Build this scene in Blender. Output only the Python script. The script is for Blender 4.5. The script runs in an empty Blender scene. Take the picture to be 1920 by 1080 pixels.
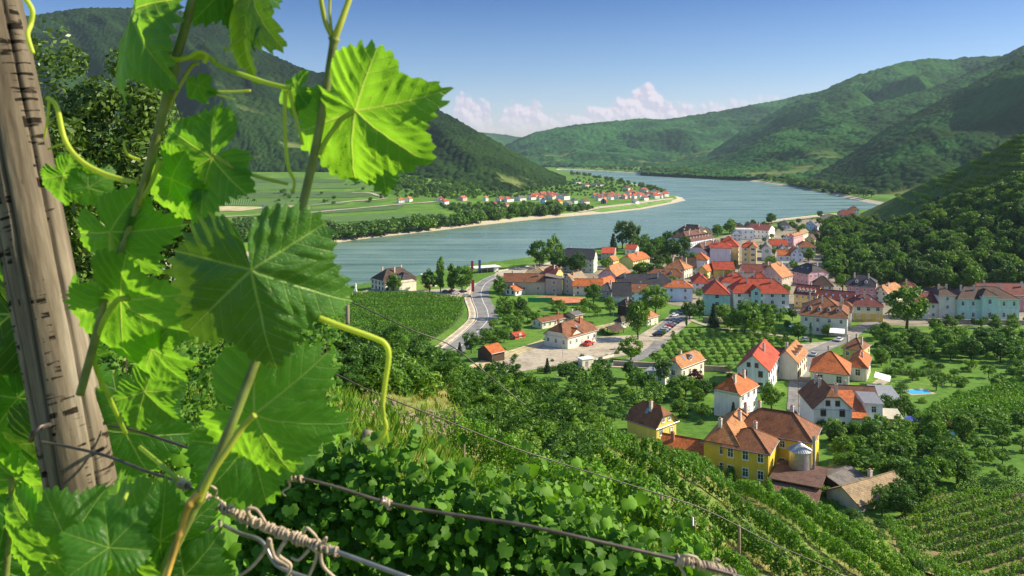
import bpy, bmesh, math, random
import numpy as np
from mathutils import Vector, Matrix

random.seed(11)
RNG = np.random.default_rng(11)
F, HY, ZC = 1500.0, 285.0, 80.0          # focal length in photo pixels, horizon row, eye height
scene = bpy.context.scene
COL = scene.collection
R = math.radians
WATER = -5.0

# ------------------------------------------------------------------ noise
def _hash(ix, iy, s):
    n = (ix.astype(np.int64) * 374761393 + iy.astype(np.int64) * 668265263 + s * 1442695041) & 0x7fffffff
    n = ((n ^ (n >> 13)) * 1274126177) & 0x7fffffff
    n = ((n ^ (n >> 15)) * 1103515245 + 12345) & 0x7fffffff
    return (n & 0xffffff) / float(0xffffff)

def vnoise(x, y, s=0):
    ix = np.floor(x); iy = np.floor(y)
    fx = x - ix; fy = y - iy
    fx = fx * fx * (3 - 2 * fx); fy = fy * fy * (3 - 2 * fy)
    a = _hash(ix, iy, s); b = _hash(ix + 1, iy, s); c = _hash(ix, iy + 1, s); d = _hash(ix + 1, iy + 1, s)
    return (a * (1 - fx) + b * fx) * (1 - fy) + (c * (1 - fx) + d * fx) * fy

def fbm(x, y, s=0, o=4):
    x = np.asarray(x, float); y = np.asarray(y, float)
    r = 0; a = .5; t = 0
    for i in range(o):
        r = r + a * vnoise(x, y, s + i * 17); t += a; a *= .5; x = x * 2.03 + 3.1; y = y * 2.03 + 1.7
    return r / t

def canopy(x, y, cell, s=0):
    """dome-shaped crowns on a jittered lattice: height 0..1 and a random tone of the crown"""
    gx = x / cell; gy = y / cell
    ix = np.floor(gx); iy = np.floor(gy)
    best = np.full(x.shape, -9.0); tone = np.zeros(x.shape)
    for dx in (-1, 0, 1):
        for dy in (-1, 0, 1):
            cx = ix + dx; cy = iy + dy
            px = cx + .15 + .7 * _hash(cx, cy, s + 1); py = cy + .15 + .7 * _hash(cx, cy, s + 2)
            hh = _hash(cx, cy, s + 3)
            h = .55 + .45 * hh - ((gx - px) ** 2 + (gy - py) ** 2) * 1.15
            m = h > best
            best = np.where(m, h, best); tone = np.where(m, _hash(cx, cy, s + 4), tone)
    return np.maximum(best, -.35), tone

def smooth(a, b, x):
    t = np.clip((np.asarray(x, float) - a) / (b - a), 0, 1)
    return t * t * (3 - 2 * t)

# ------------------------------------------------------------------ terrain
FPX = np.array([-300, 0, 300, 500, 700, 780, 900, 1050, 1200, 1420, 1600, 1750, 2000, 2400], float)
FY = np.array([-20, 0, 3, 7, 12, 25, 40, 60, 80, 100, 125, 150, 200, 260], float)
FZ = np.array([
 [79, 78.3, 78.0, 77.0, 76.0, 74.0, 72.0, 69.0, 66.0, 63.0, 59.0, 55.0, 45.0, 35.0],
 [79, 78.3, 78.0, 76.6, 75.5, 73.5, 71.5, 69.0, 65.0, 60.0, 54.0, 48.0, 36.0, 20.0],
 [79, 78.3, 78.0, 76.0, 74.5, 72.5, 70.5, 67.5, 63.0, 58.0, 51.0, 45.0, 30.0, 10.0],
 [79, 78.3, 77.8, 75.4, 73.5, 71.2, 69.3, 66.5, 63.5, 58.0, 49.0, 41.0, 25.0,  8.0],
 [79, 78.3, 77.5, 75.2, 72.6, 70.0, 67.0, 64.0, 61.0, 55.0, 46.0, 36.0, 18.0,  5.0],
 [79, 78.3, 77.5, 75.0, 72.2, 69.2, 66.2, 63.0, 60.0, 56.5, 47.0, 36.0, 18.0,  5.0],
 [79, 78.3, 77.5, 74.8, 71.7, 68.0, 64.2, 59.5, 56.5, 53.0, 42.0, 31.0, 12.0,  2.0],
 [79, 78.3, 77.5, 74.5, 71.0, 67.0, 62.5, 56.5, 52.5, 50.0, 40.0, 28.0, 10.0,  0.0],
 [79, 78.3, 77.5, 74.0, 70.5, 66.5, 61.0, 54.0, 47.5, 42.0, 37.0, 25.0,  8.0,  0.0],
 [79, 78.3, 77.5, 73.5, 69.0, 62.0, 54.0, 46.0, 40.0, 34.0, 27.5, 15.0,  5.0,  0.0],
 [79, 78.3, 77.5, 73.5, 68.5, 60.0, 51.0, 42.0, 35.0, 29.0, 24.0, 14.0,  5.0,  0.0],
 [79, 78.3, 77.5, 73.5, 68.0, 59.0, 48.5, 38.0, 30.0, 24.0, 18.0, 12.0,  5.0,  0.0],
 [79, 78.3, 77.5, 73.5, 68.0, 57.0, 45.0, 33.0, 24.0, 18.0, 14.0, 10.0,  5.0,  0.0],
 [79, 78.3, 77.5, 73.0, 67.0, 55.0, 42.0, 29.0, 20.0, 14.0, 10.0,  8.0,  5.0,  0.0]])

def bilin(px, Y, P, YY, Z):
    px = np.clip(px, P[0], P[-1] - 1e-3); Yc = np.clip(Y, YY[0], YY[-1] - 1e-3)
    i = np.clip(np.searchsorted(P, px, 'right') - 1, 0, len(P) - 2)
    j = np.clip(np.searchsorted(YY, Yc, 'right') - 1, 0, len(YY) - 2)
    fx = (px - P[i]) / (P[i + 1] - P[i]); fy = (Yc - YY[j]) / (YY[j + 1] - YY[j])
    fx = fx * fx * (3 - 2 * fx) * .6 + fx * .4
    return (Z[i, j] * (1 - fx) + Z[i + 1, j] * fx) * (1 - fy) + (Z[i, j + 1] * (1 - fx) + Z[i + 1, j + 1] * fx) * fy

def pxof(X, Y):
    return 960 + F * X / np.maximum(Y, 5.0)

def near_h(X, Y):
    Y = np.asarray(Y, float); X = np.asarray(X, float)
    z = bilin(pxof(X, Y), Y, FPX, FY, FZ)
    z = z - 1.8 * smooth(25, 60, Y)
    z = z + (fbm(X * .12, Y * .12, 5) - .5) * 2.2 * smooth(10, 50, Y)
    return np.where(Y > 250, -50, z)

def wp(px, py, z=WATER):
    Y = (ZC - z) * F / (py - HY)
    return ((px - 960) / F * Y, Y)

RIV = [(540, 472), (600, 459), (700, 446), (820, 433), (900, 423), (1000, 412), (1080, 405), (1150, 399), (1210, 392),
       (1262, 382), (1288, 376), (1281, 370), (1257, 366), (1225, 356), (1190, 344), (1140, 334), (1090, 325.5), (1072, 322), (1050, 321),
       (1050, 317.5), (1110, 320), (1200, 325), (1280, 332.5), (1400, 339), (1480, 350), (1560, 365), (1600, 375), (1660, 386),
       (1700, 400), (1640, 400), (1590, 399), (1520, 405), (1470, 411), (1430, 419), (1350, 432), (1250, 455), (1180, 470), (1120, 479),
       (1060, 490), (985, 500), (930, 509), (880, 514), (800, 530), (740, 546), (690, 552), (640, 560), (560, 570), (430, 590), (200, 640), (-300, 720),
       (-300, 560), (200, 510)]
RIVW = np.array([wp(a, b) for a, b in RIV])

def sdist(P, X, Y):
    """signed distance to a polygon, negative inside"""
    X = np.asarray(X, float); Y = np.asarray(Y, float)
    if X.size <= 400:
        A = np.asarray(P, float); B = np.roll(A, -1, 0); e = B - A; x = X.reshape(-1, 1); y = Y.reshape(-1, 1)
        t = np.clip(((x - A[:, 0]) * e[:, 0] + (y - A[:, 1]) * e[:, 1]) / ((e ** 2).sum(1) + 1e-9), 0, 1)
        dd = ((x - A[:, 0] - t * e[:, 0]) ** 2 + (y - A[:, 1] - t * e[:, 1]) ** 2).min(1)
        ey = np.where(np.abs(e[:, 1]) < 1e-9, 1e-9, e[:, 1])
        c = ((A[:, 1] > y) != (B[:, 1] > y)) & (x < e[:, 0] * (y - A[:, 1]) / ey + A[:, 0])
        dd = np.sqrt(dd); return np.where(c.sum(1) % 2 == 1, -dd, dd).reshape(X.shape)
    d = np.full(X.shape, 1e18); ins = np.zeros(X.shape, bool)
    n = len(P)
    for i in range(n):
        x1, y1 = P[i]; x2, y2 = P[(i + 1) % n]
        ex, ey = x2 - x1, y2 - y1
        t = np.clip(((X - x1) * ex + (Y - y1) * ey) / (ex * ex + ey * ey + 1e-9), 0, 1)
        d = np.minimum(d, (X - x1 - t * ex) ** 2 + (Y - y1 - t * ey) ** 2)
        if abs(ey) > 1e-9:
            c = ((y1 > Y) != (y2 > Y)) & (X < ex * (Y - y1) / ey + x1)
            ins ^= c
    d = np.sqrt(d)
    return np.where(ins, -d, d)

def floor_h(X, Y):
    X = np.asarray(X, float); Y = np.asarray(Y, float)
    px = pxof(X, Y)
    z = np.interp(Y, [0, 160, 300, 420, 900, 1400], [16, 16, 7, 5, 3.5, 2.0])
    # the plain over the river climbs in steps towards the left hill
    k = smooth(1080, 1750, Y) * smooth(1000, 760, px)
    zt = 34 * k
    st = 5.0
    zt = (np.floor(zt / st) + smooth(.55, 1.0, zt / st - np.floor(zt / st))) * st * .75 + zt * .25
    z = z + zt
    z = z + 10 * smooth(2400, 3600, Y) * smooth(1050, 1300, px)
    d = sdist(RIVW, X, Y)
    bank = smooth(0, 1, d / (14 + 26 * smooth(600, 900, Y)))
    z = np.where(d > 0, WATER - .3 + (z - WATER + .3) * bank ** .8, WATER - .3 - 5 * smooth(0, 30, -d))
    return z

def H(X, Y):
    return np.maximum(floor_h(X, Y), near_h(X, Y))

# hill D, the terraced hill on the right
DPX = np.array([1525, 1540, 1560, 1580, 1612, 1650, 1706, 1762, 1837, 1920, 2100, 2400, 2800], float)
DF = np.array([640, 590, 520, 485, 462, 455, 450, 446, 442, 438, 430, 420, 400], float)
DC = np.array([690, 720, 770, 820, 880, 870, 820, 760, 700, 650, 600, 560, 520], float)
DZ = np.array([3, 5, 9, 11, 12, 23, 41, 58, 76, 97, 118, 140, 150], float)
def hillD(X, Y):
    X = np.asarray(X, float); Y = np.asarray(Y, float)
    px = pxof(X, Y)
    f = np.interp(px, DPX, DF); c = np.interp(px, DPX, DC); zc = np.interp(px, DPX, DZ)
    t = (Y - f) / (c - f)
    up = 4 + (zc - 4) * np.clip(t, 0, 1) ** .85
    dn = zc - (Y - c) * .55
    z = np.where(t < 1, up, dn)
    z = z + (fbm(X * .02, Y * .02, 40) - .5) * 10 * np.clip(t, 0, 1) * (1 - np.clip(t, 0, 1)) * 3 * smooth(1560, 1680, px)
    z = np.where((t < 0) | (px < 1525), -60, z)
    return z
def HH(X, Y):
    return np.maximum(H(X, Y), hillD(X, Y))

def hit(px, py, fn=None, y0=4.0):
    """the point of the land seen at a photo pixel"""
    fn = fn or HH
    Y = np.exp(np.linspace(math.log(y0), math.log(900), 380))
    X = (px - 960) / F * Y
    ray = ZC - (py - HY) / F * Y
    g = fn(X, Y) >= ray
    i = int(np.argmax(g)) if g.any() else len(Y) - 1
    if i > 0:
        a, b = Y[i - 1], Y[i]
        for _ in range(12):
            m = (a + b) / 2
            if fn(np.array([(px - 960) / F * m]), np.array([m]))[0] >= ZC - (py - HY) / F * m: b = m
            else: a = m
        y = (a + b) / 2
    else: y = Y[0]
    x = (px - 960) / F * y
    return Vector((x, y, float(fn(np.array([x]), np.array([y]))[0])))

def valley(px, py):
    z = 5.0; u = (px - 960) / F; k = F / (py - HY)
    for i in range(14):
        Y = (ZC - z) * k; zn = float(floor_h(np.array([u * Y]), np.array([Y]))[0])
        if abs(zn - z) < .01: z = zn; break
        z = z + (zn - z) * (.8 if i < 6 else .5)
    Y = (ZC - z) * k
    return Vector((u * Y, Y, z))

# ------------------------------------------------------------------ materials
MATS = {}
def newmat(name):
    m = bpy.data.materials.new(name); m.use_nodes = True
    nt = m.node_tree; b = nt.nodes['Principled BSDF']
    return m, nt, b
def N(nt, t, **k):
    n = nt.nodes.new(t)
    for a, v in k.items(): setattr(n, a, v)
    return n
def ramp(nt, fac, stops):
    r = nt.nodes.new('ShaderNodeValToRGB'); e = r.color_ramp.elements
    while len(e) < len(stops): e.new(.5)
    for q, (p, c) in zip(e, stops): q.position = p; q.color = (*c, 1)
    nt.links.new(fac, r.inputs[0]); return r
def mixc(nt, fac, a, b, mode='MIX'):
    m = nt.nodes.new('ShaderNodeMix'); m.data_type = 'RGBA'; m.blend_type = mode
    for s, v in ((m.inputs[0], fac), (m.inputs[6], a), (m.inputs[7], b)):
        if isinstance(v, bpy.types.NodeSocket): nt.links.new(v, s)
        elif isinstance(v, (int, float)): s.default_value = v
        else: s.default_value = (*v, 1)
    return m.outputs[2]
def math_(nt, op, a, b=None, c=None):
    m = nt.nodes.new('ShaderNodeMath'); m.operation = op
    for i, v in enumerate((a, b, c)):
        if v is None: continue
        if isinstance(v, bpy.types.NodeSocket): nt.links.new(v, m.inputs[i])
        else: m.inputs[i].default_value = v
    return m.outputs[0]
def noise(nt, scale, detail=4, vec=None, rough=.55):
    n = nt.nodes.new('ShaderNodeTexNoise'); n.inputs['Scale'].default_value = scale
    n.inputs['Detail'].default_value = detail; n.inputs['Roughness'].default_value = rough
    if vec is not None: nt.links.new(vec, n.inputs['Vector'])
    return n.outputs['Fac']
def bump(nt, b, h, strength=.4, dist=.05):
    n = nt.nodes.new('ShaderNodeBump'); n.inputs['Strength'].default_value = strength; n.inputs['Distance'].default_value = dist
    nt.links.new(h, n.inputs['Height']); nt.links.new(n.outputs[0], b.inputs['Normal'])
def objco(nt): return N(nt, 'ShaderNodeTexCoord').outputs['Object']
def posco(nt): return N(nt, 'ShaderNodeNewGeometry').outputs['Position']

def plain(name, c, rough=.6, metal=0, var=.15, scale=2.0):
    key = (name, c)
    if key in MATS: return MATS[key]
    m, nt, b = newmat(name)
    n = noise(nt, scale, 4, objco(nt))
    d = tuple(x * (1 - var) for x in c); e = tuple(min(1, x * (1 + var)) for x in c)
    nt.links.new(ramp(nt, n, [(.3, d), (.7, e)]).outputs[0], b.inputs['Base Color'])
    b.inputs['Roughness'].default_value = rough; b.inputs['Metallic'].default_value = metal
    b.inputs['Specular IOR Level'].default_value = .3
    MATS[key] = m; return m

def plaster(c):
    key = ('plaster', c)
    if key in MATS: return MATS[key]
    m, nt, b = newmat('painted_plaster')
    p = posco(nt)
    n = noise(nt, .35, 6, p, .7); n2 = noise(nt, 3.0, 4, p)
    mp = N(nt, 'ShaderNodeMapping'); mp.inputs['Scale'].default_value = (1.2, 1.2, .12); nt.links.new(p, mp.inputs[0])
    st = noise(nt, 1.0, 5, mp.outputs[0], .7)
    d = tuple(x * .84 for x in c); e = tuple(min(1, x * 1.04) for x in c)
    c1 = ramp(nt, n, [(.3, d), (.62, e)]).outputs[0]
    stain = ramp(nt, st, [(.34, (.50, .46, .40)), (.52, (1, 1, 1))]).outputs[0]
    c2 = mixc(nt, .32, c1, stain, 'MULTIPLY')
    nt.links.new(c2, b.inputs['Base Color']); b.inputs['Roughness'].default_value = .9
    b.inputs['Specular IOR Level'].default_value = .15
    bump(nt, b, n2, .25, .03)
    MATS[key] = m; return m

def tiles(c, kind='tile'):
    """roof covering: courses of tiles across the slope, patchy weathering"""
    key = ('tiles', c, kind)
    if key in MATS: return MATS[key]
    m, nt, b = newmat('roof_' + kind)
    uv = N(nt, 'ShaderNodeUVMap', uv_map='roof').outputs[0]
    br = N(nt, 'ShaderNodeTexBrick'); nt.links.new(uv, br.inputs['Vector'])
    br.inputs['Scale'].default_value = 1.0; br.inputs['Mortar Size'].default_value = .025 if kind == 'tile' else .015
    br.inputs['Brick Width'].default_value = .24 if kind == 'tile' else .5; br.inputs['Row Height'].default_value = .34 if kind == 'tile' else .45
    br.inputs['Color1'].default_value = (*[x * .8 for x in c], 1); br.inputs['Color2'].default_value = (*[min(1, x * 1.15) for x in c], 1)
    br.inputs['Mortar'].default_value = (*[x * .45 for x in c], 1)
    p = posco(nt)
    n = noise(nt, .45, 6, p, .75); n2 = noise(nt, 2.3, 5, p, .7)
    g = ramp(nt, n, [(.34, (.48, .47, .46)), (.52, (1, 1, 1)), (.7, (1.22, 1.12, 1.0))]).outputs[0]
    c1 = mixc(nt, .85, br.outputs['Color'], g, 'MULTIPLY')
    g2 = ramp(nt, n2, [(.34, (.50, .52, .47)), (.52, (1, 1, 1))]).outputs[0]
    c2 = mixc(nt, .6, c1, g2, 'MULTIPLY')
    nt.links.new(c2, b.inputs['Base Color']); b.inputs['Roughness'].default_value = .75
    b.inputs['Specular IOR Level'].default_value = .25
    bump(nt, b, br.outputs['Fac'], -.5, .04)
    MATS[key] = m; return m

def leafmat(name, dark, light, trans=.3, gloss=.5):
    """leaves: each leaf its own green, thin enough to glow against the sun"""
    key = (name, dark, light)
    if key in MATS: return MATS[key]
    m, nt, b = newmat(name)
    isl = N(nt, 'ShaderNodeNewGeometry').outputs['Random Per Island']
    oi = N(nt, 'ShaderNodeObjectInfo').outputs['Random']
    f = math_(nt, 'ADD', math_(nt, 'MULTIPLY', isl, .65), math_(nt, 'MULTIPLY', oi, .35))
    c = ramp(nt, f, [(0, dark), (.55, tuple((a + q) / 2 for a, q in zip(dark, light))), (1, light)]).outputs[0]
    nt.links.new(c, b.inputs['Base Color']); b.inputs['Roughness'].default_value = gloss
    b.inputs['Specular IOR Level'].default_value = .25
    t = N(nt, 'ShaderNodeBsdfTranslucent'); tc = mixc(nt, 1.0, c, (1.25, 1.2, .55), 'MULTIPLY'); nt.links.new(tc, t.inputs[0])
    mx = N(nt, 'ShaderNodeMixShader'); mx.inputs[0].default_value = trans
    nt.links.new(b.outputs[0], mx.inputs[1]); nt.links.new(t.outputs[0], mx.inputs[2])
    nt.links.new(mx.outputs[0], nt.nodes['Material Output'].inputs[0])
    MATS[key] = m; return m

# ------------------------------------------------------------------ object helpers
def tag(o, label=None, cat=None, group=None, kind=None):
    if label: o['label'] = label
    if cat: o['category'] = cat
    if group: o['group'] = group
    if kind: o['kind'] = kind
    return o
def empty(name, loc, rz=0, **k):
    o = bpy.data.objects.new(name, None); o.empty_display_size = .3
    COL.objects.link(o); o.location = loc; o.rotation_euler = (0, 0, rz); tag(o, **k); return o
def link(name, me, parent=None, **k):
    o = bpy.data.objects.new(name, me); COL.objects.link(o)
    if parent is not None: o.parent = parent
    tag(o, **k); return o
def mesh_np(name, V, Fc, mats=(), mi=None, smooth_=False):
    """V (n,3), Fc (m,k) all faces with k corners"""
    me = bpy.data.meshes.new(name)
    V = np.ascontiguousarray(V, dtype=np.float32); Fc = np.ascontiguousarray(Fc, dtype=np.int32)
    m, k = Fc.shape
    me.vertices.add(len(V)); me.vertices.foreach_set('co', V.ravel())
    me.loops.add(m * k); me.loops.foreach_set('vertex_index', Fc.ravel())
    me.polygons.add(m); me.polygons.foreach_set('loop_start', np.arange(0, m * k, k, dtype=np.int32))
    try: me.polygons.foreach_set('loop_total', np.full(m, k, dtype=np.int32))
    except Exception: pass
    for x in mats: me.materials.append(x)
    if mi is not None: me.polygons.foreach_set('material_index', np.asarray(mi, dtype=np.int32))
    me.update(calc_edges=True)
    if smooth_: me.polygons.foreach_set('use_smooth', np.ones(m, bool))
    return me
def fattr(me, name, val):
    a = me.attributes.new(name, 'FLOAT', 'POINT'); a.data.foreach_set('value', np.asarray(val, np.float32).ravel())

class MB:
    """collects simple pieces into one mesh"""
    def __init__(s): s.v = []; s.f = []; s.m = []; s.uv = []
    def poly(s, pts, mi=0, uv=None):
        b = len(s.v); s.v += [tuple(p) for p in pts]; s.f.append(tuple(range(b, b + len(pts)))); s.m.append(mi)
        s.uv.append(uv or [(0, 0)] * len(pts))
    def box(s, x0, x1, y0, y1, z0, z1, mi=0):
        p = [(x0, y0, z0), (x1, y0, z0), (x1, y1, z0), (x0, y1, z0), (x0, y0, z1), (x1, y0, z1), (x1, y1, z1), (x0, y1, z1)]
        for f in ((0, 3, 2, 1), (4, 5, 6, 7), (0, 1, 5, 4), (1, 2, 6, 5), (2, 3, 7, 6), (3, 0, 4, 7)):
            s.poly([p[i] for i in f], mi)
    def tube(s, pts, rad, n=8, mi=0, cap=True):
        pts = [Vector(p) for p in pts]
        if not hasattr(rad, '__len__'): rad = [rad] * len(pts)
        rings = []; up = None
        for i, p in enumerate(pts):
            t = (pts[min(i + 1, len(pts) - 1)] - pts[max(i - 1, 0)])
            if t.length < 1e-9: t = Vector((0, 0, 1))
            t.normalize()
            if up is None:
                up = t.orthogonal().normalized()
            up = (up - t * up.dot(t))
            if up.length < 1e-6: up = t.orthogonal()
            up.normalize(); w = t.cross(up)
            rings.append([p + (up * math.cos(a) + w * math.sin(a)) * rad[i] for a in [k * 2 * math.pi / n for k in range(n)]])
        for i in range(len(rings) - 1):
            for k in range(n):
                s.poly([rings[i][k], rings[i][(k + 1) % n], rings[i + 1][(k + 1) % n], rings[i + 1][k]], mi)
        if cap:
            s.poly(rings[0][::-1], mi); s.poly(rings[-1], mi)
    def build(s, name, mats, parent=None, sm=False, **k):
        me = bpy.data.meshes.new(name); me.from_pydata(s.v, [], s.f)
        for x in (mats if isinstance(mats, (list, tuple)) else [mats]): me.materials.append(x)
        me.polygons.foreach_set('material_index', s.m)
        uvl = me.uv_layers.new(name='roof')
        uvl.data.foreach_set('uv', [c for f in s.uv for q in f for c in q])
        me.update()
        if sm:
            bm = bmesh.new(); bm.from_mesh(me); bmesh.ops.remove_doubles(bm, verts=bm.verts, dist=1e-5)
            for f in bm.faces: f.smooth = True
            bm.to_mesh(me); bm.free()
        return link(name, me, parent, **k)

def dup(o, parent=None):
    c = o.copy(); COL.objects.link(c); c.parent = parent
    for ch in o.children: dup(ch, c)
    return c

# ------------------------------------------------------------------ camera, light, sky
cam = bpy.data.cameras.new('camera'); cam.lens = F / 1920 * 36; cam.sensor_width = 36
cam.shift_y = -(540 - HY) / 1920; cam.clip_start = .05; cam.clip_end = 60000
camo = bpy.data.objects.new('camera', cam); COL.objects.link(camo)
camo.location = (0, 0, ZC); camo.rotation_euler = (R(90), 0, 0); scene.camera = camo
cam.dof.use_dof = True; cam.dof.focus_distance = 60; cam.dof.aperture_fstop = 14

SAZ, SEL = 6.0, 34.0        # sun: to the right and a little beyond, low afternoon
sd = Vector((math.cos(R(SEL)) * math.cos(R(SAZ)), math.cos(R(SEL)) * math.sin(R(SAZ)), math.sin(R(SEL))))
sun = bpy.data.lights.new('sun', 'SUN'); sun.energy = 5.0; sun.angle = R(.5); sun.color = (1, .87, .64)
suno = bpy.data.objects.new('sun', sun); COL.objects.link(suno)
suno.rotation_euler = sd.to_track_quat('Z', 'Y').to_euler(); suno.location = (300, 0, 400)
w = bpy.data.worlds.new('World'); scene.world = w; w.use_nodes = True
w.cycles.sampling_method = 'MANUAL'; w.cycles.sample_map_resolution = 512
nt = w.node_tree; bg = nt.nodes['Background']
sky = nt.nodes.new('ShaderNodeTexSky'); sky.sky_type = 'NISHITA'; sky.sun_disc = False
sky.sun_elevation = R(SEL); sky.sun_rotation = R(90 - SAZ); sky.altitude = 0
sky.air_density = 1.0; sky.dust_density = .6; sky.ozone_density = 3.0
gz = nt.nodes.new('ShaderNodeNewGeometry'); sx = nt.nodes.new('ShaderNodeSeparateXYZ'); nt.links.new(gz.outputs['Incoming'], sx.inputs[0])
up = math_(nt, 'MULTIPLY', sx.outputs[2], -1.0)
tint = ramp(nt, up, [(0.0, (.78, .68, .78)), (.05, (.66, .63, .75)), (.10, (.45, .52, .67)), (.19, (.20, .32, .53)), (.32, (.55, .68, .88)), (.6, (1.0, 1.0, 1.0))]).outputs[0]

base_sky = mixc(nt, 1.0, sky.outputs[0], tint, 'MULTIPLY')
# cumulus low over the valley, part of the sky
tcd = nt.nodes.new('ShaderNodeTexCoord').outputs['Generated']; sg = nt.nodes.new('ShaderNodeSeparateXYZ'); nt.links.new(tcd, sg.inputs[0])
yy = math_(nt, 'MAXIMUM', sg.outputs[1], .05)
ca = math_(nt, 'ADD', math_(nt, 'MULTIPLY', math_(nt, 'DIVIDE', sg.outputs[0], yy), 15.0), .0)     # 1 unit = 100 photo px
ce = math_(nt, 'MULTIPLY', math_(nt, 'DIVIDE', sg.outputs[2], yy), 15.0)
def cvec(dx, dy):
    c = nt.nodes.new('ShaderNodeCombineXYZ'); nt.links.new(math_(nt, 'ADD', ca, dx), c.inputs[0]); nt.links.new(math_(nt, 'ADD', ce, dy), c.inputs[1]); return c.outputs[0]
def puff(dx, dy):
    n = noise(nt, 3.2, 5, cvec(dx, dy), .6)
    v = nt.nodes.new('ShaderNodeTexVoronoi'); v.feature = 'F1'; v.inputs['Scale'].default_value = 5.5; v.inputs['Detail'].default_value = 0
    nt.links.new(cvec(dx, dy), v.inputs['Vector'])
    return math_(nt, 'SUBTRACT', math_(nt, 'MULTIPLY', n, 1.0), math_(nt, 'MULTIPLY', v.outputs['Distance'], .42))
fc = nt.nodes.new('ShaderNodeFloatCurve'); cu = fc.mapping.curves[0]
X0, X1 = 830.0, 1490.0
pts = [(830, 262), (846, 240), (852, 178), (866, 160), (885, 172), (918, 186), (925, 215), (936, 215), (944, 186), (958, 178), (980, 182), (1004, 174), (1016, 186), (1030, 202), (1050, 208), (1085, 197), (1125, 186), (1150, 180), (1172, 168), (1188, 158), (1197, 145), (1210, 138), (1224, 143), (1234, 160), (1252, 176), (1280, 184), (1310, 184), (1370, 176), (1430, 168), (1462, 170), (1478, 186), (1490, 200)]
cu.points[0].location = (0, (262 - pts[0][1]) / 130); cu.points[1].location = (1, (262 - pts[-1][1]) / 130)
for q in pts[1:-1]: cu.points.new((q[0] - X0) / (X1 - X0), (262 - q[1]) / 130)
for q in cu.points: q.handle_type = 'VECTOR'
fc.mapping.update()
nt.links.new(math_(nt, 'DIVIDE', math_(nt, 'SUBTRACT', ca, (X0 - 960) / 100), (X1 - X0) / 100), fc.inputs['Value'])
env = math_(nt, 'SUBTRACT', math_(nt, 'MULTIPLY', fc.outputs[0], 1.30), .05)                              # height of the cloud tops above row 262
hh_ = math_(nt, 'SUBTRACT', ce, (HY - 262) / 100)
pf = puff(0, 0)
dn = math_(nt, 'ADD', math_(nt, 'SUBTRACT', env, hh_), math_(nt, 'MULTIPLY', math_(nt, 'SUBTRACT', pf, .34), .48))
dn = math_(nt, 'SUBTRACT', dn, .02)
mask = ramp(nt, math_(nt, 'MULTIPLY', dn, 8.0), [(.0, (0, 0, 0)), (.9, (1, 1, 1))]).outputs[0]
basef = ramp(nt, hh_, [(.05, (0, 0, 0)), (.50, (1, 1, 1))]).outputs[0]
inx = math_(nt, 'MULTIPLY', math_(nt, 'GREATER_THAN', ca, (832 - 960) / 100), math_(nt, 'LESS_THAN', ca, (1488 - 960) / 100))
anv = ramp(nt, math_(nt, 'DIVIDE', math_(nt, 'SUBTRACT', ca, 3.2), 1.4), [(0, (1, 1, 1)), (1, (.45, .45, .45))]).outputs[0]
opac = math_(nt, 'MULTIPLY', math_(nt, 'MULTIPLY', math_(nt, 'MULTIPLY', mask, basef), math_(nt, 'MULTIPLY', inx, anv)), .80)
lit = math_(nt, 'ADD', math_(nt, 'MULTIPLY', math_(nt, 'SUBTRACT', pf, puff(.05, .05)), 4.2), .55)
ccol = ramp(nt, lit, [(.1, (3.2, 2.9, 3.6)), (.5, (3.9, 3.3, 3.8)), (.9, (4.8, 4.1, 4.4))]).outputs[0]
nt.links.new(mixc(nt, opac, base_sky, ccol), bg.inputs[0]); bg.inputs[1].default_value = .12
scene.view_settings.view_transform = 'Standard'; scene.view_settings.look = 'None'
scene.view_settings.exposure = .80; scene.view_settings.gamma = 1
scene.cycles.max_bounces = 6; scene.cycles.transparent_max_bounces = 8
scene.cycles.diffuse_bounces = 3; scene.cycles.volume_bounces = 0
# ================================================================== SETTING
def ground_material():
    m, nt, b = newmat('land')
    p = posco(nt); sep = N(nt, 'ShaderNodeSeparateXYZ'); nt.links.new(p, sep.inputs[0]); z = sep.outputs[2]; y = sep.outputs[1]
    n1 = noise(nt, .03, 6, p, .65); n2 = noise(nt, .5, 6, p, .7); n3 = noise(nt, 6.0, 4, p, .7)
    grass = ramp(nt, n1, [(.3, (.065, .15, .022)), (.5, (.10, .21, .03)), (.68, (.16, .27, .045))]).outputs[0]
    mott = ramp(nt, n2, [(.28, (.42, .50, .40)), (.5, (1, 1, 1)), (.72, (1.45, 1.25, 1.0))]).outputs[0]
    grass = mixc(nt, .9, grass, mott, 'MULTIPLY')
    dry = ramp(nt, n2, [(.28, (.05, .09, .02)), (.46, (.16, .17, .05)), (.6, (.30, .25, .10)), (.75, (.26, .19, .11))]).outputs[0]
    dry = mixc(nt, .6, dry, ramp(nt, n3, [(.3, (.5, .5, .5)), (.7, (1.3, 1.3, 1.3))]).outputs[0], 'MULTIPLY')
    at = N(nt, 'ShaderNodeAttribute', attribute_name='dry').outputs['Fac']
    c = mixc(nt, at, grass, dry)
    sand = ramp(nt, n2, [(.3, (.36, .32, .22)), (.7, (.56, .50, .38))]).outputs[0]
    zz = math_(nt, 'ADD', z, math_(nt, 'MULTIPLY', n2, 1.6))
    sf = math_(nt, 'SUBTRACT', 1.0, math_(nt, 'SMOOTH_MIN', 1.0, math_(nt, 'MAXIMUM', math_(nt, 'MULTIPLY', math_(nt, 'ADD', zz, 1.7), 1.2), 0.0), .05))
    c = mixc(nt, sf, c, sand)
    nt.links.new(c, b.inputs['Base Color']); b.inputs['Roughness'].default_value = .95; b.inputs['Specular IOR Level'].default_value = .1
    bump(nt, b, n2, .5, .4)
    return m
M_LAND = ground_material()

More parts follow.
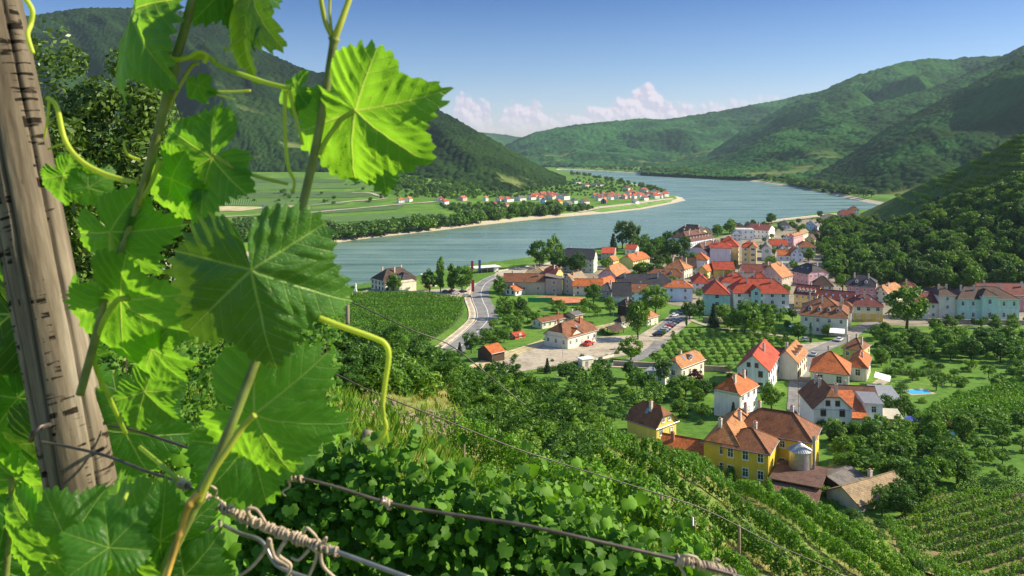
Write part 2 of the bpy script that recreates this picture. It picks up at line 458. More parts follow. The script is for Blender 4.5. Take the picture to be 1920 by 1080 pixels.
def terrain():
    nu, nv = 430, 0
    rows = [2.0]
    while rows[-1] < 11000: rows.append(rows[-1] * (1.016 if rows[-1] < 60 else 1.011))
    rows = np.array(rows) - 20; nv = len(rows)
    u = np.linspace(-1.1, 1.15, nu)
    Yg, Ug = np.meshgrid(rows, u, indexing='ij'); Xg = Ug * (Yg + 20)
    X = Xg.ravel(); Y = Yg.ravel()
    fl = floor_h(X, Y); nr = near_h(X, Y); Z = np.maximum(fl, nr)
    V = np.stack([X, Y, Z], 1)
    i = np.arange(nv - 1)[:, None] * nu + np.arange(nu - 1)[None, :]
    Fc = np.stack([i, i + 1, i + nu + 1, i + nu], -1).reshape(-1, 4)
    me = mesh_np('ground', V, Fc, [M_LAND], smooth_=True)
    dry = smooth(.2, 1.5, nr - fl) * (.35 + .65 * smooth(.35, .6, fbm(X * .06, Y * .06, 77)))
    fattr(me, 'dry', dry)
    return link('ground', me, kind='structure')
terrain()

def water():
    m, nt, b = newmat('river_water')
    p = posco(nt)
    mp = N(nt, 'ShaderNodeMapping'); mp.inputs['Rotation'].default_value = (0, 0, R(25)); mp.inputs['Scale'].default_value = (.5, 1.6, 1); nt.links.new(p, mp.inputs[0])
    a = noise(nt, .28, 6, mp.outputs[0], .7); c = noise(nt, .03, 5, mp.outputs[0], .65); d = noise(nt, .012, 5, p, .6)
    mp3 = N(nt, 'ShaderNodeMapping'); mp3.inputs['Rotation'].default_value = (0, 0, R(-38)); mp3.inputs['Scale'].default_value = (.10, 1.0, 1); nt.links.new(p, mp3.inputs[0])
    stk = noise(nt, .05, 6, mp3.outputs[0], .7)
    col = ramp(nt, math_(nt, 'ADD', math_(nt, 'MULTIPLY', d, .4), math_(nt, 'MULTIPLY', stk, .6)), [(.36, (.09, .165, .125)), (.5, (.13, .215, .17)), (.64, (.19, .275, .225))]).outputs[0]
    nt.links.new(col, b.inputs['Base Color'])
    b.inputs['Roughness'].default_value = .22; b.inputs['IOR'].default_value = 1.33; b.inputs['Specular IOR Level'].default_value = .5
    nt.links.new(ramp(nt, stk, [(.35, (.10,) * 3), (.65, (.50,) * 3)]).outputs[0], b.inputs['Roughness'])
    h = math_(nt, 'ADD', a, math_(nt, 'MULTIPLY', c, 3.0))
    bump(nt, b, h, 1.0, .24)
    P = np.array([(-9000, 5200), (9000, 5200), (9000, 250), (-9000, 250)], float)
    mb = MB(); mb.poly([(x, y, WATER) for x, y in P[::-1]])
    return mb.build('river', m, kind='structure')
water()

def forest_material(name, dark, light, cell):
    m, nt, b = newmat(name)
    t = N(nt, 'ShaderNodeAttribute', attribute_name='tone').outputs['Fac']
    g = N(nt, 'ShaderNodeAttribute', attribute_name='clear').outputs['Fac']
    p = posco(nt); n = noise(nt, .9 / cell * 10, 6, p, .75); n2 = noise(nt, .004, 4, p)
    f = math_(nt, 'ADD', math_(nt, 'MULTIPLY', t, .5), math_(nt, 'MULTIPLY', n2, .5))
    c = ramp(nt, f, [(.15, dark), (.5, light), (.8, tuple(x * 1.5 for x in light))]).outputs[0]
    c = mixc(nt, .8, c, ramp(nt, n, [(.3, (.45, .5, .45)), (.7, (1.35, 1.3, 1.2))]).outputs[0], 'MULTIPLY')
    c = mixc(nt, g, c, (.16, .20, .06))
    nt.links.new(c, b.inputs['Base Color']); b.inputs['Roughness'].default_value = 1; b.inputs['Specular IOR Level'].default_value = .05
    bump(nt, b, n, 1.0, cell * .2)
    return m

def ridge(name, px, fY, cY, cpy, cell=10, amp=9, step=1.7, rows=240, seed=0, dark=(.014, .042, .012), light=(.030, .100, .022), gully=.12, foot=None, pw=1.0, clear=0.0):
    px = np.array(px, float)
    P = np.arange(px[0], px[-1], step)
    fy = np.interp(P, px, fY); cy = np.interp(P, px, cY); cp = np.interp(P, px, cpy)
    cp = np.convolve(np.pad(cp, 9, 'edge'), np.ones(19) / 19, 'valid')
    t = np.concatenate([np.linspace(0, 1, rows), np.linspace(1.02, 1.5, 14)])
    T, PI_ = np.meshgrid(t, np.arange(len(P)), indexing='ij')
    fyg, cyg = fy[PI_], cy[PI_]
    Yg = fyg + (cyg - fyg) * T
    Xg = (P[PI_] - 960) / F * Yg
    zc = ZC + (HY - cp[PI_]) / F * cyg - amp * .8
    if foot is None: zf = floor_h((P - 960) / F * fy, fy)[PI_] - 4
    else: zf = np.full(T.shape, foot)
    tt = np.clip(T, 0, 1)
    g = tt ** pw
    z = zf + (zc - zf) * g
    rise = (zc - zf)
    wv = 4 * tt * (1 - tt)
    ang = P[PI_] * .006 + T * 1.3
    z = z + (fbm(ang * 1.7 + 5, T * 1.9, seed + 3, 3) - .5) * rise * gully * 2.4 * np.maximum(wv, .06) * (T <= 1)
    z = z + (fbm(Xg * .004, Yg * .004, seed + 9, 3) - .5) * rise * .10 * wv
    z = np.where(T > 1, zc - (Yg - cyg) * .35, z)
    xw = Xg + fbm(Xg * .08, Yg * .08, 3) * cell * .8
    h, tone = canopy(xw, Yg, cell, seed); h2, tone2 = canopy(xw * .6 + 40, Yg * .6, cell, seed + 50)
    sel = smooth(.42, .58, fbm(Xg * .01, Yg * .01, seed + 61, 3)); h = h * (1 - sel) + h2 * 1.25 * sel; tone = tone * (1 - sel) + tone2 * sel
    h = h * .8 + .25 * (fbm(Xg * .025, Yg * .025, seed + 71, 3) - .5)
    pat = fbm(Xg * .0045, Yg * .0045, seed + 21, 4)
    clr = np.zeros(T.shape)
    if clear > 0:
        clr = smooth(.68 - clear * .1, .72, fbm(Xg * .008, Yg * .016, seed + 31, 3)) * (1 - smooth(.18, .4, T))
    z = z + h * amp * (1 - clr)
    V = np.stack([Xg.ravel(), Yg.ravel(), z.ravel()], 1)
    nu, nv = len(P), len(t)
    i = np.arange(nv - 1)[:, None] * nu + np.arange(nu - 1)[None, :]
    Fc = np.stack([i, i + 1, i + nu + 1, i + nu], -1).reshape(-1, 4)
    me = mesh_np(name, V, Fc, [forest_material('forest_' + name, dark, light, cell)], smooth_=False)
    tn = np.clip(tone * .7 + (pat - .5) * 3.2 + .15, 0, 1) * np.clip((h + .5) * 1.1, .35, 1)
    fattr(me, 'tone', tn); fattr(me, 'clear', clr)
    return link(name, me, kind='structure')

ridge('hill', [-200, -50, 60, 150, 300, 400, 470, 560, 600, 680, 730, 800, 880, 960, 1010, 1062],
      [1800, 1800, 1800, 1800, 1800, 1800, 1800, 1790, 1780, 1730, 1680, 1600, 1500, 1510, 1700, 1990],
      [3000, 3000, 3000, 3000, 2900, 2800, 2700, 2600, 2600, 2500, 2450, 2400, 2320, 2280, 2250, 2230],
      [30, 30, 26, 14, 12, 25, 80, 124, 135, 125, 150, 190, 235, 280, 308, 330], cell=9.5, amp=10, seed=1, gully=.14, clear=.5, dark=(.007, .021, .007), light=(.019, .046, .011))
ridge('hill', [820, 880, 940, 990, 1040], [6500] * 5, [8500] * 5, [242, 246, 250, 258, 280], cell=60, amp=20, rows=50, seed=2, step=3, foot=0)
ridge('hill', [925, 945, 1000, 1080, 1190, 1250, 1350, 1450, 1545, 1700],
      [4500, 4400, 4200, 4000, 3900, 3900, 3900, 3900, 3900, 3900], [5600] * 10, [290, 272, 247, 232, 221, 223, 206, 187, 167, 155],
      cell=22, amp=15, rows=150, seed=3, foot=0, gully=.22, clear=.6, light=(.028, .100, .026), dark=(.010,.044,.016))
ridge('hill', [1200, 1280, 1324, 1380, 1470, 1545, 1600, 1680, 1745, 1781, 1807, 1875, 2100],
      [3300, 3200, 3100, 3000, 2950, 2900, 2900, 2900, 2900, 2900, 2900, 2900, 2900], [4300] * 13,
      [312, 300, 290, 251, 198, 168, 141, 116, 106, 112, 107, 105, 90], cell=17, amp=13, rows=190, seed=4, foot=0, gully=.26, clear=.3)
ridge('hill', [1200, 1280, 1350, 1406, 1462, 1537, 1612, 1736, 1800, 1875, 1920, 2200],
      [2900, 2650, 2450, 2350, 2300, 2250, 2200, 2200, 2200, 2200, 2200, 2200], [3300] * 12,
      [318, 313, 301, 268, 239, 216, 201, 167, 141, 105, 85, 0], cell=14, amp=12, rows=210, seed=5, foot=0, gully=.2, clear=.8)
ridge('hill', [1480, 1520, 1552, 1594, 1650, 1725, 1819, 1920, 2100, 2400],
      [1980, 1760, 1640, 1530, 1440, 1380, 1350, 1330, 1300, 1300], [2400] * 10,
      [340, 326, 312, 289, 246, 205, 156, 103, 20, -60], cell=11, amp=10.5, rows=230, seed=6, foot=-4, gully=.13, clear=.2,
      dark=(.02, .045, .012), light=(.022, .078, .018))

# the terraced hill beside the village
def terraced_hill():
    P = np.arange(1525, 2600, 2.2)
    fy = np.interp(P, DPX, DF); cy = np.interp(P, DPX, DC)
    t = np.concatenate([np.linspace(0, 1, 150), np.linspace(1.02, 2.2, 30)])
    T, I = np.meshgrid(t, np.arange(len(P)), indexing='ij')
    Yg = fy[I] + (cy[I] - fy[I]) * T; Xg = (P[I] - 960) / F * Yg
    z = hillD(Xg, Yg); z = np.where(T <= .001, 1.0, z)
    m, nt, b = newmat('terraced_slope')
    p = posco(nt); n = noise(nt, .12, 6, p, .7); n2 = noise(nt, .9, 5, p, .7)
    c = ramp(nt, n, [(.3, (.04, .085, .018)), (.5, (.08, .14, .03)), (.66, (.16, .17, .06))]).outputs[0]
    c = mixc(nt, .7, c, ramp(nt, n2, [(.3, (.5, .5, .5)), (.7, (1.3, 1.25, 1.2))]).outputs[0], 'MULTIPLY')
    nt.links.new(c, b.inputs['Base Color']); b.inputs['Roughness'].default_value = 1; b.inputs['Specular IOR Level'].default_value = .05
    bump(nt, b, n2, .8, .6)
    nu, nv = len(P), len(t)
    i = np.arange(nv - 1)[:, None] * nu + np.arange(nu - 1)[None, :]
    Fc = np.stack([i, i + 1, i + nu + 1, i + nu], -1).reshape(-1, 4)
    me = mesh_np('hill', np.stack([Xg.ravel(), Yg.ravel(), z.ravel()], 1), Fc, [m], smooth_=True)
    return link('hill', me, kind='structure')
terraced_hill()

# ---------------------------------------------------------------- sheets and ribbons laid on the land
def sheet(name, pts, mat, dz=.06, fn=H, cut=12.0):
    bm = bmesh.new()
    vs = []
    for a, b_ in pts:
        h = valley(a, b_); vs.append(bm.verts.new((h.x, h.y, 0)))
    f = bm.faces.new(vs); bmesh.ops.triangulate(bm, faces=[f])
    for _ in range(7):
        es = [e for e in bm.edges if e.calc_length() > cut]
        if not es: break
        bmesh.ops.subdivide_edges(bm, edges=es, cuts=1); bmesh.ops.triangulate(bm, faces=bm.faces[:])
    co = np.array([v.co[:] for v in bm.verts]); z = fn(co[:, 0], co[:, 1])
    for v, q in zip(bm.verts, z): v.co.z = float(q) + dz
    bmesh.ops.recalc_face_normals(bm, faces=bm.faces[:])
    for f in bm.faces:
        if f.normal.z < 0: f.normal_flip()
        f.smooth = True
    me = bpy.data.meshes.new(name); bm.to_mesh(me); bm.free(); me.materials.append(mat)
    return link(name, me, kind='structure')

def spline(P, n=12):
    P = [Vector(p) for p in P]; out = []
    for i in range(len(P) - 1):
        p0, p1, p2, p3 = P[max(i - 1, 0)], P[i], P[i + 1], P[min(i + 2, len(P) - 1)]
        for k in range(n):
            t = k / n
            out.append(.5 * ((2 * p1) + (p2 - p0) * t + (2 * p0 - 5 * p1 + 4 * p2 - p3) * t * t + (3 * p1 - p0 - 3 * p2 + p3) * t ** 3))
    out.append(P[-1]); return out

def ribbon(name, pts, width, mat, dz=.12, n=10, off=0.0, fn=H, kerb=0.0, world=False):
    W = [Vector((p[0], p[1], 0)) for p in pts] if world else [Vector((*valley(*p)[:2], 0)) for p in pts]
    S = spline(W, n); V = []; Fc = []
    for i, p in enumerate(S):
        t = (S[min(i + 1, len(S) - 1)] - S[max(i - 1, 0)]).normalized(); nn = Vector((-t.y, t.x, 0))
        for s in (1, .33, -.33, -1):
            q = p + nn * (off + s * width / 2); V.append((q.x, q.y, 0))
    V = np.array(V); V[:, 2] = fn(V[:, 0], V[:, 1]) + dz
    m = len(S)
    for i in range(m - 1):
        for k in range(3):
            a = i * 4 + k; Fc.append((a, a + 1, a + 5, a + 4))
    Fc = [f[::-1] for f in Fc]
    if kerb:
        b0 = len(V); low = V.copy(); low[:, 2] -= kerb + .1; V = np.concatenate([V, low])
        for i in range(m - 1):
            for k in (0, 3):
                a = i * 4 + k; Fc.append((a, a + 4, a + 4 + b0, a + b0))
    me = mesh_np(name, V, np.array(Fc), [mat])
    return link(name, me, kind='structure')

def road_mat(name, a, b_, sc=.5):
    m, nt, b = newmat(name); p = posco(nt)
    n = noise(nt, sc, 6, p, .7); n2 = noise(nt, 5, 3, p); n3 = noise(nt, sc * .25, 5, p, .75)
    c = ramp(nt, n, [(.3, a), (.7, b_)]).outputs[0]
    c = mixc(nt, .9, c, ramp(nt, n3, [(.34, (.62, .60, .56)), (.5, (1, 1, 1)), (.66, (1.2, 1.17, 1.1))]).outputs[0], 'MULTIPLY')
    nt.links.new(c, b.inputs['Base Color']); b.inputs['Roughness'].default_value = .9
    bump(nt, b, n2, .3, .02); return m
M_ASPH = road_mat('asphalt', (.17, .165, .16), (.24, .235, .225))
M_PAVE = road_mat('pavement', (.34, .29, .215), (.47, .41, .31))
M_GRAV = road_mat('gravel', (.34, .30, .22), (.50, .45, .34), .3)
M_SAND = road_mat('track_gravel', (.42, .34, .17), (.60, .50, .28), .4)
M_DIRT = road_mat('trodden_earth', (.20, .17, .12), (.30, .26, .19), .2)
M_CLAY = road_mat('clay_court', (.45, .15, .07), (.58, .22, .10), .3)
M_PAINT = plain('road_paint', (.75, .75, .72), .7)
M_LAWN = road_mat('mown_grass', (.085, .20, .025), (.16, .29, .045), .08)
M_STUB = road_mat('stubble', (.42, .36, .18), (.55, .48, .26), .05)
def rowfield(name, a, b_, ang, per):
    m, nt, b = newmat(name); p = posco(nt)
    mp = N(nt, 'ShaderNodeMapping'); mp.inputs['Rotation'].default_value = (0, 0, R(ang)); nt.links.new(p, mp.inputs[0])
    wv = N(nt, 'ShaderNodeTexWave'); wv.inputs['Scale'].default_value = 1 / per * .314 * 3.2; wv.inputs['Distortion'].default_value = .6; wv.inputs['Detail'].default_value = 3
    nt.links.new(mp.outputs[0], wv.inputs['Vector'])
    n = noise(nt, .06, 6, p, .7)
    c = ramp(nt, wv.outputs['Fac'], [(.25, b_), (.6, a)]).outputs[0]
    c = mixc(nt, .8, c, ramp(nt, n, [(.3, (.7, .75, .7)), (.7, (1.25, 1.2, 1.1))]).outputs[0], 'MULTIPLY')
    nt.links.new(c, b.inputs['Base Color']); b.inputs['Roughness'].default_value = 1
    bump(nt, b, wv.outputs['Fac'], 1, .8); return m
M_VF1 = rowfield('vineyard_far', (.045, .13, .02), (.10, .16, .04), 12, 6)
M_VF2 = rowfield('vineyard_far_light', (.075, .18, .028), (.12, .20, .05), -20, 8)

# far plain: fields, terraces, tracks
for nm, poly, mt in [
    ('field', [(375, 334), (560, 332), (650, 338), (640, 343), (375, 343)], M_VF1),
    ('field', [(375, 346), (560, 344), (690, 349), (670, 355), (375, 357)], M_VF2),
    ('field', [(375, 361), (600, 357), (720, 362), (660, 371), (375, 372)], M_VF1),
    ('field', [(375, 377), (480, 374), (660, 377), (640, 384), (375, 386)], M_VF2),
    ('stubble_field', [(392, 389), (430, 387), (505, 389), (455, 396), (402, 397)], M_STUB),
    ('stubble_field', [(512, 386), (560, 385), (578, 388), (530, 391)], M_STUB),
    ('field', [(520, 396), (650, 389), (760, 386), (745, 393), (660, 398), (560, 404)], M_VF1),
    ('field', [(575, 410), (700, 402), (810, 399), (800, 406), (690, 415), (600, 419)], M_VF2),
    ('field', [(650, 425), (720, 418), (790, 415), (785, 421), (720, 428), (660, 432)], M_LAWN),
    ('field', [(860, 388), (960, 386), (1040, 388), (1000, 394), (880, 396)], M_LAWN),
    ('field', [(1110, 395), (1180, 384), (1240, 377), (1262, 374), (1258, 379), (1200, 390), (1130, 398)], M_LAWN)]:
    sheet(nm, poly, mt, dz=.5, fn=floor_h, cut=25)
ribbon('track', [(385, 409), (470, 405), (560, 401), (640, 394), (740, 385), (822, 378)], 9, M_GRAV, dz=.9, fn=floor_h)
ribbon('track', [(560, 388), (640, 380), (720, 373), (700, 366), (660, 362)], 6, M_GRAV, dz=.9, fn=floor_h)
ribbon('path', [(1085, 397), (1130, 389), (1180, 383), (1225, 377), (1262, 373)], 7, M_PAVE, dz=.7, fn=floor_h)
# far right bank: open slopes below the woods
sheet('field', [(1090, 309), (1140, 303), (1168, 299), (1210, 302), (1190, 306), (1110, 312)], M_VF2, dz=14, fn=floor_h, cut=60)
# village side
sheet('village_ground', [(1040, 520), (1150, 560), (1230, 566), (1330, 585), (1500, 590), (1560, 600), (1700, 612), (1790, 612), (1960, 612), (1960, 560), (1700, 545),
       (1560, 500), (1540, 450), (1590, 410), (1510, 412), (1400, 432), (1300, 456), (1190, 490), (1060, 502)], M_DIRT, dz=.05)
sheet('promenade', [(925, 520), (1000, 513), (1080, 500), (1130, 484), (1126, 480.5), (1060, 491), (990, 501), (930, 511)], M_PAVE, dz=.3)
sheet('wharf', [(1440, 420), (1475, 414.5), (1530, 409.5), (1575, 404), (1568, 401.5), (1520, 406), (1470, 411.5), (1432, 418)], M_PAVE, dz=.9)
sheet('station_yard', [(890, 700), (930, 668), (1020, 648), (1120, 632), (1200, 628), (1236, 606), (1262, 586), (1300, 584), (1296, 604), (1262, 632), (1226, 655), (1190, 664), (1110, 678), (1020, 690), (960, 700)], M_PAVE, dz=.10)
sheet('railway_bed', [(850, 700), (920, 668), (1020, 636), (1120, 612), (1222, 590), (1226, 595), (1125, 621), (1020, 648), (930, 680), (870, 710)], M_SAND, dz=.2)
ribbon('rail', [(880, 692), (950, 665), (1020, 642), (1120, 617), (1222, 592.5)], .12, plain('rail_steel', (.12, .08, .05), .5, .6), dz=.36)
ribbon('rail', [(884, 696), (954, 669), (1022, 646), (1121, 619.5), (1223, 593.5)], .12, plain('rail_steel', (.12, .08, .05), .5, .6), dz=.36)
sheet('tennis_court', [(988, 560), (1020, 556), (1098, 558), (1096, 566), (1062, 571), (1030, 568)], M_CLAY, dz=.2)
RD = [(820, 682), (842, 662), (872, 640), (897, 618), (912, 600), (911, 582), (903, 565), (900, 549), (909, 532), (932, 519), (966, 508), (1000, 499), (1050, 492)]
ribbon('road', RD, 9.5, M_ASPH, dz=.16)
ribbon('road_marking', RD, .28, M_PAINT, dz=.20, off=-.6)
ribbon('road_marking', RD, .2, M_PAINT, dz=.20, off=4.3)
ribbon('pavement', RD[:9], 3.2, M_PAVE, dz=.30, off=6.6, kerb=.14)
sheet('car_park', [(770, 552), (850, 560), (885, 553), (886, 545), (850, 541), (765, 545)], M_PAVE, dz=.12)
ribbon('road', [(1492, 830), (1497, 790), (1499, 750), (1499, 715), (1501, 690), (1510, 672), (1540, 655), (1585, 634), (1620, 612), (1655, 606)], 6.0, M_ASPH, dz=.14)
sheet('forecourt', [(1490, 645), (1560, 640), (1600, 618), (1620, 622), (1560, 652), (1505, 662), (1488, 655)], M_PAVE, dz=.10)
ribbon('road', [(1240, 640), (1215, 662), (1180, 678), (1140, 686), (1080, 690)], 5.0, M_ASPH, dz=.18)
ribbon('path', [(1115, 668), (1150, 662), (1160, 650)], 2.5, M_PAVE, dz=.2)
ribbon('road', [(1240, 620), (1268, 598), (1300, 585), (1318, 578)], 7.0, M_ASPH, dz=.18)
ribbon('path', [(1050, 706), (1090, 694), (1130, 688), (1230, 690), (1330, 694), (1372, 700)], 3.0, M_PAVE, dz=.2)
ribbon('path', [(1290, 598), (1330, 612), (1400, 622), (1480, 632)], 2.5, M_PAVE, dz=.2)
# tilled strips between the vine rows of the lower right field
sheet('vineyard_soil', [(1660, 990), (1745, 925), (1860, 925), (1990, 925), (1990, 1120), (1690, 1120)], road_mat('tilled_soil', (.16, .14, .05), (.25, .19, .08), .3), dz=.06)
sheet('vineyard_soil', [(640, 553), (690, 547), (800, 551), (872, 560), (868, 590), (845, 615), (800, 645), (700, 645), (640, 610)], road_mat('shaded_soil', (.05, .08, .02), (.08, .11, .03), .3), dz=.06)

# air: haze over the whole valley
def haze():
    m = bpy.data.materials.new('valley_haze'); m.use_nodes = True; nt = m.node_tree
    nt.nodes.remove(nt.nodes['Principled BSDF'])
    v = N(nt, 'ShaderNodeVolumePrincipled'); v.inputs['Color'].default_value = (.62, .84, 1.0, 1); v.inputs['Density'].default_value = 3.2e-5
    v.inputs['Anisotropy'].default_value = .1
    nt.links.new(v.outputs[0], nt.nodes['Material Output'].inputs['Volume'])
    mb = MB(); mb.box(-13500, 13500, -80, 11600, -14, 760)
    o = mb.build('haze', m, kind='stuff'); return o
haze()
# ================================================================== BUILDINGS
ORANGE = (.60, .17, .05); RED = (.52, .085, .04); BROWN = (.19, .085, .06); SLATE = (.065, .065, .075); MAROON = (.24, .065, .055)
TAN = (.40, .29, .17); OLDTILE = (.52, .23, .09); GREYR = (.20, .18, .165); DKBROWN = (.11, .065, .05); MIDBR = (.28, .115, .055)
WHITE = (.86, .85, .83); CREAM = (.82, .76, .60); YELLOW = (.78, .58, .16); DYEL = (.80, .56, .07); PINK = (.72, .42, .47); LILAC = (.76, .67, .69)
MINT = (.53, .76, .64); BLUEW = (.66, .77, .92); TAUPE = (.56, .47, .40); OCHRE = (.84, .66, .33); LIME = (.66, .68, .22); ROSE = (.62, .30, .32)
PGREEN = (.60, .70, .56); GREYW = (.72, .72, .70); WOODD = (.10, .06, .04)
M_GLASS = plain('window_glass', (.035, .045, .055), .12, 0, .3); M_GLASS.node_tree.nodes['Principled BSDF'].inputs['Specular IOR Level'].default_value = .6
M_FRAME = plain('window_frame', (.75, .73, .68), .5)
M_WOODF = plain('brown_joinery', (.16, .08, .04), .6)
M_CHIM = plain('chimney_render', (.60, .55, .48), .9, 0, .2); M_BRICKC = plain('chimney_brick', (.36, .15, .09), .9, 0, .25)
M_METAL = plain('zinc', (.42, .43, .44), .4, .7)
M_DARKW = plain('dark_boards', (.075, .045, .03), .8, 0, .3)

WINM = {}
def window_mesh(w_, h_, brown=False):
    key = (round(w_, 2), round(h_, 2), brown)
    if key in WINM: return WINM[key]
    mb = MB(); a = .16; d = .09
    mb.box(-w_ / 2, w_ / 2, -.03, .05, 0, h_, 0)
    for x0, x1, z0, z1 in ((-w_ / 2 - a, -w_ / 2, -a, h_ + a), (w_ / 2, w_ / 2 + a, -a, h_ + a), (-w_ / 2, w_ / 2, h_, h_ + a), (-w_ / 2, w_ / 2, -a, 0)):
        mb.box(x0, x1, -d, .05, z0, z1, 1)
    mb.box(-.035, .035, -.06, .0, 0.0, h_, 1); mb.box(-w_ / 2, -.035, -.058, .0, h_ * .62, h_ * .62 + .06, 1); mb.box(.035, w_ / 2, -.058, .0, h_ * .62, h_ * .62 + .06, 1)
    mb.box(-w_ / 2 - .14, w_ / 2 + .14, -.17, .05, -a - .07, -a, 1)
    me = bpy.data.meshes.new('window'); me.from_pydata(mb.v, [], mb.f)
    me.materials.append(M_GLASS); me.materials.append(M_WOODF if brown else M_FRAME); me.polygons.foreach_set('material_index', mb.m); me.update()
    WINM[key] = me; return me
DOORM = {}
def door_mesh():
    if 'd' in DOORM: return DOORM['d']
    mb = MB(); mb.box(-.5, .5, -.05, .05, 0, 2.1, 0)
    for x0, x1, z0, z1 in ((-.62, -.5, 0, 2.22), (.5, .62, 0, 2.22), (-.5, .5, 2.1, 2.22)): mb.box(x0, x1, -.1, .05, z0, z1, 1)
    mb.box(-.36, -.05, -.08, -.04, .3, 1.0, 1); mb.box(.05, .36, -.08, -.04, .3, 1.0, 1); mb.box(-.36, .36, -.08, -.04, 1.2, 1.9, 1)
    me = bpy.data.meshes.new('door'); me.from_pydata(mb.v, [], mb.f); me.materials.append(M_WOODF); me.materials.append(M_FRAME)
    me.polygons.foreach_set('material_index', mb.m); me.update(); DOORM['d'] = me; return me

def roof_mesh(w_, d_, h, r, f, ax, o=.45):
    """faces (points, uvs) of a gable / half-hip / hip roof over the rectangle 0..w x 0..d"""
    L, W = (w_, d_) if ax == 'x' else (d_, w_)
    sl = r / (W / 2); s = (1 - f) * W / 2 * .92
    s = min(s, L * .46)
    e = h - sl * o; bz = h + f * r
    oe = o if f < .99 else o * .7
    def T(p): return p if ax == 'x' else (p[1], p[0], p[2])
    y0, y1, x0, x1 = -o, W + o, -oe, L + oe
    yb = W / 2 * f; R0 = (s if f < .99 else x0, W / 2, h + r); R1 = (L - s if f < .99 else x1, W / 2, h + r)
    if f > .01 and f < .99:
        P = [(x0, y0, e), (x1, y0, e), (x1, yb, bz), R1, R0, (x0, yb, bz)]
        Q = [(x1, y1, e), (x0, y1, e), (x0, W - yb, bz), R0, R1, (x1, W - yb, bz)]
        A = [(x0, W - yb, bz), (x0, yb, bz), R0]; B = [(x1, yb, bz), (x1, W - yb, bz), R1]
        fs = [P, Q, A, B]
    elif f >= .99:
        fs = [[(x0, y0, e), (x1, y0, e), R1, R0], [(x1, y1, e), (x0, y1, e), R0, R1]]
    else:
        fs = [[(x0, y0, e), (x1, y0, e), R1, R0], [(x1, y1, e), (x0, y1, e), R0, R1], [(x0, y1, e), (x0, y0, e), R0], [(x1, y0, e), (x1, y1, e), R1]]
    out = []; k = math.hypot(1, sl)
    for i, q in enumerate(fs):
        if i < 2: uv = [(p[0], abs((p[2] - e)) / sl * k) for p in q]
        else: uv = [(p[1] + .13, (p[2] - e) * 1.5) for p in q]
        pts = [T(p) for p in q]
        if ax != 'x': pts = pts[::-1]; uv = uv[::-1]
        out.append((pts, uv))
    return out, sl

def thick(mb, faces, t=.2):
    from collections import Counter
    cnt = Counter(); key = lambda p: (round(p[0], 3), round(p[1], 3), round(p[2], 3))
    for pts, uv in faces:
        mb.poly(pts, 0, uv); mb.poly([(p[0], p[1], p[2] - t) for p in pts][::-1], 1)
        for i in range(len(pts)): cnt[(key(pts[i]), key(pts[(i + 1) % len(pts)]))] += 1
    for (a, b_), c in list(cnt.items()):
        if (b_, a) not in cnt: mb.poly([a, (a[0], a[1], a[2] - t), (b_[0], b_[1], b_[2] - t), b_], 1)

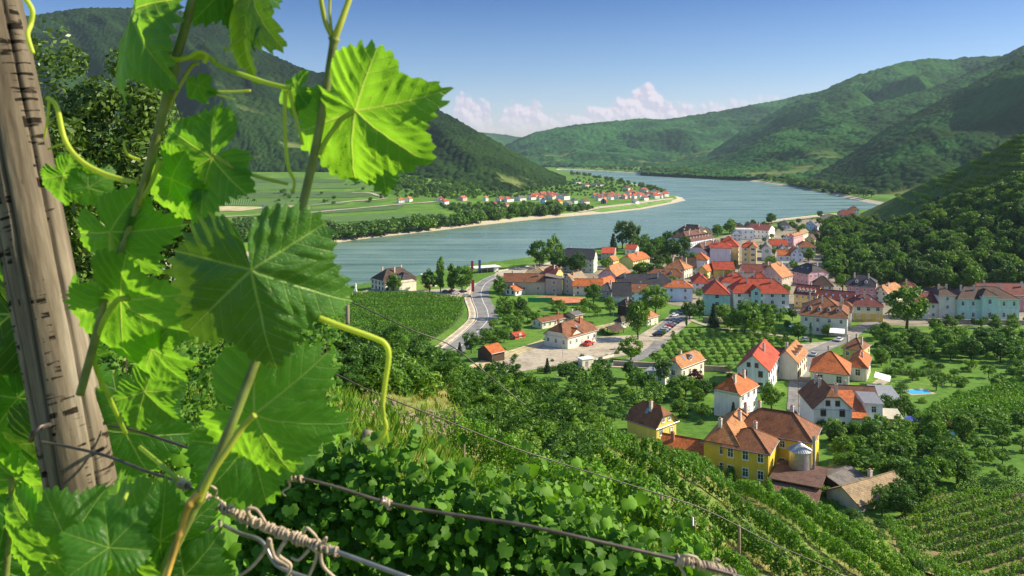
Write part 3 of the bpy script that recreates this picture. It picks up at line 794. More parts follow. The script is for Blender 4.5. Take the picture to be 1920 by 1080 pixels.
ROOFS = []
def volume(root, Cx, Cy, z0, a, w_, d_, h, f=1, rise=4, ax='x', wall=WHITE, roof=ORANGE, win='LR', ch=1, dm='', sky='', band=None, kind='roof', brown=False, gw=True, rows=None, pitch=2.9, chc=None, door=True, rk='tile', trim=False, open_=False, plinth=True, wsz=(.95, 1.35), shutters=False):
    if kind == 'roof':
        rise *= .74
        rise = min(rise, .5 * .95 * (d_ if ax == 'x' else w_)) if f > .5 else min(rise, .5 * .85 * min(w_, d_))
    M = Matrix.Translation((Cx, Cy, z0)) @ Matrix.Rotation(a, 4, 'Z')
    L = root.matrix_basis.inverted() @ M
    def put(o, loc=None, rz=0):
        m = L.copy()
        if loc is not None: m = L @ Matrix.Translation(loc) @ Matrix.Rotation(rz, 4, 'Z')
        o.matrix_local = m; return o
    wm = plaster(wall) if wall != WOODD else M_DARKW
    mb = MB(); b0 = -2.5
    if not open_:
        for (x0, y0, x1, y1) in ((0, 0, w_, 0), (w_, 0, w_, d_), (w_, d_, 0, d_), (0, d_, 0, 0)):
            mb.poly([(x0, y0, b0), (x1, y0, b0), (x1, y1, h), (x0, y0, h)] if False else [(x0, y0, b0), (x1, y1, b0), (x1, y1, h), (x0, y0, h)])
        if kind == 'roof':
            if ax == 'x':
                for xx, sg in ((0, 1), (w_, -1)):
                    q = [(xx, 0, h), (xx, d_, h), (xx, d_ - d_ / 2 * f, h + f * rise), (xx, d_ / 2 * f, h + f * rise)]
                    if f > .02: mb.poly(q[::-1] if sg > 0 else q)
            else:
                for yy, sg in ((0, 1), (d_, -1)):
                    q = [(0, yy, h), (w_, yy, h), (w_ - w_ / 2 * f, yy, h + f * rise), (w_ / 2 * f, yy, h + f * rise)]
                    if f > .02: mb.poly(q if sg > 0 else q[::-1])
        mb.poly([(0, 0, h - .05), (w_, 0, h - .05), (w_, d_, h - .05), (0, d_, h - .05)])
        put(mb.build('wall', wm, root))
    else:
        for x in np.linspace(.15, w_ - .15, max(2, int(w_ / 3.5) + 1)):
            for y in (.15, d_ - .15):
                q = MB(); q.box(x - .1, x + .1, y - .1, y + .1, b0, h); put(q.build('post', M_DARKW, root))
    rm = tiles(roof, rk) if rk != 'metal' else plain('metal_sheet', roof, .45, .3)
    mb = MB()
    if kind == 'roof':
        fs, sl = roof_mesh(w_, d_, h, rise, f, ax)
        thick(mb, fs)
        ob = put(mb.build('roof', [rm, M_WOODF], root))
        rc = MB(); Lh, W = (w_, d_) if ax == 'x' else (d_, w_)
        s = min((1 - f) * W / 2 * .92, Lh * .46) if f < .99 else -.3
        p0, p1 = (s, W / 2, h + rise + .03), (Lh - s, W / 2, h + rise + .03)
        TT = (lambda p: p) if ax == 'x' else (lambda p: (p[1], p[0], p[2]))
        if Lh - 2 * s > .3:
            rc.tube([TT(p0), TT(p1)], .13, 6)
        if f < .5:
            e = h - sl * .45; fz = h + f * rise
            for X0, Rp in ((-.45, p0), (Lh + .45, p1)):
                for Y0_ in ((-.45, W + .45) if f < .02 else (W / 2 * f, W - W / 2 * f)):
                    rc.tube([TT((X0, Y0_, (e if f < .02 else fz) + .03)), TT(Rp)], .11, 6)
        if rc.f:
            r2 = rc.build('ridge_tiles', tiles(tuple(min(1, x * 1.25) for x in roof), 'tile'), ob)
    elif kind == 'mono':
        fs = [([(-.4, -.4, h), (w_ + .4, -.4, h), (w_ + .4, d_ + .4, h + rise), (-.4, d_ + .4, h + rise)], [(0, 0), (w_, 0), (w_, d_), (0, d_)])]
        if ax == 'y': fs = [([(-.4, -.4, h), (w_ + .4, -.4, h + rise), (w_ + .4, d_ + .4, h + rise), (-.4, d_ + .4, h)], [(0, 0), (0, w_), (d_, w_), (d_, 0)])]
        thick(mb, fs); ob = put(mb.build('roof', [rm, M_WOODF], root)); sl = rise / max(d_, 1)
    else:
        thick(mb, [([(-.3, -.3, h + .3), (w_ + .3, -.3, h + .3), (w_ + .3, d_ + .3, h + .3), (-.3, d_ + .3, h + .3)], [(0, 0), (w_, 0), (w_, d_), (0, d_)])], .35)
        ob = put(mb.build('roof', [rm, M_FRAME], root)); sl = 0
    if kind == 'roof' and Cy < 430 and h > 2 and not open_:
        e = h - sl * .45; q = MB(); o_ = .52
        ed = [((-.5, -o_, e), (w_ + .5, -o_, e)), ((-o_, -.5, e), (-o_, d_ + .5, e))]
        if f > .98: ed = [ed[0]] if ax == 'x' else [ed[1]]
        for a_, b_ in ed: q.tube([a_, b_], .075, 6)
        if f > .98 and ax == 'y': pp = [(-o_, .25, e), (-.12, .25, e - .7), (-.12, .25, -.2)]
        else: pp = [(.25, -o_, e), (.25, -.12, e - .7), (.25, -.12, -.2)]
        q.tube(pp, .055, 6); put(q.build('gutter', M_METAL, root))
    # chimneys
    rg = random.Random(int(abs(Cx * 13 + Cy * 7)))
    for k in range(ch):
        u = (k + .5 + rg.uniform(-.2, .2)) / ch; v = .5 + rg.choice((-.16, .14))
        x, y = (u * w_, v * d_) if ax == 'x' else (v * w_, u * d_)
        zt = h + rise * (1 - abs(v - .5) * 2) if kind == 'roof' else h
        q = MB(); cs = .32; top = (h + rise - zt if kind == 'roof' else 0) + .75
        q.box(-cs, cs, -cs, cs, -1.2, top, 0); q.box(-cs - .08, cs + .08, -cs - .08, cs + .08, top, top + .14, 0); q.box(-cs + .1, cs - .1, -cs + .1, cs - .1, top + .14, top + .4, 1)
        put(q.build('chimney', [(M_BRICKC if chc == 'b' else M_CHIM), M_BRICKC], root), (x, y, zt))
    # windows
    rows = rows or max(1, int(round(h / 3.0))); fh = h / rows
    ws = min(wsz[1], fh * .5)
    def face(length, side):
        n = int(length / pitch)
        if n < 1: n = 1
        for r_ in range(rows):
            for k in range(n):
                u = (k + .5) / n * length
                z = r_ * fh + fh * .36
                if r_ == 0 and k == n // 2 and door and side == 'R' and length > 5: me, zz, nm = door_mesh(), 0.02, 'door'
                else: me, zz, nm = window_mesh(wsz[0], ws, brown), z, 'window'
                o = link(nm, me, root)
                if side == 'R': put(o, (u, 0, zz))
                else: put(o, (0, length - u, zz), R(-90))
        if gw and kind == 'roof' and f > .45:
            if side == 'L' and ax == 'x' and d_ > 6:
                for s in (-1, 1): put(link('window', window_mesh(.75, .95, brown), root), (0, d_ / 2 + s * 1.1, h + .5), R(-90))
            if side == 'R' and ax == 'y' and w_ > 6:
                for s in (-1, 1): put(link('window', window_mesh(.75, .95, brown), root), (w_ / 2 + s * 1.1, 0, h + .5))
    if not open_:
        if 'R' in win: face(w_, 'R')
        if 'L' in win: face(d_, 'L')
    if trim:
        q = MB()
        q.box(-.08, w_ + .08, -.08, -.002, h - .55, h - .3); q.box(-.08, -.002, -.002, d_ + .08, h - .55, h - .3)
        if rows > 1: q.box(-.06, w_ + .06, -.06, -.002, fh - .1, fh + .08); q.box(-.06, -.002, -.002, d_ + .06, fh - .1, fh + .08)
        put(q.build('cornice', plaster(WHITE), root))
    if band:
        q = MB(); q.box(-.04, w_ + .04, -.04, -.003, -.5, fh * .95); q.box(-.04, -.003, -.003, d_ + .04, -.5, fh * .95)
        put(q.build('painted_plinth', plaster(band), root))
    # dormers / skylights : 'R3' three above the right wall, 'L4' above the left wall
    for tok in dm.split():
        side, n, ty = tok[0], int(tok[1]), tok[2:] or 'g'
        span = w_ if side == 'R' else d_; half = (d_ if side == 'R' else w_) / 2
        sp = rise / half
        for k in range(n):
            u = span * (k + 1) / (n + 1); v0 = half * .25; z1 = h + v0 * sp; q = MB(); hw = .62; hh = 1.15; back = v0 + (hh + .5) / sp
            q.poly([(-hw, 0, 0), (hw, 0, 0), (hw, 0, hh), (0, 0, hh + .5), (-hw, 0, hh)], 0)
            q.poly([(hw, 0, 0), (hw, hh / sp, hh), (hw, 0, hh)], 0); q.poly([(-hw, 0, 0), (-hw, 0, hh), (-hw, hh / sp, hh)], 0)
            q.poly([(-hw + .2, -.03, .25), (hw - .2, -.03, .25), (hw - .2, -.03, hh - .08), (-hw + .2, -.03, hh - .08)], 1)
            bk = (hh + .5) / sp
            q.poly([(-hw - .15, -.2, hh - .08), (0, -.2, hh + .56), (0, bk, hh + .56), (-hw - .15, hh / sp, hh - .08)][::-1], 2, [(0, 0), (0, 1), (2, 1), (2, 0)])
            q.poly([(hw + .15, -.2, hh - .08), (0, -.2, hh + .56), (0, bk, hh + .56), (hw + .15, hh / sp, hh - .08)], 2, [(0, 0), (0, 1), (2, 1), (2, 0)])
            o = q.build('dormer', [plaster(WHITE), M_GLASS, rm], root)
            if side == 'R': put(o, (u, v0, z1))
            else: put(o, (v0, u, z1), R(-90))
    for tok in sky.split():
        side, n = tok[0], int(tok[1]); span = w_ if side == 'R' else d_; half = (d_ if side == 'R' else w_) / 2; sp = rise / half
        for k in range(n):
            u = span * (k + 1) / (n + 1); v0 = half * .45; q = MB(); g = .06 * 1
            pts = [(-.4, 0, .08), (.4, 0, .08), (.4, 1.0, .08 + sp), (-.4, 1.0, .08 + sp)]
            thick(q, [(pts, [(0, 0)] * 4)], .06)
            o = q.build('skylight', [plain('skylight_glass', (.18, .28, .42), .1), M_METAL], root)
            if side == 'R': put(o, (u, v0, h + v0 * sp))
            else: put(o, (v0, u, h + v0 * sp), R(-90))
    return L

def frame_px(x, y, xl, xr, a, e):
    c = valley(x, y); ca, sa = math.cos(R(a)), math.sin(R(a))
    u = (xr - 960) / F; t = (u * c.y - c.x) / (ca - u * sa) if abs(ca - u * sa) > 1e-3 else 8
    u = (xl - 960) / F; s = (u * c.y - c.x) / (-sa - u * ca) if abs(-sa - u * ca) > 1e-3 else 8
    w_ = min(max(t if t > 0 else 9, 3), 34) if xr > x + .5 else 9
    d_ = min(max(s if s > 0 else 9, 3), 70)
    return c, w_, d_, (y - e) / F * c.y

def house(label, vols, name='house', cat='house', group=None):
    root = None
    for v in vols:
        x, y, xl, xr, a, e, f, rise, ax, wall, roof = v[:11]; kw = dict(v[11]) if len(v) > 11 else {}
        c, w_, d_, h = frame_px(x, y, xl, xr, a, e)
        if 'w' in kw: w_ = kw.pop('w')
        if 'd' in kw: d_ = kw.pop('d')
        if root is None:
            root = empty(name, (c.x, c.y, c.z), R(a), label=label, cat=cat, group=group)
            bpy.context.view_layer.update() if False else None
            root.matrix_basis = Matrix.Translation(c) @ Matrix.Rotation(R(a), 4, 'Z')
        volume(root, c.x, c.y, c.z, R(a), w_, d_, h, f, rise, ax, wall, roof, **kw)
        HOUSES.append((c.x, c.y, R(a), w_, d_))
    return root
HOUSES = []

D = dict
# --- around the station and by the river
house('cream station house with red-brown roof and a red van by its door', [
    (1064, 655, 1021, 1119, 48, 632.5, .35, 5.6, 'x', CREAM, MIDBR, D(ch=2, sky='R1', band=None, trim=True, pitch=3.2, chc='b')),
    (1071, 653, 1062, 1090, 48, 629, .999, 2.8, 'y', CREAM, ORANGE, D(w=7, d=5.5, ch=0, win='', gw=True))], 'station_house', 'house')
house('open-sided dark wooden shed with bright orange roof beside the tracks', [(922, 680, 896, 946, 42, 662, .999, 2.6, 'x', WOODD, ORANGE, D(ch=0, win='', rk='tile'))], 'wooden_shed', 'shed')
house('long low cream workshop with brown board front behind the station', [
    (1016, 617, 1004, 1076, 40, 604, .999, 1.4, 'x', CREAM, MIDBR, D(ch=1, d=6, rows=1, chc='b')),
    (1078, 610, 1062, 1091, 42, 591, .999, 1.2, 'x', (.62, .45, .26), GREYR, D(ch=1, w=5, d=6, rows=1, rk='metal'))], 'workshop', 'workshop')
house('small red hut in the garden left of the station', [(966, 637, 953, 985, 42, 630, .999, 1.2, 'x', (.55, .14, .08), RED, D(ch=0, rows=1, d=4))], 'garden_hut', 'hut')
house('dark wooden water tower house with steep pyramid roof behind the big tree', [(1174, 592, 1158, 1192, 45, 572, .0, 6.0, 'x', WOODD, DKBROWN, D(ch=1, win=''))], 'tower_house', 'house')
house('little cream signal kiosk with brown hipped roof right of the station', [(1165, 616, 1152, 1180, 45, 603, .0, 3.0, 'x', CREAM, DKBROWN, D(ch=0, rows=1, pitch=1.9))], 'kiosk', 'kiosk')
house('low open shelter with grey-brown roof between the station and the kiosk', [(1150, 630, 1128, 1170, 48, 621, .999, 1.6, 'x', WOODD, DKBROWN, D(ch=0, win='', open_=True))], 'open_shelter', 'shelter')
house('cream wing with orange-brown roof tucked behind the tall tree by the car park', [(1214, 612, 1192, 1234, 48, 596, .0, 3.2, 'x', CREAM, OLDTILE, D(ch=0))])
house('cream manor with tall dark hipped roof standing on the river bank', [
    (721, 548, 696, 772, 40, 529, .12, 8.0, 'x', CREAM, DKBROWN, D(ch=3, dm='R3', w=20, brown=True)),
    (748, 548, 738, 790, 40, 528, .3, 7.4, 'y', CREAM, SLATE, D(ch=0, w=11, d=9, dm='L2', win=''))], 'manor_house', 'house')
house('small white house with red-orange roof left of the tennis court', [(966, 555, 948, 985, 50, 545, .999, 2.8, 'x', WHITE, ORANGE, D(ch=1, rows=1, brown=True))])
house('long grey-walled farmhouse with red-brown roof facing the road bend', [
    (1022, 552, 944, 1030, 86, 528, .999, 4.6, 'y', TAUPE, MIDBR, D(ch=2, w=10, win='L', pitch=7, rows=1, wsz=(1.1, 1.4))),
    (984, 541, 953, 990, 86, 521, .0, 2.0, 'y', GREYW, ORANGE, D(ch=0, w=6, win='L', rows=2, pitch=2.2))], 'farmhouse', 'house')
house('windowless grey-brown barn wall block between farmhouse and tan gable', [(1054, 552, 1023, 1058, 86, 523, 1, 1.6, 'x', TAUPE, GREYR, D(kind='mono', ch=1, w=9, win='L', pitch=9, rows=2))], 'barn', 'barn')
house('tall barn with tan roof and grey-brown gable above the tennis court', [(1073, 553, 1055, 1099, 52, 525, .999, 4.6, 'x', TAUPE, TAN, D(ch=2, win='L', pitch=5, rows=3, chc='b', sky='R3'))], 'barn', 'barn')
house('cream cottage with orange roof right of the tan barn', [(1131, 555, 1074, 1136, 86, 536, .999, 4.0, 'y', CREAM, ORANGE, D(ch=1, w=9, win='L', rows=2, pitch=4, sky=''))], 'cottage', 'house')
house('taupe gabled house with bright orange roof behind the cream cottage', [(1132, 549, 1116, 1154, 55, 532, .999, 4.0, 'x', TAUPE, ORANGE, D(ch=0, rows=2))])
house('low house with grey-brown pyramid roof next to the long slate roof', [(1146, 559, 1120, 1158, 60, 545, .0, 4.5, 'y', TAUPE, GREYR, D(ch=1, rows=1))])
house('white-green apartment house with slate roof and white gable by the river trees', [(1113, 512, 1054, 1128, 74, 485, .75, 7.0, 'y', PGREEN, SLATE, D(ch=2, rows=3, pitch=3.4, w=14))], 'apartment_house', 'house')
house('grey house with tan roof beneath the river trees', [(1018, 524, 986, 1024, 80, 514, .2, 5.0, 'y', GREYW, TAN, D(ch=1))])
house('yellow-gabled house with maroon roof beneath the river trees', [(1041, 527, 1018, 1056, 62, 515, .6, 5.5, 'y', YELLOW, MAROON, D(ch=1))])
house('pink house with orange tiled half-hip roof on the lane', [(1156, 533, 1122, 1181, 60, 518, .6, 7.0, 'x', PINK, OLDTILE, D(ch=1, sky='R1', rows=1))])
house('lime green house with orange roof among dark trees', [(1187, 505, 1162, 1218, 52, 489, .6, 5.0, 'x', LIME, ORANGE, D(ch=1, win='R', sky='R1'))])
house('yellow house with orange roof right of the slate apartment house', [(1150, 502, 1136, 1160, 58, 488, .999, 4.0, 'x', YELLOW, OLDTILE, D(ch=0, rows=2))])
house('brown house with red roof at the promenade', [(1151, 488, 1127, 1157, 80, 475, .999, 3.0, 'y', TAUPE, RED, D(ch=1))])
house('white house with red roof half hidden in the riverside trees', [(1192, 478, 1172, 1198, 70, 467, .999, 3.5, 'y', WHITE, RED, D(ch=1))])
house('small orange-roofed house in the riverside trees, right of the others', [(1229, 481, 1213, 1234, 80, 470, .999, 3.5, 'y', CREAM, ORANGE, D(ch=0))])
# --- middle of the village, front row
house('light blue house with bright orange hipped roof above the round tree', [(1298, 566, 1246, 1306, 80, 539, .0, 3.6, 'y', BLUEW, ORANGE, D(ch=2, w=10, rows=2, sky='L3', pitch=6))])
house('long slate-roofed barn behind the light blue house', [(1258, 555, 1158, 1264, 87, 536, .5, 7.0, 'y', GREYW, SLATE, D(ch=2, w=13, win=''))], 'barn', 'barn')
house('steep dark slate roofed barn left of the brown-roofed white house', [(1184, 567, 1149, 1188, 85, 555, .999, 8.0, 'y', GREYW, SLATE, D(ch=0, w=12, win=''))], 'barn', 'barn')
house('white house with brown roof hidden behind the round tree', [(1218, 566, 1181, 1230, 85, 547, .999, 4.2, 'y', BLUEW, MIDBR, D(ch=1, w=10, win='L', sky='L1'))])
house('old cream house with brown roof and white end gable behind the slate barn', [(1279, 533, 1217, 1288, 80, 518, .3, 4.5, 'y', CREAM, MIDBR, D(ch=3, w=10, dm='L2'))])
house('cream house with orange-brown hipped roof on the narrow street', [(1283, 524, 1245, 1300, 58, 505, .0, 6.5, 'y', CREAM, OLDTILE, D(ch=2, w=14))])
house('blue-gabled house under a very dark steep roof', [(1306, 517, 1267, 1314, 82, 501, .999, 8.0, 'y', BLUEW, DKBROWN, D(ch=1, w=11))])
house('white house with red pyramid roof in the middle of the village', [(1330, 550, 1300, 1338, 82, 530, .0, 6.5, 'x', LILAC, RED, D(ch=2, w=18, rows=2, wsz=(1.2, 1.5)))])
house('long white school with red roof, mint green end block and blue lower band', [
    (1479, 588, 1376, 1482, 86, 549, .1, 7.5, 'y', LILAC, RED, D(ch=2, w=13, win='LR', rows=3, pitch=4.4, wsz=(1.3, 1.7), brown=False)),
    (1368, 592, 1321, 1377, 80, 551, .0, 7.5, 'x', MINT, RED, D(ch=0, w=16, win='L', rows=3, pitch=9, wsz=(1.6, 1.5))),
    (1426, 589, 1410, 1430, 86, 544, .999, 2.2, 'x', MINT, RED, D(ch=0, w=6, win='L', rows=3, pitch=4, wsz=(1.2, 1.6))),
    (1479.3, 588.5, 1426, 1482, 86, 577, 1, .2, 'x', BLUEW, BLUEW, D(kind='flat', ch=0, w=3, win='L', rows=1, pitch=4.4, wsz=(1.3, 1.6)))], 'school', 'school')
house('cream villa with brown mansard roof, many dormers and a white awning', [
    (1588, 632, 1501, 1608, 66, 596, .12, 8.0, 'y', CREAM, MIDBR, D(ch=3, w=22, rows=2, dm='L4 R5', trim=True, pitch=3.6)),
    (1596, 615, 1556, 1600, 66, 585, .5, 8.5, 'y', CREAM, MIDBR, D(ch=2, w=9, d=12, win=''))], 'villa', 'house')
house('long curved terrace of yellow and white shops under one maroon roof', [
    (1532, 580, 1489, 1540, 54, 554, .999, 5.0, 'y', YELLOW, MAROON, D(ch=1, w=11, rows=2, dm='L5', win='L', pitch=2.5, trim=True)),
    (1600, 594, 1534, 1608, 60, 567, .999, 5.2, 'y', WHITE, MAROON, D(ch=1, w=11, rows=2, win='L', sky='L4')),
    (1655, 603, 1601, 1662, 80, 574, .1, 5.5, 'y', CREAM, MAROON, D(ch=1, w=11, rows=2, win='LR', sky='L2', band=YELLOW, wsz=(1.3, 1.5), pitch=3.4))], 'shop_terrace', 'house')
house('pink house with slate hipped roof at the foot of the wooded hill', [(1641, 566, 1588, 1656, 62, 538, .3, 6.5, 'y', ROSE, SLATE, D(ch=2, w=14, rows=2, dm='L2', trim=True))])
house('cream gabled house with brown half-hip roof left of the giant tree', [(1663, 568, 1639, 1702, 38, 548, .6, 6.0, 'x', CREAM, OLDTILE, D(ch=1, w=16, rows=2))])
house('house with plain red roof behind the giant tree', [(1722, 560, 1688, 1732, 72, 543, .2, 5.0, 'y', CREAM, MAROON, D(ch=1, w=12))])
house('low cream inn with red-brown roof between the giant tree and the tall house', [(1761, 599, 1716, 1768, 87, 567, .999, 4.6, 'y', CREAM, MAROON, D(ch=1, w=11, rows=2, win='L', pitch=4))], 'inn', 'house')
house('tall narrow cream house with brown pyramid roof and green door', [(1792, 600, 1761, 1797, 86, 553, .0, 6.5, 'y', CREAM, DKBROWN, D(ch=2, w=13, rows=3, pitch=4.2, trim=True))])
house('mint green villa with dark hipped roof and a raised central bay', [
    (1911, 602, 1796, 1920, 88, 560, .0, 5.5, 'y', MINT, DKBROWN, D(ch=4, w=14, rows=2, pitch=3.9, trim=True, wsz=(1.1, 1.8))),
    (1870, 603, 1842, 1878, 88, 554, .0, 3.0, 'x', MINT, DKBROWN, D(ch=0, w=8, rows=2, pitch=6, win='L', wsz=(1.3, 1.9)))], 'villa', 'house')
house('long rose house with plain red-brown roof behind the mint villa', [(1952, 585, 1842, 1965, 88, 553, .999, 6.0, 'y', ROSE, MAROON, D(ch=2, w=12, rows=2))])
house('pink house with black slate roof at the mouth of the railway cutting', [(1516, 536, 1484, 1541, 22, 513, .3, 6.0, 'y', PINK, SLATE, D(ch=2, rows=2, sky='L2', w=14))])
house('house with dark hip roof between the pink house and the terrace', [(1562, 556, 1524, 1568, 70, 536, .0, 5.5, 'y', CREAM, DKBROWN, D(ch=2, w=12, win='L'))])
# --- middle of the village, behind
house('brown-fronted house with steep orange roof and tree shadows', [(1466, 541, 1446, 1486, 48, 520, .8, 9.0, 'x', TAUPE, OLDTILE, D(ch=2, d=14, sky='', rows=2))])
house('cream house with deep red hipped roof behind the mint block', [(1404, 548, 1352, 1412, 80, 530, .0, 6.0, 'y', CREAM, RED, D(ch=3, w=12, win=''))])
house('cream house with crimson roof behind the middle of the school', [(1448, 549, 1406, 1454, 80, 531, .0, 6.5, 'y', CREAM, RED, D(ch=2, w=12, dm='L2', win=''))])
house('brown-roofed house left of the mint block, with white chimneys', [(1353, 550, 1322, 1360, 80, 537, .2, 5.5, 'y', GREYW, BROWN, D(ch=3, w=12, win='L'))])
house('small ochre house with flat dark roof among the red roofs', [(1404, 535, 1380, 1410, 80, 521, .999, 3.0, 'y', OCHRE, GREYR, D(ch=2, w=7, win='L'))])
house('yellow house with long orange-red roof below the pale pink block', [(1378, 522, 1338, 1382, 86, 505, .999, 5.0, 'y', YELLOW, RED, D(ch=1, w=11, win=''))])
house('yellow gabled house with orange roof joined to the long one', [(1326, 524, 1308, 1342, 55, 508, .999, 5.5, 'x', YELLOW, ORANGE, D(ch=2, win='R'))])
house('grey-cream house with long red-brown roof below the ochre tower house', [(1434, 527, 1393, 1438, 86, 510, .999, 5.0, 'y', CREAM, MAROON, D(ch=0, w=11, win='L', pitch=5))])
house('lilac house with dark brown roof between red-brown and orange roofs', [(1463, 527, 1435, 1467, 86, 510, .999, 6.0, 'y', LILAC, DKBROWN, D(ch=1, w=11, win='L', pitch=4))])
house('tall pale pink house with blank front and red hipped roofs', [
    (1370, 501, 1331, 1382, 74, 465, .3, 4.0, 'y', LILAC, RED, D(ch=1, w=14, win='R', rows=4)),
    (1384, 498, 1345, 1394, 72, 462, .0, 8.5, 'y', OCHRE, RED, D(ch=1, w=17, win='R', rows=4))], 'tall_house', 'house')
house('tall ochre tower house with sunlit right side and red roof', [
    (1418, 503, 1391, 1428, 72, 464, .0, 4.5, 'y', OCHRE, RED, D(ch=1, w=15, rows=4, win='L', pitch=3.4, wsz=(1.2, 1.5))),
    (1418.5, 504, 1405, 1429, 72, 463, .999, 3.6, 'x', OCHRE, ORANGE, D(ch=0, w=12, rows=4, win='L', pitch=4, wsz=(2.2, 1.3)))], 'tall_house', 'house')
house('lilac-walled house with big brown roof and a row of lit dormers', [(1325, 499, 1291, 1344, 56, 472, .5, 7.0, 'x', LILAC, BROWN, D(ch=2, rows=2, dm='R6', w=28, win='R'))])
house('low grey house with orange pyramid roof beneath the lilac one', [(1326, 508, 1297, 1330, 70, 487, .0, 5.0, 'x', GREYW, ORANGE, D(ch=0, w=12, win=''))])
house('large hotel with several brown roofs and rows of white dormers', [
    (1295, 476, 1258, 1332, 48, 452, .3, 8.0, 'x', BLUEW, BROWN, D(ch=2, rows=2, dm='R7', w=36, d=20)),
    (1312, 457, 1270, 1330, 55, 437, .3, 8.0, 'y', OCHRE, DKBROWN, D(ch=2, w=16, dm='L3'))], 'hotel', 'hotel')
house('grey-roofed cream house right of the hotel, nearest the water', [(1335, 449, 1315, 1341, 78, 436, .3, 5.0, 'y', CREAM, GREYR, D(ch=1, w=12))])
house('white dormered house with brown roof right of the hotel wing', [(1340, 476, 1330, 1352, 60, 458, .5, 5.0, 'x', CREAM, MIDBR, D(ch=1, dm='R2', w=14))])
# --- upper village
house('white house with dark roof behind the white flat-roofed building', [(1398, 440, 1372, 1404, 80, 428, .2, 5.5, 'y', WHITE, DKBROWN, D(ch=2, w=12))])
house('bright white flat-roofed building with rows of windows', [(1414, 450, 1382, 1418, 82, 431, 1, .3, 'y', WHITE, GREYW, D(kind='flat', w=14, rows=2, ch=0, pitch=4))], 'flat_roofed_house', 'house')
house('yellow house under a dark roof crowded with chimneys', [(1426, 440, 1399, 1432, 80, 427, .2, 5.5, 'y', YELLOW, DKBROWN, D(ch=6, w=12, chc='b'))])
house('white house with maroon roof facing the river road', [(1441, 448, 1421, 1453, 60, 432, .8, 5.5, 'y', WHITE, MAROON, D(ch=1, rows=2, d=17))])
house('low house with pale grey roof in front of the white flat building', [(1390, 452, 1374, 1393, 80, 440, .2, 4.0, 'y', WHITE, (.30, .33, .38), D(ch=0, w=9))])
house('white house with wide red roof below the pink row', [(1478, 474, 1445, 1484, 84, 460, .999, 5.0, 'y', CREAM, RED, D(ch=1, w=11))])
house('small white house with orange roof at the left end of the pink row', [(1483, 462, 1467, 1486, 52, 447, .999, 4.0, 'x', WHITE, ORANGE, D(ch=1, w=10))])
house('long pink house with orange-brown roof in the upper village', [(1488, 463, 1480, 1504, 52, 442, .999, 5.0, 'x', PINK, OLDTILE, D(ch=2, w=24, rows=2))])
house('cream house with faded orange roof at the right end of the pink row', [(1505, 453, 1494, 1518, 55, 437, .999, 5.0, 'x', CREAM, TAN, D(ch=1, w=18, rows=2))])
house('pale blue gabled house with grey roof facing the river', [(1531, 438, 1509, 1549, 62, 424, .999, 7.5, 'x', BLUEW, GREYR, D(ch=1, w=22, dm='R2', rows=2))])
house('pale yellow house with grey roof beside the pale blue gable', [(1551, 431, 1541, 1562, 60, 421, .999, 4.5, 'x', YELLOW, GREYR, D(ch=1, w=18))])
house('long grey-roofed house near the wharf end', [(1572, 419, 1537, 1584, 66, 411, .3, 6.0, 'y', WHITE, GREYR, D(ch=2, w=22))])
house('house with broad maroon roof at the far right end of the village', [(1604, 412, 1577, 1609, 84, 403, .6, 7.0, 'y', TAUPE, MAROON, D(ch=1, w=14))])
house('white house with red-brown hip roof, farthest one by the hill', [(1611, 402, 1591, 1618, 70, 394, .0, 6.5, 'y', WHITE, MIDBR, D(ch=2, w=16))])
house('small house with dark pyramid roof by the wharf trees', [(1482, 430, 1461, 1487, 80, 422, .0, 5.0, 'y', WHITE, SLATE, D(ch=1, w=14))])
SIGNH = house('pale grey house with brown roof and a round green sign', [(1446, 489, 1428, 1457, 72, 466, .6, 5.5, 'x', GREYW, GREYR, D(ch=1, w=18, win='R', rows=3))])
house('dark-roofed white gable beside the house with the green sign', [(1477, 484, 1457, 1487, 72, 470, .999, 5.0, 'x', WHITE, SLATE, D(ch=1, w=11, rows=1))])
house('light blue gabled house with orange roof below the railway', [
    (1506, 492, 1483, 1511, 80, 475, .999, 5.0, 'x', BLUEW, ORANGE, D(ch=1, w=14, rows=2)),
    (1482, 491, 1459, 1485, 86, 478, .999, 4.5, 'y', WHITE, ORANGE, D(ch=0, w=8, win='L', rows=1))])
house('flat grey-green roofed garage in front of the light blue gable', [(1492, 503, 1459, 1499, 86, 494, 1, .3, 'y', GREYW, (.35, .42, .36), D(kind='flat', w=8, rows=1, ch=0))], 'garage', 'garage')
house('olive house with red-brown roof by the railway curve', [(1530, 478, 1500, 1535, 80, 464, .2, 5.5, 'y', PGREEN, MIDBR, D(ch=0, w=14))])
house('house with small brown gable above the railway curve', [(1526, 462, 1509, 1533, 60, 449, .999, 5.0, 'x', LIME, DKBROWN, D(ch=1, w=14))])
house('little brown-roofed house beneath the pale blue gable', [(1535, 446, 1519, 1539, 60, 438, .3, 4.0, 'x', CREAM, BROWN, D(ch=0, w=12))])
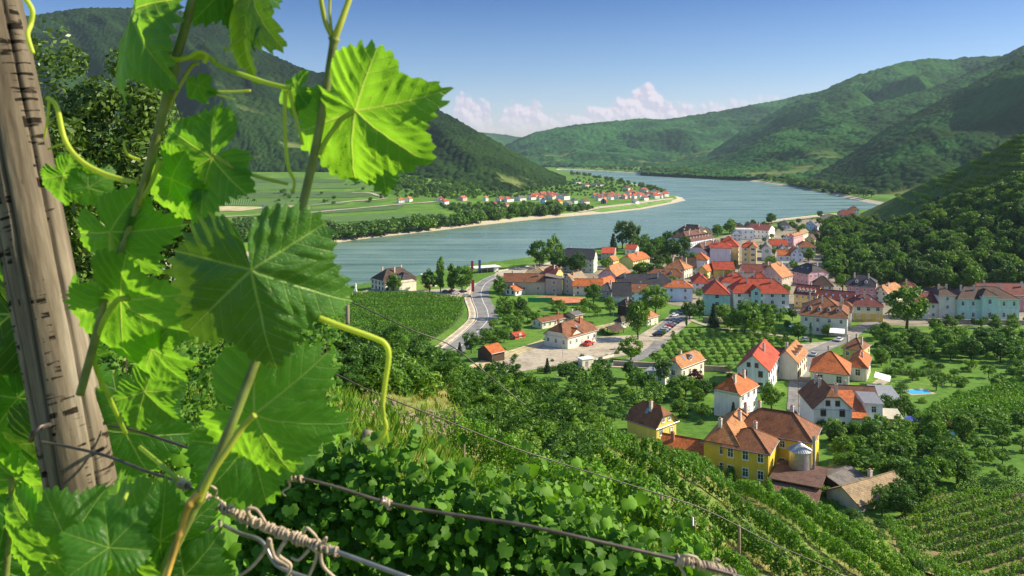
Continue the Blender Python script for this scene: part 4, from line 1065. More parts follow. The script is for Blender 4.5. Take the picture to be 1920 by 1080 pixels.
# --- lower gardens
house('cream villa with brown and orange half-hip roof and a grey terrace', [
    (1277, 716, 1249, 1320, 47, 688, .55, 6.0, 'x', CREAM, OLDTILE, D(ch=1, rows=1, dm='R1', sky='R2', trim=True)),
    (1247, 722, 1213, 1262, 62, 704, 1, .3, 'y', GREYW, (.30, .33, .38), D(kind='flat', w=6, d=6.5, rows=1, ch=0, win='L'))], 'villa', 'house')
house('white house with orange hipped roof below the red-gabled one', [(1387, 787, 1339, 1419, 50, 738, .12, 4.6, 'x', WHITE, ORANGE, D(ch=2, rows=2, dm='', pitch=3.2, win='R'))])
house('white gabled house with bright red roof left of the lane', [(1441, 737, 1382, 1461, 64, 694, .999, 5.2, 'x', WHITE, RED, D(ch=1, rows=2, pitch=3.4, brown=True))])
house('cream gabled farmhouse with dormered orange roof beside the lane', [
    (1495, 714, 1452, 1513, 60, 679, .999, 5.4, 'x', CREAM, OLDTILE, D(ch=1, rows=2, dm='R3', win='R', brown=True)),
    (1464, 702, 1434, 1470, 60, 678, .999, 4.6, 'y', CREAM, BROWN, D(ch=0, w=8, d=8, win=''))], 'farmhouse', 'house')
house('big orange-roofed villa with white awning over its terrace', [
    (1591, 731, 1520, 1612, 66, 701, .0, 7.0, 'y', CREAM, ORANGE, D(ch=1, rows=1, w=14, wsz=(1.4, 1.9), pitch=3.6, trim=True)),
    (1625, 716, 1592, 1640, 62, 688, .0, 6.0, 'x', CREAM, ORANGE, D(ch=1, rows=1, w=15, wsz=(1.3, 1.8), pitch=3.6, trim=True))], 'villa', 'house')
house('yellow-walled house with brown hipped roof behind the big orange villa', [(1616, 678, 1580, 1631, 52, 656, .0, 5.0, 'y', YELLOW, MIDBR, D(ch=3, rows=1))])
house('white farmhouse with brown and orange half-hip roof and window boxes', [
    (1597, 812, 1526, 1604, 84, 765, .62, 6.8, 'x', WHITE, MIDBR, D(ch=3, rows=2, w=13, pitch=3.2, brown=True)),
    (1628, 812, 1597, 1632, 84, 784, 1, 2.6, 'y', WHITE, ORANGE, D(kind='mono', ch=0, w=13, win='', ))], 'farmhouse', 'house')
house('white annexe with flat grey roof right of the white farmhouse', [(1655, 806, 1622, 1668, 78, 759, 1, 1.0, 'y', WHITE, (.26, .25, .25), D(kind='flat', ch=0, w=9, rows=2, pitch=4, rk='metal'))], 'annexe', 'house')
house('long barn with faded brown roof behind the white farmhouse', [(1648, 772, 1560, 1656, 82, 752, .999, 3.4, 'y', WHITE, BROWN, D(ch=1, w=9, win=''))], 'barn', 'barn')
house('low barn with corrugated grey roof by the hedge', [(1690, 770, 1648, 1696, 82, 752, 1, 1.4, 'y', CREAM, (.33, .34, .33), D(kind='mono', ch=0, w=9, rows=1, rk='metal', pitch=5))], 'barn', 'barn')
house('small lean-to shed with cream roof next to the blue parasol', [(1692, 808, 1662, 1702, 80, 786, 1, .8, 'y', OCHRE, (.62, .55, .40), D(kind='mono', ch=0, w=5, rows=1, pitch=5, rk='metal'))], 'garden_shed', 'shed')
house('tiny brown-roofed hut by the round blue pool', [(1806, 806, 1786, 1813, 70, 800, .999, .9, 'y', WOODD, OLDTILE, D(ch=0, w=4, win=''))], 'garden_hut', 'hut')
house('small yellow house with half-hip brown roof left of the yellow manor', [(1230, 829, 1176, 1271, 42, 800, .55, 5.6, 'y', YELLOW, MIDBR, D(ch=1, rows=1, sky='L1', pitch=3.0, win='R', w=7.5))])

# --- the yellow manor: wings round a court
def yellow_manor():
    c = Vector((49.0, 153.0, 16.0)); a = R(61)
    root = empty('yellow_manor', c, a, label='large yellow manor with wide brown and orange roofs at the foot of the vineyard', cat='house')
    root.matrix_basis = Matrix.Translation(c) @ Matrix.Rotation(a, 4, 'Z')
    def at(x, y): return (c.x + math.cos(a) * x - math.sin(a) * y, c.y + math.sin(a) * x + math.cos(a) * y)
    k = D(trim=False, chc=None)
    p = at(0, 0); volume(root, p[0], p[1], c.z, a, 9.0, 8.6, 6.5, .0, 3.6, 'y', DYEL, MIDBR, win='L', rows=2, pitch=2.7, ch=1, wsz=(1.0, 1.5))
    p = at(.6, 5.2); volume(root, p[0], p[1], c.z, a, 17, 7.4, 6.5, .05, 5.4, 'x', DYEL, OLDTILE, win='L', rows=2, pitch=6, ch=3, wsz=(1.0, 1.5), dm='')
    p = at(9.4, -6.5); volume(root, p[0], p[1], c.z, a, 9.5, 15, 6.9, .0, 4.8, 'y', DYEL, MIDBR, win='LR', rows=2, pitch=3.2, ch=2, wsz=(.9, 1.2))
    HOUSES.append((c.x, c.y, a, 20, 16)); p = at(9.4, -7.5); HOUSES.append((p[0], p[1], a, 10, 17))
    # silo
    s = at(5.6, -4.8); z = float(floor_h(s[0], s[1]))
    r = empty('silo', (s[0], s[1], z), label='round grey metal silo with ribbed cone roof beside the yellow manor', cat='silo')
    mb = MB(); mb.tube([(0, 0, 0), (0, 0, 6.2)], 2.0, 28); o = mb.build('tank', M_METAL, r, sm=False)
    mb = MB(); n = 28
    for i in range(n):
        a0, a1 = 2 * math.pi * i / n, 2 * math.pi * (i + 1) / n; rr = 2.3
        mb.poly([(rr * math.cos(a0), rr * math.sin(a0), 6.1), (rr * math.cos(a1), rr * math.sin(a1), 6.1), (.2 * math.cos(a1), .2 * math.sin(a1), 7.4), (.2 * math.cos(a0), .2 * math.sin(a0), 7.4)])
        mb.tube([(rr * math.cos(a0), rr * math.sin(a0), 6.14), (.2 * math.cos(a0), .2 * math.sin(a0), 7.44)], .05, 5)
    mb.tube([(0, 0, 7.3), (0, 0, 7.7)], .3, 12); mb.build('cone_roof', M_METAL, r)
    mb = MB(); mb.tube([(2.4, -1, 0), (2.4, -1, 9.2)], .28, 10); mb.build('flue_pipe', M_METAL, r)
    # shed roofs in front
    q = at(-2.2, -9.5)
    house_at('open barn with two dark brown sheet roofs in front of the yellow manor', q, 14.5, a, [(0, 0, 10.5, 9.0, 4.2, MIDBR), ])
    return root
def house_at(label, p, z, a, parts):
    root = empty('open_barn', (p[0], p[1], z), a, label=label, cat='barn'); root.matrix_basis = Matrix.Translation((p[0], p[1], z)) @ Matrix.Rotation(a, 4, 'Z')
    volume(root, p[0], p[1], z, a, 9.5, 8.5, 4.2, 1, .1, 'y', WOODD, (.17, .095, .075), kind='mono', open_=True, ch=0)
    p2 = (p[0] - math.cos(a) * 4.6, p[1] - math.sin(a) * 4.6)
    volume(root, p2[0], p2[1], z, a, 4.3, 8.2, 2.4, 1, 1.3, 'y', WOODD, (.26, .14, .10), kind='mono', open_=True, ch=0)
yellow_manor()
house('low outbuilding with orange roof and stepped firewall above the vines', [(1372, 893, 1275, 1384, 61, 868, .999, 3.0, 'y', YELLOW, ORANGE, D(ch=2, w=7, d=15, win='', chc='b'))], 'outbuilding', 'outbuilding')
house('old stone-roofed house half buried in bushes at the foot of the slope', [(1610, 962, 1602, 1690, 28, 945, .999, 2.6, 'x', TAUPE, TAN, D(ch=1, w=14, d=7, win=''))], 'old_house', 'house')
house('collapsed-looking dark shed roof left of the stone-roofed house', [(1585, 930, 1550, 1606, 40, 915, .999, 1.6, 'x', WOODD, GREYR, D(ch=0, w=8, d=7, win=''))], 'dark_shed', 'shed')

# green disc sign on the grey house
def sign():
    c, w_, d_, h = frame_px(1446, 489, 1428, 1457, 72, 466)
    mb = MB(); n = 20
    mb.tube([(-.06, d_ * .45, h * .78), (-.2, d_ * .45, h * .78)], 1.15, n)
    o = mb.build('wall_sign', plain('sign_green', (.05, .38, .16), .5), SIGNH)
    mb = MB(); mb.poly([(-.23, d_ * .45 - .6, h * .78 - .3), (-.23, d_ * .45 + .3, h * .78 - .2), (-.23, d_ * .45 + .6, h * .78 + .5), (-.23, d_ * .45 - .3, h * .78 + .3)][::-1])
    mb.build('emblem', plain('sign_white', (.8, .8, .8), .5), o)
sign()

# --- the village over the river and the farthest one
def small_houses(spots, gname, where):
    i = 0
    for (x, y, wpx, wc, rc, wn, rn, note) in spots:
        c = valley(x, y); k = c.y / F; W = wpx * k * 1.12; a = R(35 + (i * 37) % 40)
        root = empty('village_house', c, a, label='%s house with %s roof, %s' % (wn, rn, note), cat='house', group=gname)
        root.matrix_basis = Matrix.Translation(c) @ Matrix.Rotation(a, 4, 'Z')
        volume(root, c.x, c.y, c.z, a, W * .85, W * .65, 5.0 if wpx < 22 else 6.5, .999 if i % 3 else .4, 4.2, 'x', wc, rc, win='LR' if c.y < 2200 else '', ch=1, door=False, gw=False, pitch=3.6, rows=2)
        i += 1
small_houses([
    (748, 381, 12, WHITE, ORANGE, 'white', 'orange', 'leftmost beyond the hanging vine leaf'), (768, 379, 14, CREAM, OLDTILE, 'cream', 'faded orange', 'second from the left past the hanging leaf'),
    (826, 379, 15, CREAM, MAROON, 'cream', 'maroon', 'directly right of the hanging leaf tip'), (834, 384, 17, WHITE, RED, 'white', 'flat-pitched red', 'below the maroon roof at the leaf tip'),
    (868, 377, 17, PINK, ORANGE, 'pink', 'bright orange', 'standing alone under the forest'), (911, 377, 9, WHITE, ORANGE, 'tiny white', 'orange', 'alone between pink house and white pair'),
    (938, 379, 15, WHITE, RED, 'white', 'red', 'left one of the white pair'), (951, 379, 12, WHITE, RED, 'white', 'red', 'right one of the white pair'),
    (958, 378, 9, WHITE, SLATE, 'white', 'dark', 'behind the white pair'), (975, 377, 19, GREYW, GREYR, 'grey', 'grey', 'long one left of the far church'),
    (996, 375, 13, WHITE, MAROON, 'white', 'maroon', 'left end of the dense far row'), (1004, 371, 14, CREAM, RED, 'cream', 'red', 'left edge of the far village above the grey one'),
    (1012, 376, 12, WHITE, ORANGE, 'white', 'orange', 'left of the far church'), (1016, 368, 13, WHITE, ORANGE, 'white', 'steep orange', 'beside the far church'),
    (1024, 373, 13, CREAM, MIDBR, 'cream', 'brown', 'below the far church'), (1022, 381, 13, BLUEW, SLATE, 'bluish', 'dark grey', 'in front of the far church'),
    (1031, 368, 12, WHITE, RED, 'white', 'red', 'right of the far church'), (1036, 374, 12, CREAM, RED, 'cream', 'red', 'left of the long dark hall'),
    (1049, 384, 15, YELLOW, ORANGE, 'bright yellow', 'orange', 'alone before the long dark hall'), (1058, 375, 24, WHITE, SLATE, 'long white', 'black', 'the hall-like one in the far village'),
    (1066, 388, 18, GREYW, GREYR, 'grey', 'grey', 'nearest the far poplars'), (1077, 382, 12, MINT, SLATE, 'mint', 'grey', 'right of the yellow far house'),
    (1096, 384, 17, GREYW, BROWN, 'grey', 'brown', 'in the orchard before the far village'), (1098, 351, 13, CREAM, MIDBR, 'cream', 'light brown', 'up among the far orchards'),
    (1080, 345, 15, GREYW, SLATE, 'grey', 'black', 'highest in the far orchards'), (1118, 350, 20, GREYW, SLATE, 'low grey', 'dark', 'barn in the far orchards'),
    (1115, 371, 13, CREAM, ORANGE, 'cream', 'orange', 'left start of the point row'), (1124, 372, 12, WHITE, RED, 'white', 'red', 'second in the point row'),
    (1134, 371, 15, WHITE, RED, 'white', 'red', 'third in the point row'), (1136, 382, 13, WOODD, ORANGE, 'dark', 'bright orange', 'in front of the point row'),
    (1146, 371, 11, MINT, ORANGE, 'mint', 'orange', 'green one in the point row'), (1160, 373, 16, WHITE, MIDBR, 'white', 'brown', 'long one in the middle of the point row'),
    (1172, 373, 12, PINK, ORANGE, 'pink', 'orange', 'right of the middle of the point row'), (1178, 357, 18, CREAM, MAROON, 'cream', 'broad maroon', 'back row on the river point'),
    (1181, 366, 15, WHITE, RED, 'white', 'red', 'second row on the river point'), (1192, 383, 13, WHITE, GREYR, 'white', 'grey', 'on the bank road of the point'),
    (1196, 368, 13, CREAM, MIDBR, 'cream', 'brown', 'behind the bank road on the point'), (1206, 360, 16, CREAM, RED, 'cream', 'red', 'far back on the point'),
    (1208, 376, 13, WHITE, MIDBR, 'white', 'brown', 'left of the dark tree on the point'), (1214, 369, 13, CREAM, MAROON, 'cream', 'maroon', 'behind the dark tree on the point'),
    (1228, 372, 13, WHITE, RED, 'white', 'red', 'right of the dark tree on the point'), (1232, 362, 16, CREAM, MAROON, 'cream', 'maroon', 'large back house at the tip of the point'),
    (1241, 372, 13, WHITE, ORANGE, 'white', 'orange', 'near the tip of the point'), (1251, 366, 16, WHITE, MAROON, 'white', 'maroon', 'last one at the tip of the point'),
    (928, 388, 10, WOODD, MAROON, 'dark', 'maroon', 'small one in the riverside orchard'), (949, 390, 11, ROSE, MIDBR, 'rose', 'brown', 'lone one in the riverside orchard')],
    'houses of the village across the river', '')
small_houses([(1018 + k * 5.2, 304.5 - (k % 3) * .9, 6.5, (WHITE, CREAM, ROSE)[k % 3], (ORANGE, RED, MIDBR)[(k * 2) % 3], ('white', 'cream', 'rose')[k % 3],
    ('orange', 'red', 'brown')[(k * 2) % 3], 'number %s from the left in the most distant village' % ('one two three four five six seven eight nine ten'.split()[k])) for k in range(10)], 'houses of the most distant village', '')

_g = random.Random(77)
_sp = [(_g.uniform(1118, 1252), None) for _ in range(30)] + [(_g.uniform(994, 1044), None) for _ in range(9)]
_rows = []
for x_, _ in _sp:
    yb = np.interp(x_, [994, 1044, 1118, 1180, 1252], [378, 372, 377, 373, 369]) - abs(_g.gauss(0, 3.6))
    wc_ = _g.choice([WHITE, CREAM, ROSE, WHITE, GREYW]); rc_ = _g.choice([RED, MAROON, ORANGE, MIDBR, RED, MAROON])
    _rows.append((x_, yb, _g.uniform(9, 13), wc_, rc_, 'small pale', 'reddish tiled', 'packed among its neighbours in the far village rows'))
small_houses(_rows, 'small packed houses across the river', '')
# ================================================================== PLANTS
def leafcloud(C, rad, per, size, seed=0, flat=1.0, out=1.0, elong=1.5):
    g = np.random.default_rng(seed); C = np.asarray(C, float); n = len(C); rad = np.broadcast_to(rad, (n,))
    K = n * per; d = g.normal(size=(K, 3)); d /= np.linalg.norm(d, axis=1)[:, None]
    c = np.repeat(C, per, 0); r = np.repeat(rad, per)[:, None]
    p = c + d * r * g.uniform(.45, 1.0, (K, 1)) ** .6 * np.array([1, 1, flat])
    nn = d * out + g.normal(size=(K, 3)) * .55 + np.array([0, 0, .25]); nn /= np.linalg.norm(nn, axis=1)[:, None]
    t = np.cross(nn, g.normal(size=(K, 3))); t /= np.linalg.norm(t, axis=1)[:, None] + 1e-9; b_ = np.cross(nn, t)
    s = size * g.uniform(.6, 1.25, (K, 1)) * .5
    t *= s * elong; b_ *= s
    V = np.stack([p - t, p - b_ * .9 + t * .1, p + t, p + b_ * .9 + t * .1], 1).reshape(-1, 3)
    Fc = np.arange(K * 4).reshape(-1, 4)
    return V, Fc

LM_BROAD = leafmat('leaves_broad', (.026, .095, .010), (.19, .36, .03))
LM_DARK = leafmat('leaves_dark', (.018, .065, .009), (.10, .23, .022))
LM_LIGHT = leafmat('leaves_light', (.05, .15, .012), (.26, .42, .045))
LM_WILLOW = leafmat('leaves_willow', (.035, .095, .022), (.15, .27, .05))
LM_CONI = leafmat('needles', (.010, .038, .014), (.04, .09, .03), .1)
LM_VINE = leafmat('vine_leaves', (.03, .12, .010), (.22, .44, .03), .35)
LM_GRASS = leafmat('grass_blades', (.10, .17, .02), (.50, .46, .14), .3)
LM_RED = leafmat('leaves_copper', (.05, .015, .02), (.11, .03, .03))
M_BARK = plain('bark', (.10, .075, .05), .9, 0, .35, 3)

def trunk_mesh(h, r, limbs, seed, spread):
    g = random.Random(seed); mb = MB()
    top = Vector((g.uniform(-.3, .3), g.uniform(-.3, .3), h))
    mb.tube([(0, 0, -.6), (0, 0, 0), top * .5 + Vector((g.uniform(-.15, .15), 0, 0)), top], [r * 1.35, r, r * .75, r * .35], 7)
    for k in range(limbs):
        a = k * 2.4 + g.uniform(-.4, .4); z = h * g.uniform(.42, .85); q = Vector((0, 0, z)) + Vector((top.x, top.y, 0)) * z / h
        e = q + Vector((math.cos(a) * spread * g.uniform(.5, .9), math.sin(a) * spread * g.uniform(.5, .9), spread * g.uniform(.35, .8)))
        mb.tube([q, (q + e) / 2 + Vector((0, 0, .15 * spread)), e], [r * .5, r * .33, r * .12], 5)
    me = bpy.data.meshes.new('trunk'); me.from_pydata(mb.v, [], mb.f); me.materials.append(M_BARK); me.update(); return me

PROTO = {}
def proto(kind, var):
    key = (kind, var)
    if key in PROTO: return PROTO[key]
    g = np.random.default_rng(hash((kind, var)) % 1000 if False else sum(map(ord, kind)) + var * 31); sd_ = sum(map(ord, kind)) + var
    lm = LM_BROAD
    if kind in ('broad', 'dark', 'willow', 'light', 'copper'):
        n = 62; d = g.normal(size=(n, 3)); d /= np.linalg.norm(d, axis=1)[:, None]; rr = g.uniform(.35, 1, (n, 1)) ** .5
        C = d * rr * np.array([3.5, 3.5, 3.5]) * (.72 + .62 * fbm(d[:, :1] * 1.6 + var * 5, d[:, 1:2] * 1.6 + d[:, 2:] * 1.3, var, 2)) + np.array([0, 0, 5.9]); C[:, 2] = np.maximum(C[:, 2], 2.5 if kind != 'willow' else 1.4)
        rad = g.uniform(.6, 1.3, n)
        V, Fc = leafcloud(C, rad, 46, .46, sd_); h, r, lb, sp = 6.0, .28, 7, 3.2
        lm = {'broad': LM_BROAD, 'dark': LM_DARK, 'willow': LM_WILLOW, 'light': LM_LIGHT, 'copper': LM_RED}[kind]
    elif kind == 'far':     # seen from a kilometre away
        n = 26; d = g.normal(size=(n, 3)); d /= np.linalg.norm(d, axis=1)[:, None]; rr = g.uniform(.3, 1, (n, 1)) ** .5
        C = d * rr * np.array([3.6, 3.6, 3.0]) + np.array([0, 0, 5.0]); rad = g.uniform(1.1, 1.9, n)
        V, Fc = leafcloud(C, rad, 22, .95, sd_); h, r, lb, sp = 5.0, .3, 3, 2.5; lm = LM_WILLOW if var % 2 else LM_BROAD
    elif kind == 'poplar':
        n = 60; z = g.uniform(.08, 1, n); w_ = 1.6 * np.sin(np.pi * np.clip(z, .05, .97)) ** .6; a = g.uniform(0, 6.28, n); q = g.uniform(.2, 1, n)
        C = np.stack([np.cos(a) * w_ * q, np.sin(a) * w_ * q, 1.2 + z * 8.6], 1); V, Fc = leafcloud(C, g.uniform(.5, .95, n), 40, .40, sd_); h, r, lb, sp = 8.0, .22, 6, 1.3
    elif kind == 'conifer':
        C = []; rad = []
        for k in range(20):
            z = .8 + k * .46; w_ = 2.3 * (1 - (k / 20.5)) ** .9 + .12
            m_ = max(3, int(9 * (1 - k / 22)))
            for j in range(m_):
                a = j * 6.283 / m_ + k * .7; C.append((math.cos(a) * w_, math.sin(a) * w_, z - w_ * .22)); rad.append(.34 + w_ * .12); C.append((math.cos(a) * w_ * .5, math.sin(a) * w_ * .5, z)); rad.append(.34 + w_ * .12)
        V, Fc = leafcloud(C, np.array(rad), 16, .30, sd_, .6, elong=2.2); h, r, lb, sp = 9.2, .2, 0, 1; lm = LM_CONI
    elif kind == 'cypress':
        n = 70; z = g.uniform(0, 1, n); w_ = .95 * np.sin(np.pi * np.clip(z * .93 + .06, 0, 1)) ** .55; a = g.uniform(0, 6.28, n)
        C = np.stack([np.cos(a) * w_ * .8, np.sin(a) * w_ * .8, .4 + z * 9.0], 1); V, Fc = leafcloud(C, g.uniform(.32, .5, n), 40, .24, sd_); h, r, lb, sp = 8, .14, 0, 1; lm = LM_DARK
    elif kind == 'orchard':
        n = 26; d = g.normal(size=(n, 3)); d /= np.linalg.norm(d, axis=1)[:, None]
        C = d * g.uniform(.4, 1, (n, 1)) ** .5 * np.array([2.0, 2.0, 1.25]) + np.array([0, 0, 2.9]); V, Fc = leafcloud(C, g.uniform(.4, .8, n), 38, .27, sd_, elong=1.8); h, r, lb, sp = 2.5, .13, 6, 1.6
    elif kind == 'shrub':
        n = 34; d = g.normal(size=(n, 3)); d /= np.linalg.norm(d, axis=1)[:, None]; d[:, 2] = np.abs(d[:, 2])
        C = d * g.uniform(.3, 1, (n, 1)) ** .5 * np.array([1.6, 1.6, 1.9]) + np.array([0, 0, .3]); V, Fc = leafcloud(C, g.uniform(.35, .75, n), 75, .15, sd_, elong=2.0); h, r, lb, sp = 1.5, .06, 5, 1.1
        lm = (LM_BROAD, LM_DARK, LM_LIGHT)[var % 3]
    elif kind == 'feather':   # acacia-like sprays on the slope
        C = []
        for k in range(16):
            a = g.uniform(0, 6.28); L = g.uniform(1.6, 3.2); up = g.uniform(.6, 1.5)
            for t in np.linspace(.35, 1, 9): C.append((math.cos(a) * L * t, math.sin(a) * L * t, 1.0 + up * L * t - .38 * (L * t) ** 2 * .5))
        V, Fc = leafcloud(C, .42, 26, .13, sd_, .7, elong=3.0); h, r, lb, sp = 2.2, .07, 8, 1.5; lm = LM_BROAD if var % 2 else LM_DARK
    cm = mesh_np('crown', V, Fc, [lm]); tm = trunk_mesh(h, r, lb, sd_, sp)
    PROTO[key] = (cm, tm); return PROTO[key]

HGT = dict(broad=10, dark=10, willow=10, light=10, copper=10, far=9.5, poplar=10, conifer=10.3, cypress=10, orchard=4.6, shrub=2.8, feather=3.6)
NTREE = {}
def tree(kind, loc, height, wide=1.0, name='tree', label=None, group=None, cat='tree', parts=True):
    v = NTREE.get(kind, 0) % 4; NTREE[kind] = NTREE.get(kind, 0) + 1
    s = height / HGT[kind]
    if not parts:
        o = link(name, proto(kind, v)[0], None, label=label, cat=cat, group=group); r = o
    else:
        r = empty(name, (0, 0, 0), 0, label=label, cat=cat, group=group); cm, tm = proto(kind, v)
        link('crown', cm, r); link('trunk', tm, r)
    r.location = loc; r.rotation_euler = (0, 0, random.uniform(0, 6.28)); r.scale = (s * wide, s * wide, s)
    return r

def inhouse(x, y, m=1.0):
    for hx, hy, a, w_, d_ in HOUSES:
        dx, dy = x - hx, y - hy; u = dx * math.cos(a) + dy * math.sin(a); v = -dx * math.sin(a) + dy * math.cos(a)
        if -m < u < w_ + m and -m < v < d_ + m: return True
    return False
ROADW = [[valley(*p) for p in L] for L in (RD, [(1492, 830), (1499, 715), (1510, 672), (1585, 634), (1640, 608)], [(1240, 640), (1180, 678), (1080, 690)], [(1240, 620), (1300, 585)], [(900, 690), (1060, 665), (1200, 640), (1236, 606)])]
def onroad(x, y, m=4.5):
    for L in ROADW:
        for a, b_ in zip(L, L[1:]):
            ex, ey = b_.x - a.x, b_.y - a.y; t = max(0, min(1, ((x - a.x) * ex + (y - a.y) * ey) / (ex * ex + ey * ey)))
            if math.hypot(x - a.x - t * ex, y - a.y - t * ey) < m: return True
    return False
def in_poly(poly, x, y):
    c = False; j = len(poly) - 1
    for i in range(len(poly)):
        if (poly[i][1] > y) != (poly[j][1] > y) and x < (poly[j][0] - poly[i][0]) * (y - poly[i][1]) / (poly[j][1] - poly[i][1]) + poly[i][0]: c = not c
        j = i
    return c

# named, single trees of the village: px, base row, height in px, width factor, kind, label
for (x, y, hp, wd, kd, lb) in [
    (826, 548, 64, .75, 'poplar', 'tall light green poplar left of the river kiosk'), (806, 548, 42, 1.1, 'broad', 'round tree left of the tall poplar by the river'),
    (846, 549, 54, 1.0, 'poplar', 'second poplar, just right of the tallest one'), (866, 549, 52, 1.0, 'broad', 'broad dark tree at the road side next to the poplars'),
    (738, 550, 38, 1.0, 'broad', 'round bright tree in front of the river manor'), (937, 557, 40, .8, 'broad', 'egg-shaped tree at the inside of the road bend'),
    (1012, 503, 52, 1.15, 'dark', 'big dark round tree at the promenade'), (1041, 498, 56, .9, 'broad', 'tall tree right behind the big dark promenade tree'),
    (1048, 512, 40, 1.2, 'dark', 'low dark tree in front of the slate apartment house, left'), (1083, 515, 42, 1.1, 'dark', 'dark tree in front of the slate apartment house, right'),
    (1167, 466, 52, .85, 'willow', 'tall loose tree by the river, left of two'), (1187, 466, 54, .7, 'willow', 'tall loose tree by the river, right of two'),
    (1150, 472, 36, 1.0, 'conifer', 'blue-grey conifer at the foot of the tall river trees'), (1229, 590, 56, 1.25, 'broad', 'big round tree in front of the brown-roofed white house'),
    (1196, 637, 78, .75, 'broad', 'tall full tree at the corner of the car park'), (1183, 676, 44, 1.3, 'broad', 'round tree below the car park by the wall'),
    (1338, 613, 46, .9, 'conifer', 'dark conifer before the mint green block'), (1396, 626, 64, 1.25, 'broad', 'big bright tree hiding the middle of the school'),
    (1520, 644, 42, .7, 'cypress', 'slim cypress at the corner of the dormered villa'), (1700, 616, 82, 1.25, 'broad', 'giant spreading tree on the lawn before the terrace'),
    (1293, 600, 34, 1.2, 'dark', 'dark round tree left of the mint block'), (1312, 597, 36, .8, 'dark', 'dark narrow tree left of the mint block'), (1287, 612, 30, .8, 'cypress', 'small dark cypress by the parked cars'),
    (1113, 570, 40, 1.1, 'broad', 'bushy tree in front of the cream cottage'), (976, 592, 36, .9, 'dark', 'dark tree below the tennis court'), (945, 598, 40, 1.1, 'broad', 'tree in the garden inside the bend'),
    (884, 662, 40, 1.1, 'dark', 'dark round tree at the road by the wooden shed'), (862, 668, 28, .9, 'conifer', 'small dark conifer at the lower road end'), (915, 640, 26, 1.2, 'orchard', 'small tree behind the wooden shed'),
    (1026, 700, 30, .9, 'conifer', 'young bright conifer at the hedge of the station yard'), (1062, 712, 34, 1.5, 'dark', 'broad dark bush right of the young conifer'),
    (1447, 768, 52, 1.1, 'broad', 'dense tree between the two white houses'), (1375, 788, 36, .8, 'conifer', 'blue conifer before the white hipped house'), (1398, 790, 26, .9, 'conifer', 'small dark conifer beside the blue one'),
    (1538, 720, 30, 1.5, 'light', 'rounded tree in front of the big orange villa'), (1243, 720, 48, 1.0, 'willow', 'airy tall tree before the half-hip villa'), (1304, 722, 30, 1.2, 'copper', 'dark red bush beside the half-hip villa'),
    (1567, 828, 44, 1.2, 'light', 'light green tree left before the white farmhouse'), (1602, 826, 38, 1.1, 'light', 'light green tree in front of the white farmhouse'), (1540, 812, 26, 1.2, 'broad', 'small round tree at the farmhouse corner'),
    (1552, 632, 24, 1.2, 'light', 'small light tree on the villa forecourt'), (1754, 625, 30, 1.2, 'broad', 'lone small tree on the shaded lawn'), (1850, 660, 46, 1.6, 'dark', 'large dark bushy tree in the right gardens'),
    (1270, 520, 24, 1.4, 'dark', 'dark tree clump behind the lime green house'), (1205, 520, 30, 1.5, 'dark', 'dark tree right of the lime green house'), (1230, 520, 26, 1.4, 'dark', 'second dark tree right of the lime green house'),
    (1215, 492, 36, 1.2, 'dark', 'dark green tree among the riverside houses, left'), (1238, 486, 40, 1.1, 'broad', 'green tree among the riverside houses, middle'), (1262, 490, 44, 1.1, 'dark', 'dark tree left of the lilac house'),
    (1284, 476, 34, 1.0, 'dark', 'dark tree in front of the hotel'), (1368, 440, 30, 1.1, 'broad', 'green tree right of the hotel, taller'), (1345, 444, 24, 1.3, 'broad', 'low green tree right of the hotel'),
    (1342, 436, 16, .8, 'conifer', 'small conifer above the hotel garden'), (1446, 420, 22, 1.1, 'broad', 'round tree on the upper river bank'), (1445, 500, 20, 1.6, 'light', 'light green bush below the green-sign house'),
    (1488, 506, 18, 1.3, 'broad', 'small round tree before the flat garage'), (1515, 490, 26, 1.4, 'broad', 'green tree by the olive house'), (1557, 430, 20, 1.6, 'light', 'yellow-green bush below the wooded hill'),
    (1565, 520, 34, 1.4, 'broad', 'rounded tree at the lower railway curve'), (1580, 545, 34, 1.3, 'broad', 'rounded tree behind the curved terrace'), (1137, 505, 22, 1.3, 'light', 'light yellow-green tree beside the yellow house'),
    (1786, 615, 20, 1.3, 'broad', 'small tree left under the mint villa'), (1866, 620, 24, 1.4, 'broad', 'bright small tree right under the mint villa'), (1900, 620, 22, 1.5, 'broad', 'rightmost small tree under the mint villa')]:
    p = valley(x, y); tree(kd, p, hp / F * p.y, wd, 'tree' if kd not in ('conifer', 'cypress') else kd + ('_tree' if kd == 'cypress' else '_tree'), lb)

def scatter(poly, n, kind, hr, wide=(1, 1.3), gap=3.5, label='', group='', name='tree', seed=0, keep=None, parts=True, fn=valley, cat='tree'):
    g = random.Random(seed); xs = [p[0] for p in poly]; ys = [p[1] for p in poly]; pts = []; tries = 0
    while len(pts) < n and tries < n * 40:
        tries += 1; x, y = g.uniform(min(xs), max(xs)), g.uniform(min(ys), max(ys))
        if not in_poly(poly, x, y): continue
        p = fn(x, y)
        if inhouse(p.x, p.y, 1.5) or onroad(p.x, p.y): continue
        if any((p.x - q.x) ** 2 + (p.y - q.y) ** 2 < gap * gap for q in pts): continue
        pts.append(p); k = g.choice(kind) if isinstance(kind, (list, tuple)) else kind
        tree(k, p, g.uniform(*hr), g.uniform(*wide), name, label, group, cat, parts)
    return pts
OG = 'fruit trees in the village gardens'
scatter([(925, 575), (1000, 578), (1160, 572), (1158, 588), (1110, 600), (1000, 606), (940, 622), (915, 610)], 24, ['orchard', 'orchard', 'light'], (3.5, 5.5), label='small fruit tree in the garden between station and tennis court', group=OG, name='fruit_tree', seed=1)
